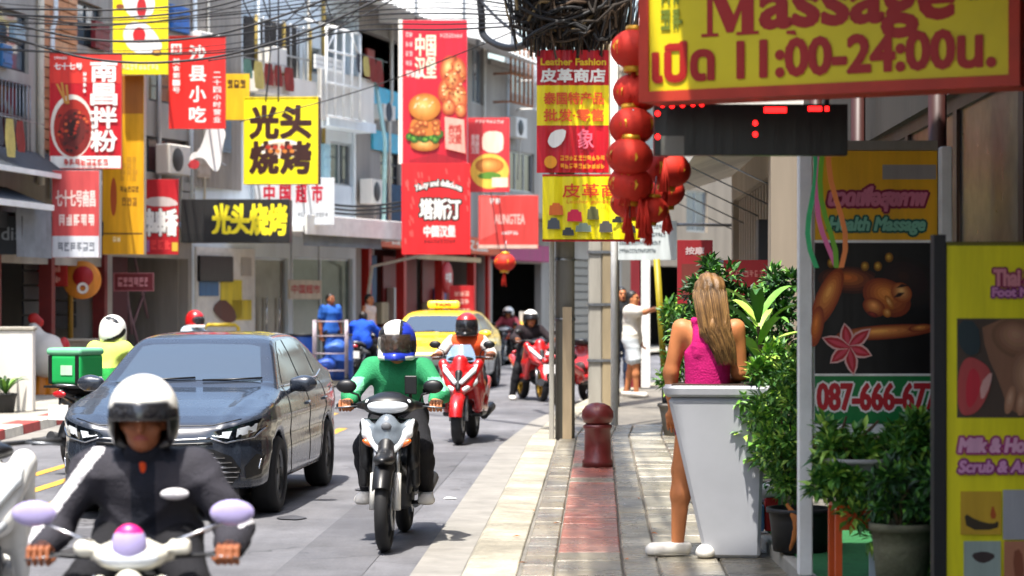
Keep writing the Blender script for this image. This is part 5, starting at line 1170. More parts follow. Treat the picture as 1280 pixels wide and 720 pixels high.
def bars(o, gx=.30, gy=-.28, gz=.92, tube=BLK, levers=True):
    MB().tube([(-gx-.06, gy+.02, gz), (-gx+.08, gy, gz), (-.1, gy-.08, gz-.005), (.1, gy-.08, gz-.005), (gx-.08, gy, gz), (gx+.06, gy+.02, gz)], .0115, tube, 8).build('handlebar', o)
    for s_ in (-1, 1):
        MB().tube([(s_*(gx-.07), gy+.001, gz), (s_*(gx+.055), gy+.018, gz)], .017, RUB, 10).build('grip', o)
        if levers: MB().tube([(s_*(gx-.1), gy-.035, gz), (s_*(gx-.02), gy-.055, gz-.004), (s_*(gx+.06), gy-.05, gz-.012)], .006, STL, 6).build('lever', o)
def underbone(label, loc, rz, body, accent, cat='motorbike', name='motorbike', steer=0, group=None, lamp=LMP, box=None, fork=None, mirrors=True, rack=False, gx=.30, cowl=None):
    """step-through motorbike: headlamp in the handlebar cowl, leg shields, forks with bright sliders"""
    o = empty(name, label, cat, loc, rz, group); r = .275; h = .011
    bike_wheel(o, -.63, r, .085, DGR, 5, steer); bike_wheel(o, .62, r, .095, DGR, 5)
    for s_ in (-1, 1):
        MB().tube([(s_*.078, -.63, .27), (s_*.075, -.57, .50)], .025, fork or M('fork_white', '#d5d3cc', .4, .2, var=.08), 10).build('fork_leg', o); MB().tube([(s_*.075, -.57, .50), (s_*.07, -.49, .72)], .016, STL, 8).build('fork_tube', o)
    fender(o, -.63, .28, .31, .066, 30, 140, BLK, 'front_fender')
    solid('fender_nose', [ell((0, -.66, .595), (.07, .16, .045)), cap((0, -.60, .61), (0, -.52, .68), .05, .06)], h, BLK, o, .03)
    lean = RX(16)
    solid('front_apron', [rbox((0, -.47, .70), (.085, .045, .13), .04, lean), cap((0, -.54, .61), (0, -.475, .82), .045, .06)]+both(lambda s_: [cap((s_*.05, -.50, .70), (s_*.14, -.43, .81), .045, .035)]), h, body, o, .04)
    solid('steering_column', [cap((0, -.48, .60), (0, -.38, .93), .05, .055)]+both(lambda s_: [cap((s_*.15, -.385, .80), (s_*.155, -.35, .54), .035, .032), cap((s_*.155, -.35, .56), (s_*.12, -.29, .36), .035, .02), cap((s_*.06, -.40, .80), (s_*.15, -.385, .80), .04, .035)]), h, BLK, o, .04)
    for s_ in (-1, 1):
        solid('apron_wing', [cap((s_*.05, -.55, .645), (s_*.13, -.49, .75), .02, .034, flat=(1, .6)), cap((s_*.13, -.49, .75), (s_*.165, -.44, .835), .034, .012)], .008, accent, o, .02)
        solid('turn_signal', [ell((s_*.12, -.51, .69), (.045, .02, .02), rot=RY(-s_*28))], .006, AMB, o)
        solid('leg_shield', [rbox((s_*.15, -.29, .58), (.03, .09, .19), .025, RZ(s_*18)), cap((s_*.15, -.22, .45), (s_*.13, .0, .36), .035, .03)], h, BLK, o, .03)
    solid('badge_panel', [ell((0, -.545, .80), (.035, .02, .028))], .007, P('#5a5d62'), o)
    solid('handlebar_cowl', [ell((0, -.40, .93), (.17, .10, .075)), ell((0, -.36, .985), (.09, .06, .03))]+both(lambda s_: [cap((s_*.12, -.36, .93), (s_*.21, -.30, .925), .045, .022)]), h, cowl or body, o, .035)
    solid('headlight', [ell((0, -.455, .925), (.135, .05, .05)), cap((-.13, -.43, .95), (.13, -.43, .95), .022)], .008, lamp, o, .02)
    solid('instrument_pod', [ell((0, -.33, .995), (.085, .06, .022))], .01, BLK, o)
    bars(o, gx)
    if mirrors: mirror_set(o, .19, -.31, .935, .285, 1.05, -.33, BLK)
    solid('frame_spine', [cap((0, -.36, .56), (0, .0, .42), .075, .07), cap((0, 0, .42), (0, .4, .5), .08, .1), rbox((0, .08, .32), (.11, .16, .1), .04)], .016, DGR, o, .05)
    solid('tail_body', both(lambda s_: [cap((s_*.09, .1, .60), (s_*.10, .75, .70), .07, .045)])+[rbox((0, .42, .62), (.1, .33, .08), .05, RX(9)), cap((0, .7, .72), (0, .92, .77), .07, .035)], .014, body, o, .04)
    solid('seat', [cap((0, .02, .735), (0, .34, .745), .085, .125, flat=(2, .55)), cap((0, .34, .75), (0, .78, .79), .125, .10, flat=(2, .5))], .013, cloth('#1a1a1c', 'seat'), o, .03)
    MB().tube([(.13, .05, .24), (.15, .35, .25), (.16, .45, .28)], .02, STL, 8).tube([(.16, .42, .28), (.17, .85, .36)], [.042, .05], DGR, 12).build('exhaust', o)
    for s_ in (-1, 1):
        MB().tube([(s_*.07, .15, .33), (s_*.075, .62, .275)], .022, DGR, 8).build('swingarm', o); MB().tube([(s_*.10, .45, .66), (s_*.085, .60, .32)], .028, STL, 10).build('shock_absorber', o)
        MB().tube([(s_*.10, .02, .26), (s_*.24, .03, .265)], .013, RUB, 8).build('footpeg', o); MB().tube([(s_*.10, .38, .34), (s_*.21, .40, .345)], .012, RUB, 8).build('footpeg', o)
    fender(o, .62, .28, .32, .08, 70, 165, BLK, 'rear_fender')
    solid('tail_light', [ell((0, .945, .755), (.075, .025, .035))], .008, REDL, o)
    MB().box((-.11, .955, .52), (.11, .963, .66), P('#e9e8e4')).build('number_plate', o); MB().tube([(0, .93, .76), (0, .95, .55)], .012, BLK, 6).build('plate_bracket', o)
    MB().tube([(-.13, .55, .78), (-.14, .85, .83), (0, .93, .84), (.14, .85, .83), (.13, .55, .78)], .012, STL, 8).build('grab_rail', o)
    return o
def maxi(label, loc, rz, body, accent, name='scooter', cat='scooter', steer=0, screen=True, group=None, bronze=None, mirrors=True):
    """big scooter: wide apron with twin lamps, clear screen and a stepped seat"""
    o = empty(name, label, cat, loc, rz, group); r = .27; h = .012
    bike_wheel(o, -.64, r, .115, bronze or DGR, 5, steer); bike_wheel(o, .64, r, .125, bronze or DGR, 5)
    for s_ in (-1, 1): MB().tube([(s_*.085, -.64, .27), (s_*.08, -.56, .55)], .024, STL, 10).build('fork_leg', o)
    fender(o, -.64, .275, .315, .085, 10, 150, body, 'front_fender')
    solid('front_apron', [cap((0, -.62, .60), (0, -.48, .92), .08, .09), rbox((0, -.44, .70), (.15, .06, .2), .05, RX(18))]+both(lambda s_: [cap((s_*.09, -.56, .66), (s_*.20, -.42, .90), .07, .05), cap((s_*.20, -.42, .90), (s_*.21, -.30, .60), .045, .05), cap((s_*.21, -.32, .62), (s_*.19, -.24, .36), .05, .03), cap((s_*.17, -.45, .66), (s_*.19, -.36, .42), .05, .04)]), h, body, o, .05)
    for s_ in (-1, 1):
        solid('headlight', [cap((s_*.035, -.675, .70), (s_*.16, -.535, .83), .026, .03), cap((s_*.16, -.535, .83), (s_*.2, -.47, .90), .025, .01)], .008, LMP, o, .02)
        solid('apron_panel', [cap((s_*.06, -.655, .62), (s_*.17, -.51, .70), .03, .035), cap((s_*.17, -.51, .72), (s_*.2, -.44, .84), .03, .015)], .009, accent, o, .02)
        solid('turn_signal', [ell((s_*.20, -.455, .86), (.03, .025, .018), rot=RY(-s_*40))], .007, AMB, o)
        solid('side_fairing', [cap((s_*.17, -.28, .40), (s_*.17, .2, .38), .06, .07), cap((s_*.16, .15, .48), (s_*.15, .8, .68), .09, .06)], .016, body, o, .05)
        solid('footboard', [rbox((s_*.16, -.05, .33), (.07, .22, .03), .02)], .016, BLK, o)
    solid('nose_panel', [cap((0, -.69, .63), (0, -.60, .80), .03, .045)], .009, BLK, o, .02)
    if screen:
        mb = MB(); vs = []; n = 8; k = 9
        for d in (0, .006):
            for i in range(n+1):
                t = i/n; wd = .17*(1-.45*t**2); yy = -.50+.13*t; zz = .93+.19*t
                for j in range(k): u = -1+2*j/(k-1); vs.append((u*wd, yy+.06*u*u+d, zz))
        N = (n+1)*k; fs = [f for i in range(n) for j in range(k-1) for f in ((i*k+j, i*k+j+1, i*k+k+j+1, i*k+k+j), (N+i*k+j, N+i*k+k+j, N+i*k+k+j+1, N+i*k+j+1))]
        mb.add(vs, fs, M('screen_acrylic', '#8fb0d0', .08, var=0, alpha=.45, coat=.6), True); mb.build('windscreen', o)
    solid('dash_cowl', [ell((0, -.40, .95), (.16, .1, .05)), ell((0, -.34, .99), (.1, .06, .03))], h, BLK, o, .03)
    bars(o, .31, -.26, .98)
    if mirrors: mirror_set(o, .2, -.28, .99, .31, 1.12, -.32, BLK)
    solid('tunnel', [cap((0, -.36, .55), (0, .1, .48), .1, .11), rbox((0, .5, .5), (.13, .36, .18), .08, RX(6)), cap((0, .6, .66), (0, .95, .76), .1, .05)], .018, DGR, o, .05)
    solid('seat', [cap((0, .05, .74), (0, .38, .75), .1, .145, flat=(2, .55)), cap((0, .45, .82), (0, .85, .86), .13, .1, flat=(2, .5))], .014, cloth('#1a1a1c', 'seat'), o, .03)
    MB().tube([(.16, .45, .28), (.19, .9, .36)], [.05, .06], DGR, 12).build('exhaust', o)
    fender(o, .64, .28, .33, .09, 60, 165, BLK, 'rear_fender'); solid('tail_light', [ell((0, .97, .76), (.11, .03, .04))], .009, REDL, o)
    MB().box((-.11, .985, .50), (.11, .993, .64), P('#e9e8e4')).build('number_plate', o); MB().tube([(0, .95, .72), (0, .98, .55)], .012, BLK, 6).build('plate_bracket', o)
    for s_ in (-1, 1): MB().tube([(s_*.11, .50, .62), (s_*.09, .64, .30)], .028, STL, 10).build('shock_absorber', o)
    return o
def place(px, py, dy=-.63, rz=0.0):                      # origin of a bike whose front tyre touches the road at this pixel
    g = gp(px, py); a = Matrix.Rotation(rz, 3, 'Z') @ Vector((0, dy, 0)); return Vector((g.x-a.x, g.y-a.y, 0))
GRZ = R(-3)
GB = place(481, 690, rz=GRZ)
green_bike = underbone('dark grey step-through motorbike with white forks ridden by the green-shirted rider', GB, GRZ, paint('#6a737c', 'bike_grey'), M('accent_white', '#d9dde0', .35, var=.05, coat=.5), cowl=BLK)
ph = empty('phone_holder', 'black phone in a clamp on the handlebar of the dark grey motorbike', 'phone', parent=None); ph.location = GB; ph.rotation_euler = (0, 0, GRZ)
solid('clamp', [cap((.13, -.32, .95), (.14, -.34, 1.03), .012)], .007, BLK, ph); MB().box((.10, -.365, 1.0), (.18, -.345, 1.12), BLK).build('phone', ph, bevel=.005)
RRZ = R(-6); RB = place(573, 556, -.64, RRZ)
red_bike = maxi('glossy red maxi scooter with a clear screen and white lamps behind the green-shirted rider', RB, RRZ, paint('#b01418', 'scooter_red'), M('accent_white'))
FRZ = R(3); FB = Vector((-1.36, 7.92, 0))
front_bike = underbone('pale motorbike with lilac mirrors under the white-helmeted rider in front', FB, FRZ, M('paint_cream', '#d9d6c8', .35, var=.05, coat=.5), CHR, mirrors=False, gx=.44); front_bike.scale = (.76,)*3
mirror_set(front_bike, .17, -.33, .93, .46, 1.118, -.30, M('shell_lilac', '#a99fce', .3, var=.03, coat=.5), rx=.105, rzz=.062, stalk=CHR)  # lilac reflection of the sky put into the shell colour
solid('instrument_back', [ell((0, -.46, .985), (.082, .05, .1))], .008, [M('shell_lilac'), M('rim_pink', '#d81f7a', .35)], front_bike, pick=lambda C: C[:, 2] > 1.045)
solid('brake_reservoir', [rbox((.22, -.33, .965), (.05, .035, .035), .02), cap((.14, -.36, .95), (.24, -.34, .96), .025)], .008, M('paint_cream'), front_bike, .02); solid('brake_reservoir', [ell((-.22, -.33, .96), (.055, .04, .045)), cap((-.14, -.36, .95), (-.2, -.34, .96), .025)], .008, M('paint_cream'), front_bike, .02)
for i, (x, z) in enumerate(((-.1, .98), (-.05, 1.0), (.09, .99), (.12, .94))): MB().tube([(x*.4, -.4, .93), (x, -.43, z), (x*1.7, -.36, .95)], .006, CHR, 6).build('brake_cable', front_bike)
WB = Vector((-2.43, 9.8, 0))
white_bike = maxi('white maxi scooter cut off by the left edge of the picture', WB, R(14), paint('#e6e5e0', 'scooter_white'), P('#b9bcc0'), steer=R(-14), screen=False, mirrors=False)
DRZ = R(155); DB = Vector((-3.76, 20.7, 0))
deliv_bike = underbone('black delivery motorbike with a green box beyond the black sedan', DB, DRZ, paint('#1d1f22', 'bike_black'), P('#4a4c50'))
BRZ = R(172); BB = gp(452, 481); 
blue_bike = underbone('black motorbike seen from behind under the blue-jacketed rider', (BB.x, BB.y+.7, 0), BRZ, M('paint_bike_black'), P('#4a4c50'))
K1 = R(14); KB = place(678, 502, -.64, K1)
red2 = maxi('red scooter with bronze wheels waiting left of the utility pole', KB, K1, M('paint_scooter_red'), P('#8c1014'), screen=False, bronze=M('bronze_rim', '#a8822e', .35, .8))
K2 = R(-52); KB2 = place(718, 507, -.64, K2)
red3 = maxi('red and white scooter parked between the two utility poles', (.96, 34.3, 0), R(158), M('paint_scooter_red'), M('accent_white'), screen=False)
FK = gp(634, 457)
far_bike = underbone('dark motorbike loaded with green crates far down the road', (FK.x, FK.y+.6, 0), R(-12), M('paint_bike_black'), P('#7a2a24'))
# ================================================================ PEOPLE
def V3(*a): return np.array(a, float)
def two(p): return {-1: V3(-p[0], p[1], p[2]), 1: V3(*p)}
def pose(**k):
    J = {}
    for n, p in k.items():
        if isinstance(p, dict): J[n] = {s_: V3(*q) for s_, q in p.items()}
        elif n in ('sh', 'el', 'wr', 'hip', 'kn', 'an', 'toe'): J[n] = two(p)
        else: J[n] = V3(*p)
    return J
def shift(J, z): return {n: ({s_: q+V3(0, 0, z) for s_, q in p.items()} if isinstance(p, dict) else p+V3(0, 0, z)) for n, p in J.items()}
RIDE = dict(pel=(0, .27, .83), chest=(0, .20, 1.07), neck=(0, .15, 1.20), head=(0, .11, 1.315), sh=(.175, .16, 1.155), el=(.30, .02, .985), wr=(.275, -.205, .945), hip=(.085, .24, .82), kn=(.19, -.14, .64), an=(.195, .10, .335), toe=(.215, -.06, .285))
MAXI = dict(RIDE, wr=(.285, -.185, 1.005), el=(.31, .03, 1.0), kn=(.20, -.16, .66), an=(.17, -.02, .43), toe=(.18, -.16, .385))
def hand_prims(w_, s_, grip=None, d=None):
    """a palm, four fingers with two bends and a thumb off the side of the palm"""
    if grip is not None:                                # closed round a bar along x through the point grip
        gx, gy, gz = grip; pr = [ell((gx, gy+.035, gz+.022), (.044, .04, .02)), cap(w_, (gx, gy+.05, gz+.02), .027, .024)]
        for i, (dx, ln) in enumerate(((-.033, .9), (-.011, 1.0), (.011, .97), (.033, .82))):
            x = gx+s_*dx*1.0; p = [(x, gy+.012, gz+.032), (x, gy-.03*ln, gz+.024), (x, gy-.04*ln, gz-.008), (x, gy-.012, gz-.03)]
            for a, b in zip(p, p[1:]): pr.append(cap(a, b, .0098, .0092, k=.004))
        pr += [cap((gx-s_*.04, gy+.03, gz+.01), (gx-s_*.05, gy+.0, gz-.012), .0125, .011, k=.01), cap((gx-s_*.05, gy+.0, gz-.012), (gx-s_*.036, gy-.022, gz-.026), .011, .0095, k=.005)]
        return pr
    d = d/np.linalg.norm(d); side = np.cross(d, V3(0, 0, 1) if abs(d[2]) < .8 else V3(0, 1, 0)); side /= np.linalg.norm(side); nn = np.cross(side, d)
    pc = w_+d*.05; pr = [cap(w_, w_+d*.03, .026, .03), cap(pc-side*.022, pc+side*.022, .024, k=.015), cap(pc-side*.02+d*.03, pc+side*.022+d*.03, .02, k=.015)]
    for t, ln in ((-.03, .062), (-.01, .072), (.011, .069), (.031, .055)):
        a = pc+side*t+d*.035; b = a+d*ln*.55-nn*.012; c = b+d*ln*.5-nn*.03; pr += [cap(a, b, .0098, k=.004), cap(b, c, .0095, .008, k=.004)]
    a = pc-side*.032; b = a-side*.018+d*.03-nn*.008; pr += [cap(a, b, .0125, .011, k=.01), cap(b, b+d*.028, .011, .009, k=.004)]
    return pr
def head_prims(h, f):
    f = V3(*f); f = f/np.linalg.norm(f); sd = np.cross(f, V3(0, 0, 1)); z = V3(0, 0, 1); ang = math.atan2(f[0], -f[1]); rot = Matrix.Rotation(ang, 3, 'Z')
    def e(c, r, **k): return ell(h+f*c[1]+sd*c[0]+z*c[2], r, rot=rot, **k)
    pr = [e((0, -.01, .018), (.076, .094, .098), k=.02), e((0, .03, -.055), (.057, .062, .062), k=.03), e((0, .072, -.088), (.026, .022, .02), k=.02)]
    pr += [cap(h+f*.09+z*.012, h+f*.108-z*.032, .010, .0155, k=.012), e((0, .088, -.062), (.024, .011, .008), k=.004), e((0, .085, .03), (.055, .016, .011), k=.012)]
    for s_ in (-1, 1): pr += [e((s_*.078, -.002, -.012), (.010, .019, .031), k=.006), e((s_*.047, .062, -.028), (.022, .02, .02), k=.02), e((s_*.032, .096, .008), (.016, .012, .009), k=.006, sub=True)]
    return pr, (f, sd, z, rot)
def bp(J, part, inf=0.0, sides=(-1, 1)):
    """capsules of one region of the body, swollen by inf for the clothes over it"""
    w_ = J.get('b', 1.0)
    if part == 'torso': return [cap(J['chest']*.5+(J['sh'][-1]+J['sh'][1])*.25+V3(0, 0, -.03), J['pel'], .112*w_+inf, .098*w_+inf*1.3, flat=(0, 1.28), k=.05), cap(J['sh'][-1]*.8+J['chest']*.2, J['sh'][1]*.8+J['chest']*.2, .064*w_+inf, k=.06), cap(J['chest'], J['neck'], .085+inf*.6, .058+inf*.5, k=.05)]
    if part == 'hips': return [cap(J['hip'][-1], J['hip'][1], .1*w_+inf, k=.05), cap(J['pel'], J['pel']+V3(0, 0, .08), .1*w_+inf, .095*w_+inf, flat=(0, 1.28), k=.05)]
    if part == 'neck': return [cap(J['chest']*.3+J['neck']*.7, J['head']+V3(0, 0, -.03), .056+inf, .053+inf, k=.03)]
    pr = []
    for s_ in sides:
        g = lambda n: J[n][s_]
        if part == 'uparm': pr += [cap(g('sh'), g('el'), .054+inf, .042+inf, k=.04)]
        if part == 'halfarm': pr += [cap(g('sh'), g('sh')*.35+g('el')*.65, .056+inf, .052+inf, k=.04)]
        if part == 'forearm': pr += [cap(g('el'), g('wr')*.6+g('el')*.4, .042+inf, .037+inf, k=.03), cap(g('wr')*.6+g('el')*.4, g('wr')*(1.0 if inf == 0 else .93)+g('el')*(0 if inf == 0 else .07), .037+inf, .027+inf, k=.02)]
        if part == 'thigh': pr += [cap(g('hip'), g('kn'), .086+inf, .06+inf, k=.05)]
        if part == 'halfthigh': pr += [cap(g('hip'), g('hip')*.25+g('kn')*.75, .09+inf, .083+inf, k=.05)]
        if part == 'shortthigh': pr += [cap(g('hip'), g('hip')*.55+g('kn')*.45, .088*w_+inf, .08*w_+inf, k=.05)]
        if part == 'shin': m = g('kn')*.65+g('an')*.35; pr += [cap(g('kn'), m, .056+inf, .058+inf, k=.03), cap(m, g('an'), .055+inf, .038+inf*.9, k=.03)]
        if part == 'foot': hl = g('an')+(g('an')-g('toe'))*.25; pr += [cap(hl+V3(0, 0, -.035), g('toe')+V3(0, 0, .012), .036+inf, .033+inf, k=.03), cap(g('an'), hl+V3(0, 0, -.03), .036+inf, .036+inf, k=.03)]
    return pr
def shoe(o, J, s_, mat, inf, h):
    a, t = J['an'][s_], J['toe'][s_]; d = t-a; L = max(1e-6, np.linalg.norm(d[:2])); u = V3(d[0]/L, d[1]/L, 0); fl = t[2]-.035; hl = V3(a[0], a[1], 0)-u*.035
    pt = lambda k, z: V3(hl[0]+u[0]*k, hl[1]+u[1]*k, fl+z); Lf = L+.085
    pr = [cap(pt(.0, .045), pt(Lf*.35, .045), .036+inf, .038+inf), cap(pt(Lf*.3, .042), pt(Lf*.72, .03), .037+inf, .042+inf), ell(pt(Lf*.74, .03), (.044+inf, .044+inf, .032+inf)), cap(pt(.005, .06), a, .036+inf, .038+inf), fnprim(lambda X, Y, Z: Z-(fl+.008)+0*X+0*Y, (a[0]-.6, a[1]-.6, fl-.3), (a[0]+.6, a[1]+.6, fl+.1), sub=True, k=.004), cap(a+V3(0, 0, .045), a+V3(0, 0, .12), .04, .05, sub=True, k=.008)]
    pr.append(fnprim(lambda X, Y, Z: (fl+.078)-Z+0*X+0*Y, (a[0]-.6, a[1]-.6, fl+.05), (a[0]+.6, a[1]+.6, fl+.5), sub=True, k=.006))
    sh_ = solid('shoe', pr, h, mat, o, .03)
    solid('sole', [cap(pt(.0, .009), pt(Lf*.72, .009), .036+inf, .044+inf, flat=(2, .22))], h, M('sole_grey', '#a9a49a', .8, var=.2), sh_, .01)
def person(label, loc, rz, J, skin, wear, face=(0, -1, 0), grip=None, hand_dir=None, h=.012, group=None, hair=None, eyes=True, bare=('torso', 'hips', 'neck', 'uparm', 'forearm', 'thigh', 'shin')):
    """one continuous body mesh; garments and hair are its children"""
    pr = [q for p in bare for q in bp(J, p)]; hp, (f, sd, z, rot) = head_prims(J['head'], face); pr += hp
    hands = [];
    for s_ in (-1, 1):
        g = None if grip is None or grip.get(s_) is None else grip[s_]; d = None
        if g is None: d = J['wr'][s_]-J['el'][s_]; d = d/np.linalg.norm(d)+V3(0, 0, -.15)
        hands.append((hand_prims(J['wr'][s_], s_, g, d), min(h*.55, .006), .012))
    lc = J['head']+f*.09-z*.062
    def lips(C): d = C-lc; return ((d@sd/.027)**2+(d@f/.03)**2+(d[:, 2]/.0105)**2 < 1)
    o = tag(solid('person', pr, h, [skin, M('lips', '#8a3f38', .5, var=.05)], None, .03, extra=hands, pick=lips), label, 'person', group); o.location = loc; o.rotation_euler = (0, 0, rz)
    if eyes:
        mb = MB(); H0 = J['head']
        for s_ in (-1, 1):
            c = H0+f*.087+sd*s_*.032+z*.008; mb.lathe([(0, .009), (.006, .007), (.009, 0), (.006, -.007), (0, -.009)], M('eye_dark', '#17110e', .2), 10, c=tuple(c)); q = H0+f*.093+z*.031; mb.tube([tuple(q+sd*s_*.016), tuple(q+sd*s_*.034+z*.004-f*.004), tuple(q+sd*s_*.05-f*.014)], .0045, HAIR, 5)
        mb.build('eyes', o)
    for nm, parts, mat, inf, wr, sd_ in wear:
        if nm == 'shoes':
            for s_ in (-1, 1): shoe(o, J, s_, mat, inf, max(h*.8, .008))
            continue
        kids = [q for p in parts for q in bp(J, p, inf)]; pick = None
        if isinstance(mat, tuple): mat, pick = mat
        solid(nm, kids, max(h*.85, .009), mat, o, .04, disp=wrinkle(wr, 26, sd_) if wr else None, pick=pick)
    if hair: hair(o, J['head'], f, sd, z, rot)
    return o
def short_hair(o, H0, f, sd, z, rot, mat=None):
    solid('hair', [ell(H0-f*.02+z*.035, (.086, .098, .09), rot=rot), ell(H0-f*.05-z*.01, (.078, .06, .08), rot=rot), rbox(H0+f*.12-z*.03, (.1, .09, .08), .02, rot, sub=True, k=.02)], .008, mat or HAIR, o, .02, disp=wrinkle(.004, 120, 2))
def helmet(o, H0, face, mats, kind='full', pick=None, visor=None, size=1.0, name='helmet'):
    """shell with a face opening; visor is its sub-part. Built facing -y, then turned"""
    f = V3(*face); ang = math.atan2(f[0], -f[1]); r = empty(name, None, None, tuple(H0), ang, parent=o); k = size
    pr = [ell((0, .008, .035), (.128*k, .15*k, .135*k)), ell((0, .02, -.04), (.122*k, .135*k, .10*k), k=.05)]
    if kind == 'full': pr += [cap((-.085, -.05, -.085), (0, -.125, -.095), .04, .045, k=.04), cap((.085, -.05, -.085), (0, -.125, -.095), .04, .045, k=.04)]
    pr += [ell((0, .01, .0), (.098, .118, .11), sub=True, k=.01), fnprim(lambda X, Y, Z: np.maximum(np.maximum(Y+.02, np.abs(X)-.094), np.maximum(Z-.062, (-.052 if kind == 'full' else -.3)-Z)), (-.12, -.3, -.3), (.12, .02, .08), sub=True, k=.015), fnprim(lambda X, Y, Z: Z+.105+0*X+0*Y, (-.3, -.3, -.4), (.3, .3, -.1), sub=True, k=.01)]
    solid('helmet_shell', pr, .0085, mats, r, .03, pick=pick)
    if visor:
        lo = {'full': -.07, 'open': .0}[kind]
        solid('visor', [ell((0, .0, .01), (.131*k, .152*k, .15*k)), ell((0, .004, .01), (.125*k, .146*k, .146*k), sub=True, k=0), fnprim(lambda X, Y, Z: -(Y+.035)+0*X+0*Z, (-.3, -.3, -.3), (.3, .3, .3), sub=True, k=0), fnprim(lambda X, Y, Z: .072-Z+0*X+0*Y, (-.3, -.3, -.3), (.3, .3, .3), sub=True, k=0), fnprim(lambda X, Y, Z: Z-lo+0*X+0*Y, (-.3, -.3, -.3), (.3, .3, .3), sub=True, k=0)], .008, visor, r, 0)
    return r
VIS = M('visor_smoke', '#1c1c20', .06, var=0, coat=1, alpha=.78); VISC = M('visor_clear', '#4a4038', .06, var=0, coat=1, alpha=.5)
GU = {-1: (-.30, -.28, .92), 1: (.30, -.28, .92)}; GM = {-1: (-.31, -.26, .98), 1: (.31, -.26, .98)}
BLKC, DEN = cloth('#1c1c20', 'black'), cloth('#2c3850', 'denim')
SHW = M('shoe_white', '#dcd8d0', .6, var=.1); SHD = M('shoe_dark', '#232326', .6, var=.1)
# --- front rider: white helmet, charcoal jacket with white sleeve stripes
JA = cloth('#35343b', 'jacket_charcoal'); STR = cloth('#d8d6da', 'stripe_white'); NAV = cloth('#1b1e28', 'jacket_navy')
Jf = pose(pel=(0, .25, .63), chest=(0, .18, .89), neck=(0, .12, 1.05), head=(0, .07, 1.165), sh=(.19, .15, 0.985), el=(.335, .10, .76), wr=(.335, -.13, .722), hip=(.085, .22, .72), kn=(.2, -.14, .57), an=(.19, .09, .30), toe=(.21, -.06, .25))
GF = {-1: (-.335, -.213, .699), 1: (.335, -.213, .699)}
def jk(C):
    a = np.abs(C[:, 0]); out = np.zeros(len(C), int)
    # a stripe that runs down the outside of each sleeve, piping at the zip and a dark collar yoke
    zt = 1.0-(a-.17)*1.35; out[(a > .15) & (C[:, 0] < 0) & (C[:, 2] > zt+.02) & (C[:, 2] < zt+.09)] = 1
    out[(a < .045) & (C[:, 1] < .1)] = 2; out[(C[:, 2] > 1.01) & (a < .12)] = 2; out[(a > .36) & (C[:, 0] > 0) & (C[:, 2] > .78) & (C[:, 2] < .83)] = 1
    return out
pf = person('rider in a white helmet and charcoal jacket on the nearest motorbike', FB, FRZ, Jf, SKIN2, [('jacket', ('torso', 'uparm', 'forearm', 'hips'), ([JA, STR, NAV], jk), .026, .011, 1), ('trousers', ('hips', 'thigh', 'shin'), BLKC, .016, .004, 2), ('shoes', ('foot',), SHD, .008, 0, 0)], grip=GF, h=.010)
solid('collar', [cap((0, .13, 1.01), (0, .10, 1.055), .085, .078), cap((0, .11, 1.08), (0, .09, 1.14), .07, .075, sub=True)], .009, NAV, pf, .02); solid('shirt_neck', [ell((0, .06, .995), (.022, .028, .05))], .008, cloth('#d0481c', 'shirt_orange'), pf)
solid('chest_logo', [ell((.12, .022, .895), (.055, .02, .022))], .007, STR, pf)
helmet(pf, Jf['head'], (0, -1, 0), [M('helmet_white', '#eeece4', .3, var=.03, coat=.6), M('helmet_black', '#141416', .35, var=.03, coat=.5)], 'open', lambda C: (C[:, 2] < .045), VIS, 1.0)
# --- green-shirted rider
GRN = cloth('#2f8a5a', 'shirt_green'); GR2 = cloth('#7fd0a4', 'sleeve_mint')
Jg = pose(**RIDE)
pg = person('rider in a green long-sleeved shirt and blue-white full-face helmet', GB, GRZ, Jg, SKIN, [('shirt', ('torso', 'uparm', 'forearm', 'hips'), ([GRN, GR2], lambda C: (np.abs(C[:, 0]) > .215) & (C[:, 2] < 1.10) & (C[:, 2] > 1.01)), .02, .011, 4), ('trousers', ('hips', 'thigh', 'shin'), BLKC, .018, .004, 2), ('shoes', ('foot',), SHW, .008, 0, 0)], grip=GU, h=.0105)
HB, HW, HK = M('helmet_blue', '#2438a8', .3, var=.03, coat=.7), M('helmet_white'), M('helmet_black')
def pgk(C):
    x, y, z_ = np.abs(C[:, 0]), C[:, 1], C[:, 2]; o_ = np.full(len(C), 2); o_[(x < .03) & (z_ > .05)] = 1; o_[(x > .03) & (x < .07+.3*(z_-.08)) & (z_ > .06) & (C[:, 0] < 0)] = 1
    o_[(C[:, 0] > .05) & (z_ > .03) & (z_ < .15)] = 0; o_[(z_ < -.05) & (y < -.02)] = 0; o_[(z_ < -.05) & (y < -.02) & (x > .07) & (z_ < -.075)] = 1; o_[(C[:, 0] < -.085) & (z_ < .05)] = 1; return o_
helmet(pg, Jg['head'], (0, -1, 0), [HB, HW, HK], 'full', pgk, VISC, 1.0)
# --- rider of the red scooter
Jr = pose(**MAXI)
prr = person('rider in an orange vest and dark helmet with red top on the red scooter', RB, RRZ, Jr, SKIN2, [('shirt', ('torso', 'uparm', 'hips'), cloth('#cfc9c4', 'shirt_pale'), .016, .005, 3), ('vest', ('torso',), cloth('#e2562a', 'vest_orange'), .038, .005, 5), ('shorts', ('hips', 'halfthigh'), BLKC, .016, .004, 2), ('shoes', ('foot',), SHD, .008, 0, 0)], grip=GM, h=.014)
helmet(prr, Jr['head'], (0, -1, 0), [M('helmet_black'), M('helmet_red', '#b8181c', .3, var=.03, coat=.7)], 'full', lambda C: C[:, 2] > .085, VIS)
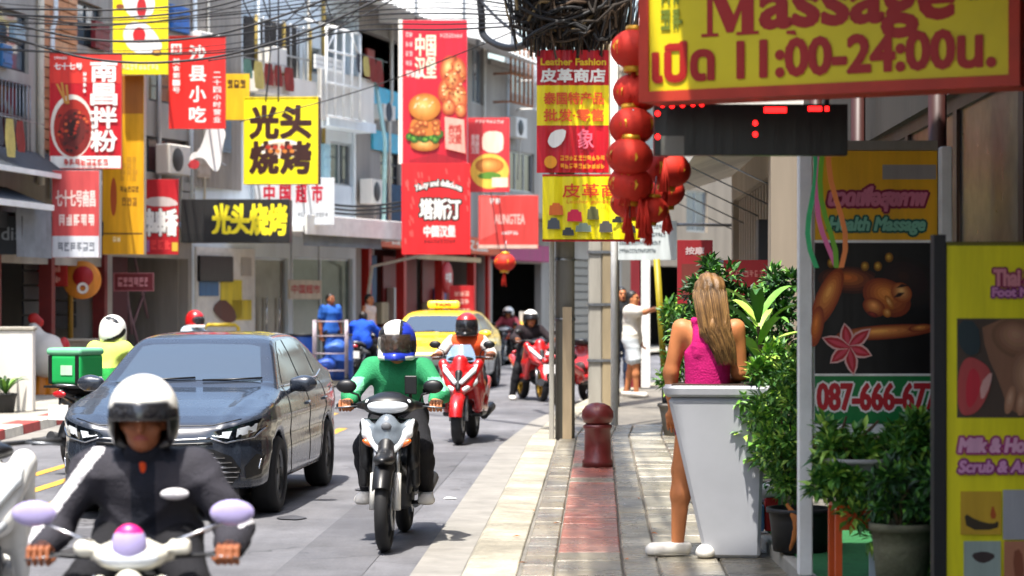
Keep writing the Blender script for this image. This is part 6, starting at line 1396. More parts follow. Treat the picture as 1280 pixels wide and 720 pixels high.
# --- delivery rider and his box
Jd = pose(**RIDE)
pd_ = person('delivery rider in a lime jacket and black-and-white helmet beside the sedan', DB, DRZ, Jd, SKIN2, [('jacket', ('torso', 'uparm', 'forearm', 'hips'), ([cloth('#c8d86a', 'jacket_lime'), cloth('#2f9a4a', 'jacket_green')], lambda C: C[:, 2] < .98), .024, .006, 6), ('trousers', ('hips', 'thigh', 'shin'), BLKC, .016, .004, 2), ('shoes', ('foot',), SHD, .008, 0, 0)], grip=GU, h=.016)
helmet(pd_, Jd['head'], (.5, -.85, 0), [HW, HK, M('helmet_red')], 'full', lambda C: np.where(np.sin(C[:, 0]*23+2.2*np.sin(C[:, 2]*19+1)+C[:, 1]*17)+.7*np.sin(C[:, 2]*31+C[:, 1]*26) > .75, 1, 0), VIS)
bx = empty('delivery_box', 'green insulated delivery box with a pale lid strapped behind the lime-jacketed rider', 'box', DB, DRZ)
GBX = M('box_green', '#13a04e', .55, var=.1, scale=6); solid('box_body', [rbox((0, .70, .98), (.19, .18, .14), .03)], .014, GBX, bx); solid('box_lid', [rbox((0, .70, 1.145), (.2, .19, .035), .03)], .014, M('box_lid', '#6fb98e', .55, var=.1), bx); MB().box((-.21, .55, .81), (.21, .9, .832), BLK).build('rack', bx)
MB().box((-.10, .882, .93), (.03, .886, 1.02), P('#bfe4c4')).build('print', bx)
for x in (-.15, .15): MB().box((x-.02, .878, .85), (x+.02, .884, 1.11), BLK).build('strap', bx)
# --- blue-jacketed rider from behind
Jb = pose(**dict(RIDE, head=(0, .06, 1.30), neck=(0, .12, 1.2)))
pb = person('rider in a bright blue jacket seen from behind on the black motorbike', blue_bike.location, BRZ, Jb, SKIN, [('jacket', ('torso', 'uparm', 'forearm', 'hips'), cloth('#1f50c8', 'jacket_blue'), .032, .007, 7), ('trousers', ('hips', 'thigh', 'shin'), BLKC, .016, .004, 2), ('shoes', ('foot',), SHD, .008, 0, 0)], grip=GU, h=.018, hair=short_hair)
# --- rider on the waiting red scooter and rider on the far crate bike
Jk = pose(**dict(MAXI, an={-1: (-.33, .05, .08), 1: (.17, -.02, .43)}, toe={-1: (-.36, -.13, .035), 1: (.18, -.16, .385)}, kn={-1: (-.26, -.02, .5), 1: (.20, -.16, .66)}))
pk = person('rider in black with one foot down on the scooter left of the utility pole', KB, K1, Jk, SKIN, [('jacket', ('torso', 'uparm', 'forearm', 'hips'), cloth('#2a2226', 'jacket_dark'), .02, .005, 8), ('trousers', ('hips', 'thigh', 'shin'), BLKC, .018, .004, 2), ('shoes', ('foot',), SHW, .01, 0, 0)], grip=GM, h=.018)
helmet(pk, Jk['head'], (0, -1, 0), [HK, HW], 'open', lambda C: C[:, 2] > .1, VIS)
Jx = pose(**RIDE)
px_ = person('far rider in a white helmet and maroon top on the crate-laden motorbike', far_bike.location, R(-12), Jx, SKIN, [('shirt', ('torso', 'uparm', 'hips'), cloth('#9a4450', 'top_maroon'), .02, .005, 9), ('trousers', ('hips', 'thigh', 'shin'), BLKC, .016, .004, 2), ('shoes', ('foot',), SHD, .008, 0, 0)], grip=GU, h=.02)
helmet(px_, Jx['head'], (0, -1, 0), [HW, HK], 'open', lambda C: C[:, 2] < -.02, VIS, 1.1)
for i, (x, z, c, lb) in enumerate(((-.42, .78, '#2f7a62', 'green plastic crate hung on the left of the far motorbike'), (.30, .95, '#d89a1c', 'orange sack tied on the right of the far motorbike'))):
    b = empty('crate' if i == 0 else 'sack', lb, 'crate' if i == 0 else 'sack', far_bike.location, R(-12))
    if i == 0:
        mb = MB(); y0, y1 = .05, .5
        for q in range(5): mb.box((x-.2, y0, z-.15+q*.07), (x+.28, y0+.02, z-.105+q*.07), P(c)); mb.box((x-.2, y0+.021, z-.15+q*.07), (x-.18, y1, z-.105+q*.07), P(c)); mb.box((x+.26, y0+.021, z-.15+q*.07), (x+.28, y1, z-.105+q*.07), P(c))
        mb.box((x-.2, y0, z-.2), (x+.28, y1, z-.152), P(c)); mb.build('crate_body', b); MB().box((x-.2, y0-.004, z+.11), (x+.28, y0+.02, z+.14), P('#e0ddd4')).build('rim', b)
    else: solid('sack_body', [ell((x, .25, z), (.2, .18, .16)), ell((x-.1, .3, z+.05), (.15, .15, .12))], .02, P(c), b, .05, disp=wrinkle(.012, 30, 3)); MB().box((x-.05, .3, z+.1), (x+.28, .33, z+.42), P('#d8d4c8')).build('panel', b)
# --- pedestrians on the right-hand pavement
STAND = dict(pel=(0, 0, .93), chest=(0, 0, 1.22), neck=(0, 0, 1.41), head=(0, -.01, 1.54), sh=(.18, 0, 1.36), el=(.23, .02, 1.10), wr=(.24, -.03, .86), hip=(.085, 0, .90), kn=(.10, -.02, .50), an=(.10, .01, .09), toe=(.12, -.13, .035))
Yw = gp(790, 496, SWZ); rw = R(70)
Jw = pose(**dict(STAND, sh={-1: (-.17, 0, 1.35), 1: (.17, 0, 1.35)}, el={-1: (-.17, -.26, 1.33), 1: (.24, .03, 1.10)}, wr={-1: (-.16, -.50, 1.40), 1: (.24, -.06, .88)}, an={-1: (-.10, -.1, .09), 1: (.10, .12, .09)}, kn={-1: (-.1, -.09, .5), 1: (.1, .04, .5)}, toe={-1: (-.1, -.25, .035), 1: (.12, -.03, .035)}))
WSH, WSO = cloth('#e2ddd2', 'tee_cream'), cloth('#ced6dc', 'shorts_pale')
pw_ = person('man in a loose cream T-shirt and pale shorts reaching an arm towards a shop', (Yw.x, Yw.y, SWZ), rw, Jw, SKIN, [('shirt', ('torso', 'halfarm', 'hips'), WSH, .035, .008, 10), ('shorts', ('hips', 'halfthigh'), WSO, .03, .005, 11), ('shoes', ('foot',), SHW, .012, 0, 0)], h=.016, hair=short_hair)
Jm = shift(pose(**STAND), .07)
Jm['an'] = {s_: q-V3(0, 0, .07) for s_, q in Jm['an'].items()}; Jm['toe'] = {s_: q-V3(0, 0, .07) for s_, q in Jm['toe'].items()}
pm = person('man in a black T-shirt and jeans standing behind the cream-shirted man', (Yw.x-.12, Yw.y+.9, SWZ), R(12), Jm, SKIN, [('shirt', ('torso', 'halfarm', 'hips'), cloth('#1e2024', 'tee_black'), .028, .006, 12), ('trousers', ('hips', 'thigh', 'shin'), DEN, .02, .005, 13), ('shoes', ('foot',), SHD, .012, 0, 0)], h=.016, hair=short_hair)
# --- woman in the pink vest, seen from behind
wl = gp(887, 697, SWZ); rwm = R(176)
Jp = pose(**dict(STAND, sh={-1: (-.165, 0, 1.33), 1: (.155, 0, 1.33)}, el={-1: (-.19, -.02, 1.07), 1: (.215, -.02, 1.07)}, wr={-1: (-.14, -.2, 1.0), 1: (.205, -.07, .86)}, head=(-.01, -.03, 1.53), an={-1: (-.02, .02, .09), 1: (.175, .03, .09)}, toe={-1: (.02, .14, .035), 1: (.325, .06, .035)}, kn={-1: (-.07, -.03, .5), 1: (.15, -.0, .5)}, hip={-1: (-.08, 0, .9), 1: (.085, 0, .9)}))
Jp['b'] = .86
PNK = cloth('#c01a6c', 'vest_pink')
def vest(C): return np.zeros(len(C), int)
def long_hair(o, H0, f, sd, z, rot):
    BL = M('hair_blonde', '#7c5a32', .5, var=.6, scale=26, streak=True, bump=.5, bscale=60)
    pr = [ell(H0-f*.025+z*.03, (.09, .10, .098), rot=rot), cap(H0-f*.06, H0-f*.11-z*.2+sd*.03, .082, .082, flat=(0, 1.05)), cap(H0-f*.11-z*.2+sd*.03, H0-f*.125-z*.31+sd*.075, .076, .05), cap(H0-f*.12-z*.25+sd*.06, H0-f*.115-z*.39+sd*.10, .045, .014), cap(H0-f*.125-z*.24+sd*.0, H0-f*.12-z*.34+sd*.03, .04, .012), rbox(H0+f*.12-z*.05, (.12, .085, .2), .02, rot, sub=True, k=.02)]
    mb = MB(); rg = random.Random(3); CL = [H0-f*.03+z*.06, H0-f*.06, H0-f*.11-z*.2+sd*.03, H0-f*.12-z*.31+sd*.075, H0-f*.115-z*.40+sd*.10]; WD = (.06, .094, .088, .072, .055)
    for i in range(420):
        a_ = rg.uniform(-2.2, 2.2); e_ = rg.uniform(-.2, .35); pts = []; n_ = rg.choice((4, 5, 5))
        for j in range(n_): w_ = WD[j]*(1.0+.06*rg.random()); pts.append(tuple(CL[j]+sd*w_*math.sin(a_+e_*j*.3)+(-f)*w_*max(-.2, math.cos(a_+e_*j*.3))+z*rg.uniform(-.02, .02)))
        q = [Vector(pts[0])]
        for p0, p1 in zip(pts, pts[1:]): q += [Vector(p0).lerp(Vector(p1), .5), Vector(p1)]
        mb.tube(q, [.0015]*(len(q)-1)+[.0006], rg.choice([BL, M('hair_light', '#a07a48', .45, var=.3, scale=30), M('hair_brown', '#5c4024', .5, var=.3, scale=30)]), 4, caps=False)
    st = mb.build('hair_strands', o); st['kind'] = 'stuff'
    solid('hair', pr, .007, BL, o, .04, disp=lambda X, Y, Z: .0035*np.sin(150*X+6*np.sin(9*Z)+20*Y)+.004*np.sin(60*X+3*np.sin(7*Z)))
pwm = person('woman with long blonde hair and a pink vest top standing behind the white planter', (wl.x, wl.y+.12, SWZ), rwm, Jp, SKIN3, [('shorts', ('hips', 'shortthigh'), cloth('#8a1840', 'shorts_wine'), .010, .004, 14), ('shoes', ('foot',), SHW, .006, 0, 0)], h=.010, hair=long_hair)
solid('vest_top', [cap((0, 0, 1.26), (0, 0, .95), .112, .106, flat=(0, 1.26), k=.04), cap((-.4, -.1, 1.37), (.4, -.1, 1.37), .11, sub=True, k=.02)]+both(lambda s_: [ell((s_*.165, .08, 1.33), (.085, .2, .15), sub=True, k=.02)])+both(lambda s_: [cap((s_*.06, .09, 1.18), (s_*.08, .06, 1.375), .018, .014, k=.03), cap((s_*.08, .06, 1.375), (s_*.08, -.06, 1.37), .014, k=.02)]), .009, PNK, pwm, .03, disp=wrinkle(.004, 34, 3))
# --- two people by the far shops
g = gp(446, 470, SWZ); Js = pose(**STAND)
ps = person('person in a pale sleeveless top standing by the orange-red shop', (g.x+.1, g.y+2.2, SWZ), R(60), Js, SKIN, [('shirt', ('torso', 'hips'), cloth('#d6c2b4', 'top_pale'), .02, .006, 15), ('trousers', ('hips', 'thigh', 'shin'), cloth('#4a4c58', 'trousers_grey'), .016, .004, 2), ('shoes', ('foot',), SHD, .008, 0, 0)], h=.02, hair=short_hair)
g = gp(408, 474, SWZ)
ps2 = person('person in a blue shirt behind the stacked blue trolley', (g.x, g.y+.9, SWZ), R(40), Js, SKIN2, [('shirt', ('torso', 'halfarm', 'hips'), cloth('#2e62b8', 'shirt_blue'), .022, .006, 16), ('trousers', ('hips', 'thigh', 'shin'), cloth('#2a2c38', 'trousers_navy'), .016, .004, 2), ('shoes', ('foot',), SHD, .008, 0, 0)], h=.02, hair=short_hair)
# rider passing behind the sedan
g = Vector((-4.75, 33.0, 0))
red_hb = underbone('motorbike passing behind the sedan under a red-helmeted rider', g, R(60), M('paint_bike_black'), P('#7a2a24'))
ph_ = person('rider in a pale shirt and red helmet just showing over the sedan roof', g, R(60), pose(**RIDE), SKIN2, [('shirt', ('torso', 'uparm', 'forearm', 'hips'), cloth('#b9cbd8', 'shirt_ice'), .024, .006, 17), ('trousers', ('hips', 'thigh', 'shin'), BLKC, .016, .004, 2), ('shoes', ('foot',), SHD, .008, 0, 0)], grip=GU, h=.02)
helmet(ph_, V3(*RIDE['head']), (0, -1, 0), [M('helmet_red'), HW], 'full', lambda C: C[:, 2] < -.06, VIS)
# ================================================================ STREET FURNITURE, PLANTS AND SMALL THINGS
PC = M('pole_concrete', '#86847e', .85, var=.28, scale=3, bump=.4, streak=True); PC2 = M('pole_patch', '#bda888', .85, var=.3, scale=4, bump=.3, streak=True)
g = gp(703, 548, SWZ); o = empty('utility_pole', 'grey concrete utility pole with a pale patch nearest the kerb', 'pole', (g.x, g.y, 0))
MB().prism([(-.075, 0), (-.02, 0), (-.02, 11), (-.075, 11)], -.06, .06, M('pole_pale', '#a19d93', .85, var=.25, scale=3, streak=True)).build('stay_post', o, bevel=.012, loc=(-.07, -.05, 0))
MB().tube([(.03, .06, 0), (.03, .06, 11)], [.108, .09], PC, 10).build('shaft', o)
MB().box((.0, -.075, .12), (.10, -.055, 1.55), PC2).build('patch', o)
for z in (1.4, 2.05): MB().lathe([(.108, z), (.116, z), (.116, z+.03), (.108, z+.03)], STL, 16, c=(.03, .06, 0), closed=True).build('band', o)
g2 = gp(752, 507, SWZ); o = empty('utility_pole', 'ochre and grey concrete utility pole behind the maroon bollard', 'pole', (g2.x, g2.y, 0))
MB().prism([(-.19, 0), (.0, 0), (-.02, 11), (-.17, 11)], -.09, .09, M('pole_pale')).build('stay_post', o, bevel=.015); MB().prism([(.005, 0), (.16, 0), (.14, 11), (.005, 11)], -.10, .09, M('pole_ochre', '#97886c', .85, var=.3, scale=3, streak=True)).build('shaft', o, bevel=.015); MB().tube([(.21, .05, 0), (.2, .05, 6)], .05, M('pole_dark', '#4e4b46', .8, var=.2), 10).build('conduit', o)
for z in (.75, 1.55, 2.3): MB().box((-.205, -.115, z), (.175, .1, z+.04), STL).build('band', o)
b = gp(747, 583, SWZ); o = empty('bollard', 'squat maroon iron bollard with a ball top on the pavement', 'bollard', (b.x, b.y, SWZ))
MRN = M('iron_maroon', '#6a211f', .45, .1, var=.25, scale=12, coat=.3)
MB().lathe([(0, 0), (.14, 0), (.14, .05), (.122, .07), (.118, .33), (.13, .35), (.13, .37), (.1, .39)], MRN, 28).build('shaft', o); MB().lathe([(.1, .385), (.13, .40), (.145, .45), (.14, .50), (.11, .545), (.06, .57), (0, .578)], MRN, 28).build('cap', o)
mb = MB()                                               # litter bag slumped on the bollard's base
# overhead tangle of cables, dry creeper stems and roots on the two poles
tg = empty('cable_tangle', 'dense dark tangle of cables and dry creepers high on the utility poles', 'tangle', (g.x+.02, g.y-.12, 4.5))
TK = [M('cable_black', '#17171a', .6, var=.1), M('creeper_brown', '#4a3a2c', .9, var=.3, scale=6), M('creeper_dark', '#2c251f', .9, var=.3, scale=6), M('creeper_straw', '#8a7450', .9, var=.3, scale=6)]
rg = random.Random(5); parts = {i: MB() for i in range(4)}
for i in range(900):
    k = rg.choices(range(4), (5, 5, 6, 1))[0]; x = rg.gauss(.12, .27); x = max(-.55, min(.72, x)); yy = rg.uniform(-.3, .4); top = rg.uniform(1.2, 3.2); bot = rg.uniform(.1, 1.1)
    if rg.random() < .3: bot = rg.uniform(.25, .6)
    fl = 1+rg.uniform(.1, .5); pts = []; ph_ = rg.uniform(0, 6)
    for j in range(6):
        t = j/5; pts.append((x*(1+(fl-1)*t*1.3)+.03*math.sin(ph_+t*9), yy*(1+.5*t)+.03*math.cos(ph_+t*7), bot-.4+(top-bot)*t))
    parts[k].tube(pts, rg.uniform(.006, .02) if k else rg.uniform(.006, .013), TK[k], 5, caps=False)
for i in range(150):                                     # crossing stems and slack loops that break the fall of the strands
    k = rg.choices(range(4), (5, 4, 6, 1))[0]; x0, x1 = rg.uniform(-.6, .6), rg.uniform(-.6, .8); z0 = rg.uniform(.0, 1.2); sg = rg.uniform(-.35, .25); yy = rg.uniform(-.42, -.2)
    parts[k].tube([(x0+(x1-x0)*t, yy+.05*math.sin(t*6+i), z0+rg.uniform(-.03, .03)+(rg.uniform(.2, .3)*(x1-x0))*t+sg*4*t*(1-t)) for t in (0, .2, .4, .6, .8, 1)], rg.uniform(.006, .022), TK[k], 5, caps=False)
for i in range(90):                                      # branches reaching out to the left
    s0 = rg.uniform(.2, 1.2); pts = [(-.2-.9*t-.1*math.sin(i), .1*math.cos(i)*t, s0+.3+t*rg.uniform(.5, 1.1)) for t in (0, .35, .7, 1)]; parts[2].tube(pts, [.02, .014, .009, .004], TK[2], 5, caps=False)
nm = ['cable_bundle', 'brown_stems', 'dark_stems', 'straw_stems']
for i in range(4): parts[i].build(nm[i], tg)['kind'] = 'stuff'
solid('root_mass', [cap((.12, .0, .25), (.1, .05, 1.4), .26, .50), cap((-.05, .0, .45), (-.35, .1, 1.6), .16, .26), cap((.32, .0, .3), (.46, .1, 1.6), .16, .26)], .03, TK[2], tg, .1, disp=lambda X, Y, Z: .045*np.sin(26*X+5*np.sin(3*Z))*np.cos(22*Y+2*Z)+.02*np.sin(70*X))
MB().box((-.9, .05, .52), (1.2, .13, .60), STL).build('cross_arm', tg)
# street-lamp bracket pipe and white pole right of the banner
o = empty('signpost', 'thin white pole between the red leather banner and the lanterns', 'pole', (at(768, 400, 26).x, 26, SWZ)); MB().tube([(0, 0, 0), (0, 0, 4.75)], .045, WHT, 8).build('shaft', o); MB().tube([(0, 0, 4.72), (.25, -.05, 4.85), (.5, -.05, 4.86)], .05, WHT, 8).build('arm', o)
# overhead cables, each its own
def cable(label, pts, r=.013, group='overhead cables'):
    P_ = [at(x, y, Y) for x, y, Y in pts]; q = []
    for i in range(len(P_)-1):                          # Catmull-Rom through the points
        p0, p1, p2, p3 = P_[max(i-1, 0)], P_[i], P_[i+1], P_[min(i+2, len(P_)-1)]
        for k in range(8):
            t = k/8; q.append(.5*((2*p1)+(p2-p0)*t+(2*p0-5*p1+4*p2-p3)*t*t+(3*p1-p0-3*p2+p3)*t**3))
    q.append(P_[-1]); c = MB(); c.tube(q, r, TK[0], 6); c = c.build('overhead_cable'); tag(c, label, 'cable', group)
cable('uppermost black cable crossing the egg sign near the top edge', [(-40, 10, 26), (70, 12, 27), (150, 12, 27), (250, 4, 27), (360, -22, 27)])
cable('second black cable from the top crossing the egg sign', [(-40, 17, 26), (80, 21, 27), (150, 22, 27), (250, 12, 27), (370, -20, 27)])
cable('thin cable passing through the white part of the egg sign', [(-40, 26, 26), (60, 30, 27), (150, 31, 27), (270, 14, 27), (400, -26, 27)], .009)
cable('sagging cable that passes just under the red egg yolk', [(-40, 25, 26), (30, 34, 27), (95, 47, 27), (160, 52, 27), (230, 49, 27), (300, 36, 27), (390, 6, 27), (450, -22, 27)], .015)
cable('lowest sagging cable across the top of the noodle sign', [(-40, 34, 26), (30, 52, 27), (100, 71, 27), (160, 78, 27), (220, 77, 27), (290, 67, 27), (390, 37, 27), (500, -14, 27)], .016)
cable('cable rising from the barbecue sign to the white roof', [(260, 76, 30), (350, 60, 30), (420, 36, 30), (520, -16, 30)], .012)
cable('thin cable in front of the white balcony cage', [(300, 152, 34), (400, 128, 34), (500, 96, 34), (640, 40, 30), (690, 10, 24.5)], .010)
cable('thick black cable coming down left of the dark tangle', [(598, -30, 30), (602, 20, 30), (606, 46, 30), (640, 60, 28), (690, 40, 24.5)], .05)
cable('cable sloping from the black drop to the tangle', [(600, 0, 30), (630, 30, 28), (680, 62, 25)], .02)
for i in range(9):                                       # a sheaf of thin service wires fanning to the tangle
    y0 = -6+i*7.5; cable('thin service wire in the sheaf fanning towards the dark tangle', [(-30, y0+8+4*math.sin(i*2), 31), (120, y0+18+6*math.sin(i*1.3), 32), (280, y0+12+5*math.cos(i), 31), (440, y0*.8-4, 29), (560, y0*.5-14+3*i, 27), (690, 10+2.5*i, 24)], .006+.003*(i % 3), 'thin service wires')
for i in range(5): cable('slack black cable loop hanging above the white balcony cage', [(300+i*26, -10, 36), (318+i*26, 26+9*math.sin(i*2.2), 36), (352+i*26, 30-6*i, 36), (400+i*30, -16, 36)], .012, 'slack loops')
for i, (y0, lb) in enumerate(((255, 'upper'), (260, 'middle'), (265, 'lower'))): cable('%s of three cables looped along the wall left of the red burger banner' % lb, [(408, y0, 46), (440, y0+3, 47), (470, y0+2, 47.5), (505, y0-3, 48)], .03, 'wall cables')
for i, lb in enumerate(('left', 'right')): cable('thin vertical drop cable, %s of the pair over the square barbecue sign' % lb, [(336+i*12, -20, 38), (338+i*10, 60, 38), (332+i*16, 128, 38)], .014, 'drop cables')
# unseen cable bundle added overhead to dapple the pavement with shade
cb = empty('cable_bundle', 'thick unseen bundle of cables added overhead to cast dappled shade on the right pavement', 'cable', (g.x-.35, g.y, 5.4))
rg2 = random.Random(9); mb = MB()
for i in range(46):
    x0 = rg2.gauss(0, .16); z0 = rg2.gauss(0, .18); sag = rg2.uniform(.1, .7); pts = []
    for j in range(13): t = j/12; pts.append((x0*(1+.3*math.sin(t*5+i))-.5*t+.08*math.sin(t*11+i*2), -30*t, z0-sag*4*t*(1-t)+.06*math.sin(t*17+i)+.5*t))
    mb.tube(pts, rg2.uniform(.008, .024), TK[0], 5, caps=False)
for i in range(26):                                     # slack loops
    y0 = -rg2.uniform(1, 24); pts = [(.25*math.sin(k*.9+i)+rg2.uniform(-.05, .05)-.5*(-y0/30), y0+.5*math.cos(k*.9+i)*.8, -.35+.28*math.sin(k*1.3+i)+.5*(-y0/30)) for k in range(9)]
    mb.tube(pts, rg2.uniform(.008, .02), TK[0], 5, caps=False)
mb.build('strands', cb)['kind'] = 'stuff'
# planter
pl = gp(907, 699, SWZ); o = empty('planter', 'tall tapering white planter box in front of the woman in pink', 'planter', (pl.x, pl.y+.2, SWZ))
PW = M('planter_white', '#b2b4ba', .5, var=.06, scale=3)
def frustum(mb, w0, w1, d0, d1, z0, z1, mat):
    vs = [(sx*w, sy*d, z) for (w, d, z) in ((w0, d0, z0), (w1, d1, z1)) for sx, sy in ((-1, -1), (1, -1), (1, 1), (-1, 1))]
    return mb.add(vs, [(0, 3, 2, 1), (4, 5, 6, 7), (0, 1, 5, 4), (1, 2, 6, 5), (2, 3, 7, 6), (3, 0, 4, 7)], mat)
mb = MB(); frustum(mb, .16, .28, .15, .24, 0, .93, PW); mb.v = [(x+(.06 if z < .1 else -.03), y, z) for x, y, z in mb.v]; mb.build('body', o, bevel=.02); mb = MB(); frustum(mb, .295, .315, .255, .265, .935, 1.0, PW); mb.v = [(x-.03, y, z) for x, y, z in mb.v]; mb.build('rim', o, bevel=.015); MB().box((-.29, -.22, 1.0), (.23, .22, 1.006), M('soil', '#3a2c20', .95, var=.3)).build('soil', o)
o.rotation_euler = (0, 0, R(-6))
# --- plants
LV = [M('leaf_deep', '#386b28', .5, var=.25, scale=9), M('leaf_mid', '#6a9e3a', .5, var=.25, scale=9), M('leaf_bright', '#acd056', .5, var=.25, scale=9)]
LD = [M('leaf_dark', '#1e3f1c', .5, var=.25, scale=9), M('leaf_deep'), M('leaf_mid')]
STEM = M('stem_brown', '#5a4630', .85, var=.3, scale=10)
def foliage(parent, blobs, n, size, mats, seed=1, name='foliage', wide=.45):
    """leaves spread over lumpy blobs (centre, radii): many thin folded leaves with gaps between the clumps"""
    rg = random.Random(seed); mb = MB(); clumps = []
    for c, r in blobs:
        for _ in range(14): v = Vector((rg.gauss(0, 1), rg.gauss(0, 1), rg.gauss(0, 1))).normalized()*rg.uniform(.45, 1.0); clumps.append((Vector(c)+Vector((v.x*r[0], v.y*r[1], v.z*r[2])), max(r)*rg.uniform(.16, .34)))
    for i in range(n):
        c, r = rg.choice(clumps); v = Vector((rg.gauss(0, 1), rg.gauss(0, 1), rg.gauss(0, 1))).normalized(); p = c+v*r*rg.uniform(.2, 1)
        d = (v+Vector((rg.uniform(-.6, .6), rg.uniform(-.6, .6), rg.uniform(-.3, .7)))).normalized(); L = size*rg.uniform(.6, 1.3)
        a = d.cross(Vector((rg.uniform(-.5, .5), rg.uniform(-.5, .5), 1)))
        if a.length < 1e-3: continue
        a.normalize(); nn = a.cross(d); w_ = L*wide/2
        mb.add([p, p+d*L*.45+a*w_+nn*w_*.5, p+d*L-nn*L*.12, p+d*L*.45-a*w_+nn*w_*.5, p+d*L*.5], [(0, 1, 4), (1, 2, 4), (2, 3, 4), (3, 0, 4)], rg.choices(mats, (5, 4, 2))[0])
    me = bpy.data.meshes.new(name); me.from_pydata(mb.v, [], mb.f); me.update()
    for m in mb.mats: me.materials.append(m)
    me.polygons.foreach_set('material_index', mb.m); ob = put(bpy.data.objects.new(name, me), parent); ob['kind'] = 'stuff'; return ob
def stems(parent, base, tips, r=.012):
    mb = MB()
    for t in tips: b_ = Vector(base); t = Vector(t); m = (b_+t)/2+Vector((random.uniform(-.05, .05), random.uniform(-.05, .05), .03)); mb.tube([b_, m, t], [r, r*.8, r*.45], STEM, 6)
    return mb.build('stem', parent)
def pot(parent, c, r0, r1, h_, mat, name='pot'):
    mb = MB(); mb.lathe([(0, 0), (r0, 0), (r0*.3+r1*.7, h_*.7), (r1, h_*.9), (r1*1.08, h_*.9), (r1*1.08, h_), (r1*.92, h_), (r1*.9, h_*.86), (0, h_*.86)], mat, 28, c=c); return mb.build(name, parent)
def big_leaf(parent, base, d, L, w_, mat, droop=.5):
    d = Vector(d).normalized(); a = d.cross(Vector((0, 0, 1))); a = a.normalized() if a.length > 1e-3 else Vector((1, 0, 0)); vs = []; n = 8; p = Vector(base)
    for i in range(n+1):
        t = i/n; ww = w_*math.sin(math.pi*min(1, t*.92+.06))**.8; dd = (d+Vector((0, 0, -droop*t*t*1.6))).normalized()
        if i: p = p+dd*L/n
        up = a.cross(dd); vs += [p+a*ww+up*ww*.35, p.copy(), p-a*ww+up*ww*.35]
    mb = MB(); mb.add(vs, [f for i in range(n) for f in ((3*i, 3*i+1, 3*i+4, 3*i+3), (3*i+1, 3*i+2, 3*i+5, 3*i+4))], mat, True); return mb.build('leaf', parent)
# shrub in the white planter and the tall plants behind it
o = empty('shrub', 'leafy green shrub spilling over the right side of the white planter', 'shrub', (pl.x+.2, pl.y+.22, 1.12))
foliage(o, [((.04, -.14, -.02), (.20, .18, .20)), ((.08, -.26, -.26), (.20, .12, .22)), ((.2, -.05, .14), (.18, .18, .2)), ((.16, -.27, -.5), (.12, .1, .16)), ((-.04, -.24, -.12), (.1, .1, .1))], 3000, .07, LV, 3); stems(o, (0, 0, -.1), [(.1, -.1, .15), (.2, -.05, .25), (.05, -.22, -.1), (.12, -.25, -.35), (.2, 0, .1)])
q = at(948, 470, 13.6); o = empty('broadleaf_plant', 'broad-leaved plant with long arching bright leaves right of the woman', 'plant', (q.x, q.y, .2))
pot(o, (0, 0, 0), .12, .17, .3, M('pot_black', '#1c1c1e', .6, var=.1)); MB().tube([(0, 0, .25), (.02, 0, .9), (0, 0, 1.25)], [.022, .018, .012], STEM, 8).build('stem', o)
for i in range(18):
    a = i*2.4; z = .85+.028*i; big_leaf(o, (.01*math.cos(a), .01*math.sin(a), z), (math.cos(a), math.sin(a)*.8, .9-.02*i if i < 9 else 1.1), .42+.05*math.sin(i*1.7), .042, LV[i % 3], .7)
q = at(905, 400, 15.6); o = empty('shrub', 'tall dark shrub behind the head of the woman in pink', 'shrub', (q.x, q.y, SWZ)); pot(o, (0, 0, 0), .17, .24, .42, M('pot_grey', '#6e6a64', .7, var=.2))
foliage(o, [((0, 0, 1.25), (.34, .3, .4)), ((-.12, .05, 1.62), (.2, .2, .26)), ((.25, 0, 1.45), (.28, .25, .3)), ((.1, 0, .85), (.3, .25, .3))], 4200, .075, LD, 5); stems(o, (0, 0, .35), [(0, 0, 1.3), (-.1, .05, 1.7), (.3, 0, 1.6), (.1, .1, 1.2), (-.2, 0, 1.2)], .018)
q = at(975, 420, 14.4); o = empty('shrub', 'dark shrub between the broad-leaved plant and the white poster post', 'shrub', (q.x, q.y, .2)); pot(o, (0, 0, 0), .14, .2, .36, M('pot_grey'))
foliage(o, [((0, 0, 1.0), (.2, .2, .35)), ((.05, 0, .7), (.22, .2, .28)), ((-.02, 0, 1.4), (.16, .15, .2))], 2400, .07, LD, 6); stems(o, (0, 0, .3), [(0, 0, 1.2), (.1, .1, 1.0), (-.1, 0, 1.1)], .015)
q = at(846, 430, 24); o = empty('shrub', 'slender potted shrub beside the yellow strip far along the right pavement', 'shrub', (q.x, q.y, SWZ)); pot(o, (0, 0, 0), .14, .2, .36, M('pot_grey'))
foliage(o, [((0, 0, 1.3), (.2, .2, .35)), ((.02, 0, 1.0), (.2, .2, .3)), ((-.05, 0, .7), (.16, .2, .25))], 1300, .09, LV, 8); stems(o, (0, 0, .3), [(0, 0, 1.4), (.1, .1, 1.2), (-.1, 0, 1.0)], .015)
# black pot with dead leaf and shrub
q = gp(1003, 690, .22); o = empty('potted_shrub', 'shrub in a black tub with a curled brown leaf over its rim', 'shrub', (q.x, q.y+.1, .216)); pot(o, (0, 0, 0), .15, .175, .24, M('pot_black'), 'tub')
foliage(o, [((-.06, 0, .45), (.16, .16, .24)), ((-.12, -.02, .72), (.16, .16, .26)), ((.0, 0, .95), (.13, .14, .2))], 2300, .055, LV, 9); stems(o, (0, 0, .2), [(-.1, 0, .8), (0, 0, 1.0), (-.15, 0, .6), (-.05, .05, .7), (.05, 0, .75)], .011)
solid('dead_leaf', [cap((-.09, -.15, .27), (-.03, -.19, .17), .012, .032, flat=(1, .4)), cap((-.03, -.19, .17), (-.08, -.2, .03), .03, .01, flat=(1, .4))], .008, M('leaf_dry', '#b0682c', .8, var=.3, scale=12), o, .02)
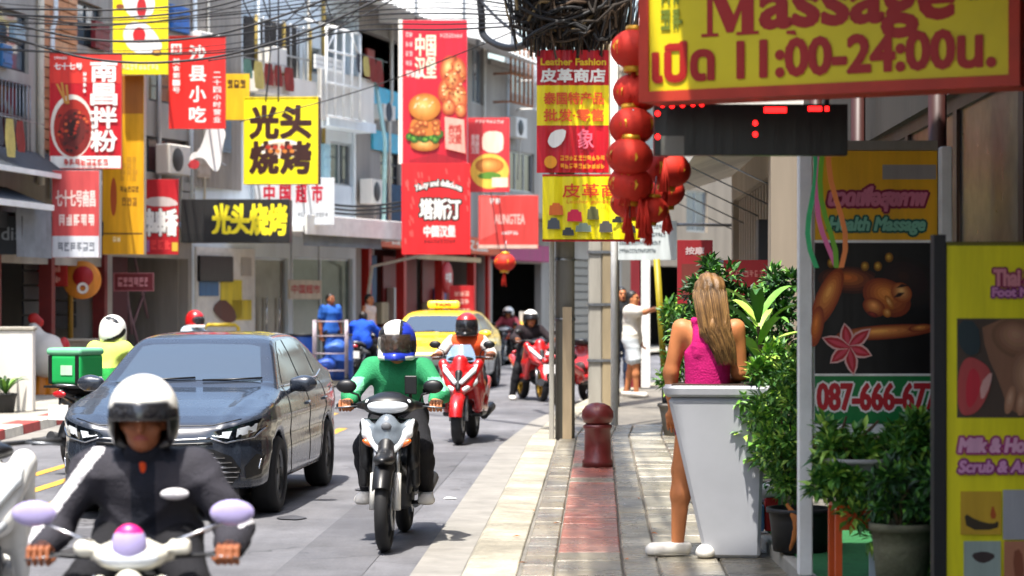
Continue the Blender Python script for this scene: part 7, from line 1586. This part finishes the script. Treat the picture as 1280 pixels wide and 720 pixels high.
# front bush on orange stool
q = Vector((1.72, 10.15, 0)); o = empty('stool', 'orange metal stool under the bushy plant at lower right', 'stool', (q.x-.02, q.y+.45, .216)); OR = M('stool_orange', '#d9551a', .45, var=.12)
MB().box((-.13, -.13, .38), (.13, .13, .40), OR).build('seat', o, bevel=.008); MB().box((-.125, -.135, .28), (.125, -.13, .375), OR).build('apron', o)
for sx in (-1, 1):
    for sy in (-1, 1): MB().prism([(-.016, 0), (.016, 0), (.016, .38), (-.016, .38)], -.016, .016, OR).build('leg', o, loc=(sx*.115, sy*.11, 0))
o2 = empty('potted_shrub', 'large bushy plant in a pale pot on the orange stool', 'shrub', (q.x-.02, q.y+.45, .62)); pot(o2, (0, 0, 0), .11, .17, .22, M('pot_pale', '#aaa8a4', .6, var=.15))
foliage(o2, [((.08, -.05, .18), (.28, .24, .18)), ((-.06, -.02, .24), (.2, .2, .14)), ((.28, -.02, .22), (.2, .2, .18)), ((.30, -.1, .05), (.24, .2, .2)), ((.40, -.08, -.15), (.16, .16, .2)), ((.16, -.16, -.02), (.22, .1, .16)), ((-.1, -.1, .12), (.14, .12, .12)), ((.30, -.1, .30), (.2, .14, .14))], 6200, .07, LV, 11); stems(o2, (0, 0, .18), [(.1, 0, .4), (-.06, 0, .42), (.3, 0, .4), (.3, -.1, .1), (-.12, 0, .35)], .013)
q3 = gp(1122, 745, .22); o3 = empty('potted_shrub', 'lower plant in a mossy stone pot right of the orange stool', 'shrub', (q3.x, q3.y-.1, .216)); pot(o3, (0, 0, 0), .11, .14, .36, M('pot_stone', '#6c6a54', .9, var=.35, scale=8, bump=.4))
foliage(o3, [((.04, 0, .5), (.2, .18, .18)), ((.14, -.05, .42), (.16, .14, .14))], 1500, .06, LD, 13); stems(o3, (0, 0, .3), [(.05, 0, .55), (.15, 0, .5), (-.05, 0, .5)], .01)
q4 = Vector((1.80, 10.1, 0)); o = empty('plant_tag_board', 'small pale board with a dark leaf drawing under the orange stool', 'board', (q4.x+.0, q4.y+.36, .216)); MB().box((-.07, 0, .0), (.07, .012, .2), P('#b9c4cc')).build('panel', o)
mb = MB()
for i in range(5): mb.tube([(0, -.004, .05+.025*i), ((-.04 if i % 2 else .04), -.004, .075+.03*i)], .005, BLK, 5)
mb.tube([(0, -.003, .03), (0, -.003, .18)], .006, BLK, 5).build('leaf_drawing', o)
q5 = gp(972, 668, .22); o = empty('drink_carton', 'red, white and blue cartons beside the black plant tub', 'carton', (q5.x, q5.y+.25, .216)); MB().box((-.05, -.04, 0), (.03, .04, .2), P('#c8242a')).build('carton', o, bevel=.006); MB().box((-.11, -.05, 0), (-.055, .03, .16), P('#5f8ac8')).build('carton', o, bevel=.006); solid('white_bag', [ell((0, .0, .25), (.08, .06, .05)), ell((-.06, .02, .22), (.05, .05, .05))], .01, P('#d8d8de'), o, .02)
# black shoes under the stool side
q6 = Vector((1.60, 10.3, 0)); o = empty('sandals', 'pair of dark sandals on the green matting beside the stool', 'sandals', (q6.x-.02, q6.y+.2, .217))
for dx in (0, .1): solid('sandal', [cap((dx, -.08, .015), (dx, .1, .015), .035, .03, flat=(2, .4)), cap((dx-.03, -.03, .03), (dx+.03, -.03, .03), .018)], .009, SHD, o, .02)
# yellow strip (bamboo-like post) and easel far along right pavement
q = at(826, 450, 26); o = empty('banner_pole', 'leaning yellow pole with black foot by the right-hand shops', 'pole', (q.x, q.y, SWZ)); MB().tube([(.06, 0, 0), (.05, 0, .5)], .04, BLK, 8).build('foot', o); MB().tube([(.05, 0, .5), (-.05, 0, 2.0)], .04, P('#a8981c'), 8).build('pole', o)
for x, lb, c in ((806, 'pale shop door post left of the yellow pole', WHT), (795, 'narrow dark red door curtain behind the men', P('#7a1c26'))):
    q = at(x, 450, 37.5); o = empty('door_post', lb, 'post', (q.x, q.y, SWZ)); MB().prism([(-.09, 0), (.09, 0), (.09, 2.4), (-.09, 2.4)], 0, .12, c).build('post', o); MB().box((-.12, -.02, 2.4), (.12, .14, 2.46), c).build('cap', o)
# --- left pavement: low wall, plants, hen statue, counter, rail, trolley, bins
q = gp(0, 516, SWZ); o = empty('low_wall', 'low white wall at the left edge of the picture', 'wall', (-7.45, 29.3, SWZ)); MB().box((0, 0, 0), (.95, .18, 1.1), W_OFF).build('wall', o, bevel=.01); MB().box((-.02, -.02, 1.1), (.97, .2, 1.15), CONC).build('coping', o, bevel=.01)
q = gp(16, 492, SWZ); o = empty('potted_plant', 'spiky potted plant in front of the low white wall', 'plant', (-6.8, 29.0, SWZ)); pot(o, (0, 0, 0), .11, .15, .26, M('pot_black')); rgp = random.Random(4)
for i in range(16): a = i*2.4; big_leaf(o, (0, 0, .24), (math.cos(a), math.sin(a), 1.2+.5*rgp.random()), .42, .025, LD[i % 3], .6)
q = gp(60, 479, SWZ); o = empty('hen_statue', 'white hen statue with a red comb and tail by the eatery', 'statue', (-7.5, 34.8, SWZ)); HWM = M('statue_white', '#dcd6cc', .5, var=.08)
solid('body', [ell((0, 0, .62), (.34, .3, .36)), ell((-.16, 0, .85), (.16, .15, .2)), cap((-.18, 0, .9), (-.2, 0, 1.06), .12, .1)], .025, HWM, o, .08); solid('comb', [ell((-.2, 0, 1.22), (.1, .04, .09)), ell((-.12, 0, 1.16), (.08, .04, .08)), ell((-.24, -.02, .95), (.04, .04, .06))], .015, P('#b8201c'), o, .02)
solid('tail', [ell((.28, 0, .74), (.1, .1, .18)), ell((.3, 0, .6), (.08, .1, .1))], .018, P('#b01c26'), o, .03); solid('beak', [cap((-.3, 0, 1.05), (-.38, 0, 1.02), .03, .008)], .012, P('#d88a1c'), o); solid('foot', [cap((-.08, -.05, .0), (-.08, 0, .3), .12, .08), cap((.1, -.05, 0), (.08, 0, .3), .12, .08)], .02, P('#d07c18'), o, .03)
q = gp(110, 478, SWZ); o = empty('counter', 'beige serving counter of the dark eatery', 'counter', (-7.12, 36.6, SWZ)); MB().box((-.45, 0, 0), (.28, .5, .82), P('#a89a84')).build('body', o, bevel=.01); MB().box((-.48, -.03, .82), (.31, .53, .86), P('#c8bca8')).build('top', o, bevel=.008)
q = gp(277, 472, SWZ); o = empty('barrier_rail', 'yellow tubular barrier rail in front of the poster wall', 'rail', (at(277, 420, 41.2).x, 41.2, SWZ)); 
MB().tube([(-.32, 0, 0), (-.32, 0, 1.0), (-.26, 0, 1.05), (.26, 0, 1.05), (.32, 0, 1.0), (.32, 0, 0)], .035, P('#d8b81c'), 8).build('rail', o)
q = gp(412, 477, SWZ); o = empty('trolley', 'tall wire trolley beside the blue barrels outside the white shop', 'trolley', (q.x, q.y+.2, SWZ)); WR_ = M('trolley_wire', '#9a8f98', .5, .5, var=.2)
for sx in (-.3, .3):
    for sy in (-.2, .2): MB().tube([(sx, sy, .08), (sx, sy, 1.15)], .022, WR_, 6).build('upright', o); MB().lathe([(0, -.02), (.06, -.02), (.06, .02), (0, .02)], RUB, 14, 'x', (sx, sy, .06)).build('castor', o)
for z in (.2, .52, .85, 1.12):
    for i in range(5): MB().tube([(-.3, -.2+.1*i, z), (.3, -.2+.1*i, z)], .012, WR_, 5).build('wire', o)
for i, (dx, dy, c, lb) in enumerate(((-.1, .0, '#2a52b0', 'blue bag on the lowest shelf of the wire trolley'), (.08, .02, '#3a6ac8', 'lighter blue bag on the middle shelf of the wire trolley'))):
    b_ = tag(solid('bag', [ell((0, 0, .11), (.2, .15, .12)), ell((.08, .02, .15), (.12, .12, .1))], .02, P(c), None, .05, disp=wrinkle(.008, 26, i)), lb, 'bag'); b_.location = (q.x+dx, q.y+.2+dy, SWZ+.205+.32*i)
for i, (dx, c, lb) in enumerate(((-.62, '#2a56a8', 'blue plastic barrel left of the wire trolley'), (.12, '#1f4ea6', 'blue plastic barrel behind the wire trolley'))):
    b_ = empty('barrel', lb, 'barrel', (q.x+dx, q.y+.75, SWZ)); MB().lathe([(0, 0), (.24, 0), (.27, .1), (.27, .35), (.28, .37), (.27, .39), (.27, .7), (.24, .82), (.24, .86), (0, .86)], P(c), 24).build('drum', b_); MB().lathe([(.245, .84), (.26, .84), (.26, .88), (.245, .88)], DGR, 24, closed=True).build('hoop', b_)
# litter on the road
q = gp(562, 624); o = MB(); o.add([(-.05, -.03, .006), (.05, -.04, .01), (.06, .03, .006), (-.03, .05, .014), (0, 0, .02)], [(0, 1, 4), (1, 2, 4), (2, 3, 4), (3, 0, 4)], WH); o = tag(o.build('paper_scrap', loc=q), 'white scrap of paper on the road right of the green rider', 'litter')
# scattered dry leaves on the pavement
for i, (x, y) in enumerate(((640, 672), (668, 640), (700, 655), (812, 668), (798, 625), (660, 705), (780, 700))):
    q = gp(x, y, SWZ); mb = MB(); a = i*1.9; mb.add([(0, 0, .004), (.03*math.cos(a)-.012*math.sin(a), .03*math.sin(a)+.012*math.cos(a), .012), (.06*math.cos(a), .06*math.sin(a), .005), (.03*math.cos(a)+.012*math.sin(a), .03*math.sin(a)-.012*math.cos(a), .01)], [(0, 1, 2), (0, 2, 3)], M('leaf_dry', '#b0682c', .8, var=.3, scale=12))
    tag(mb.build('fallen_leaf', loc=(q.x, q.y, SWZ+.004)), 'small dry brown leaf lying on the right-hand pavement', 'leaf', 'fallen leaves on the pavement')
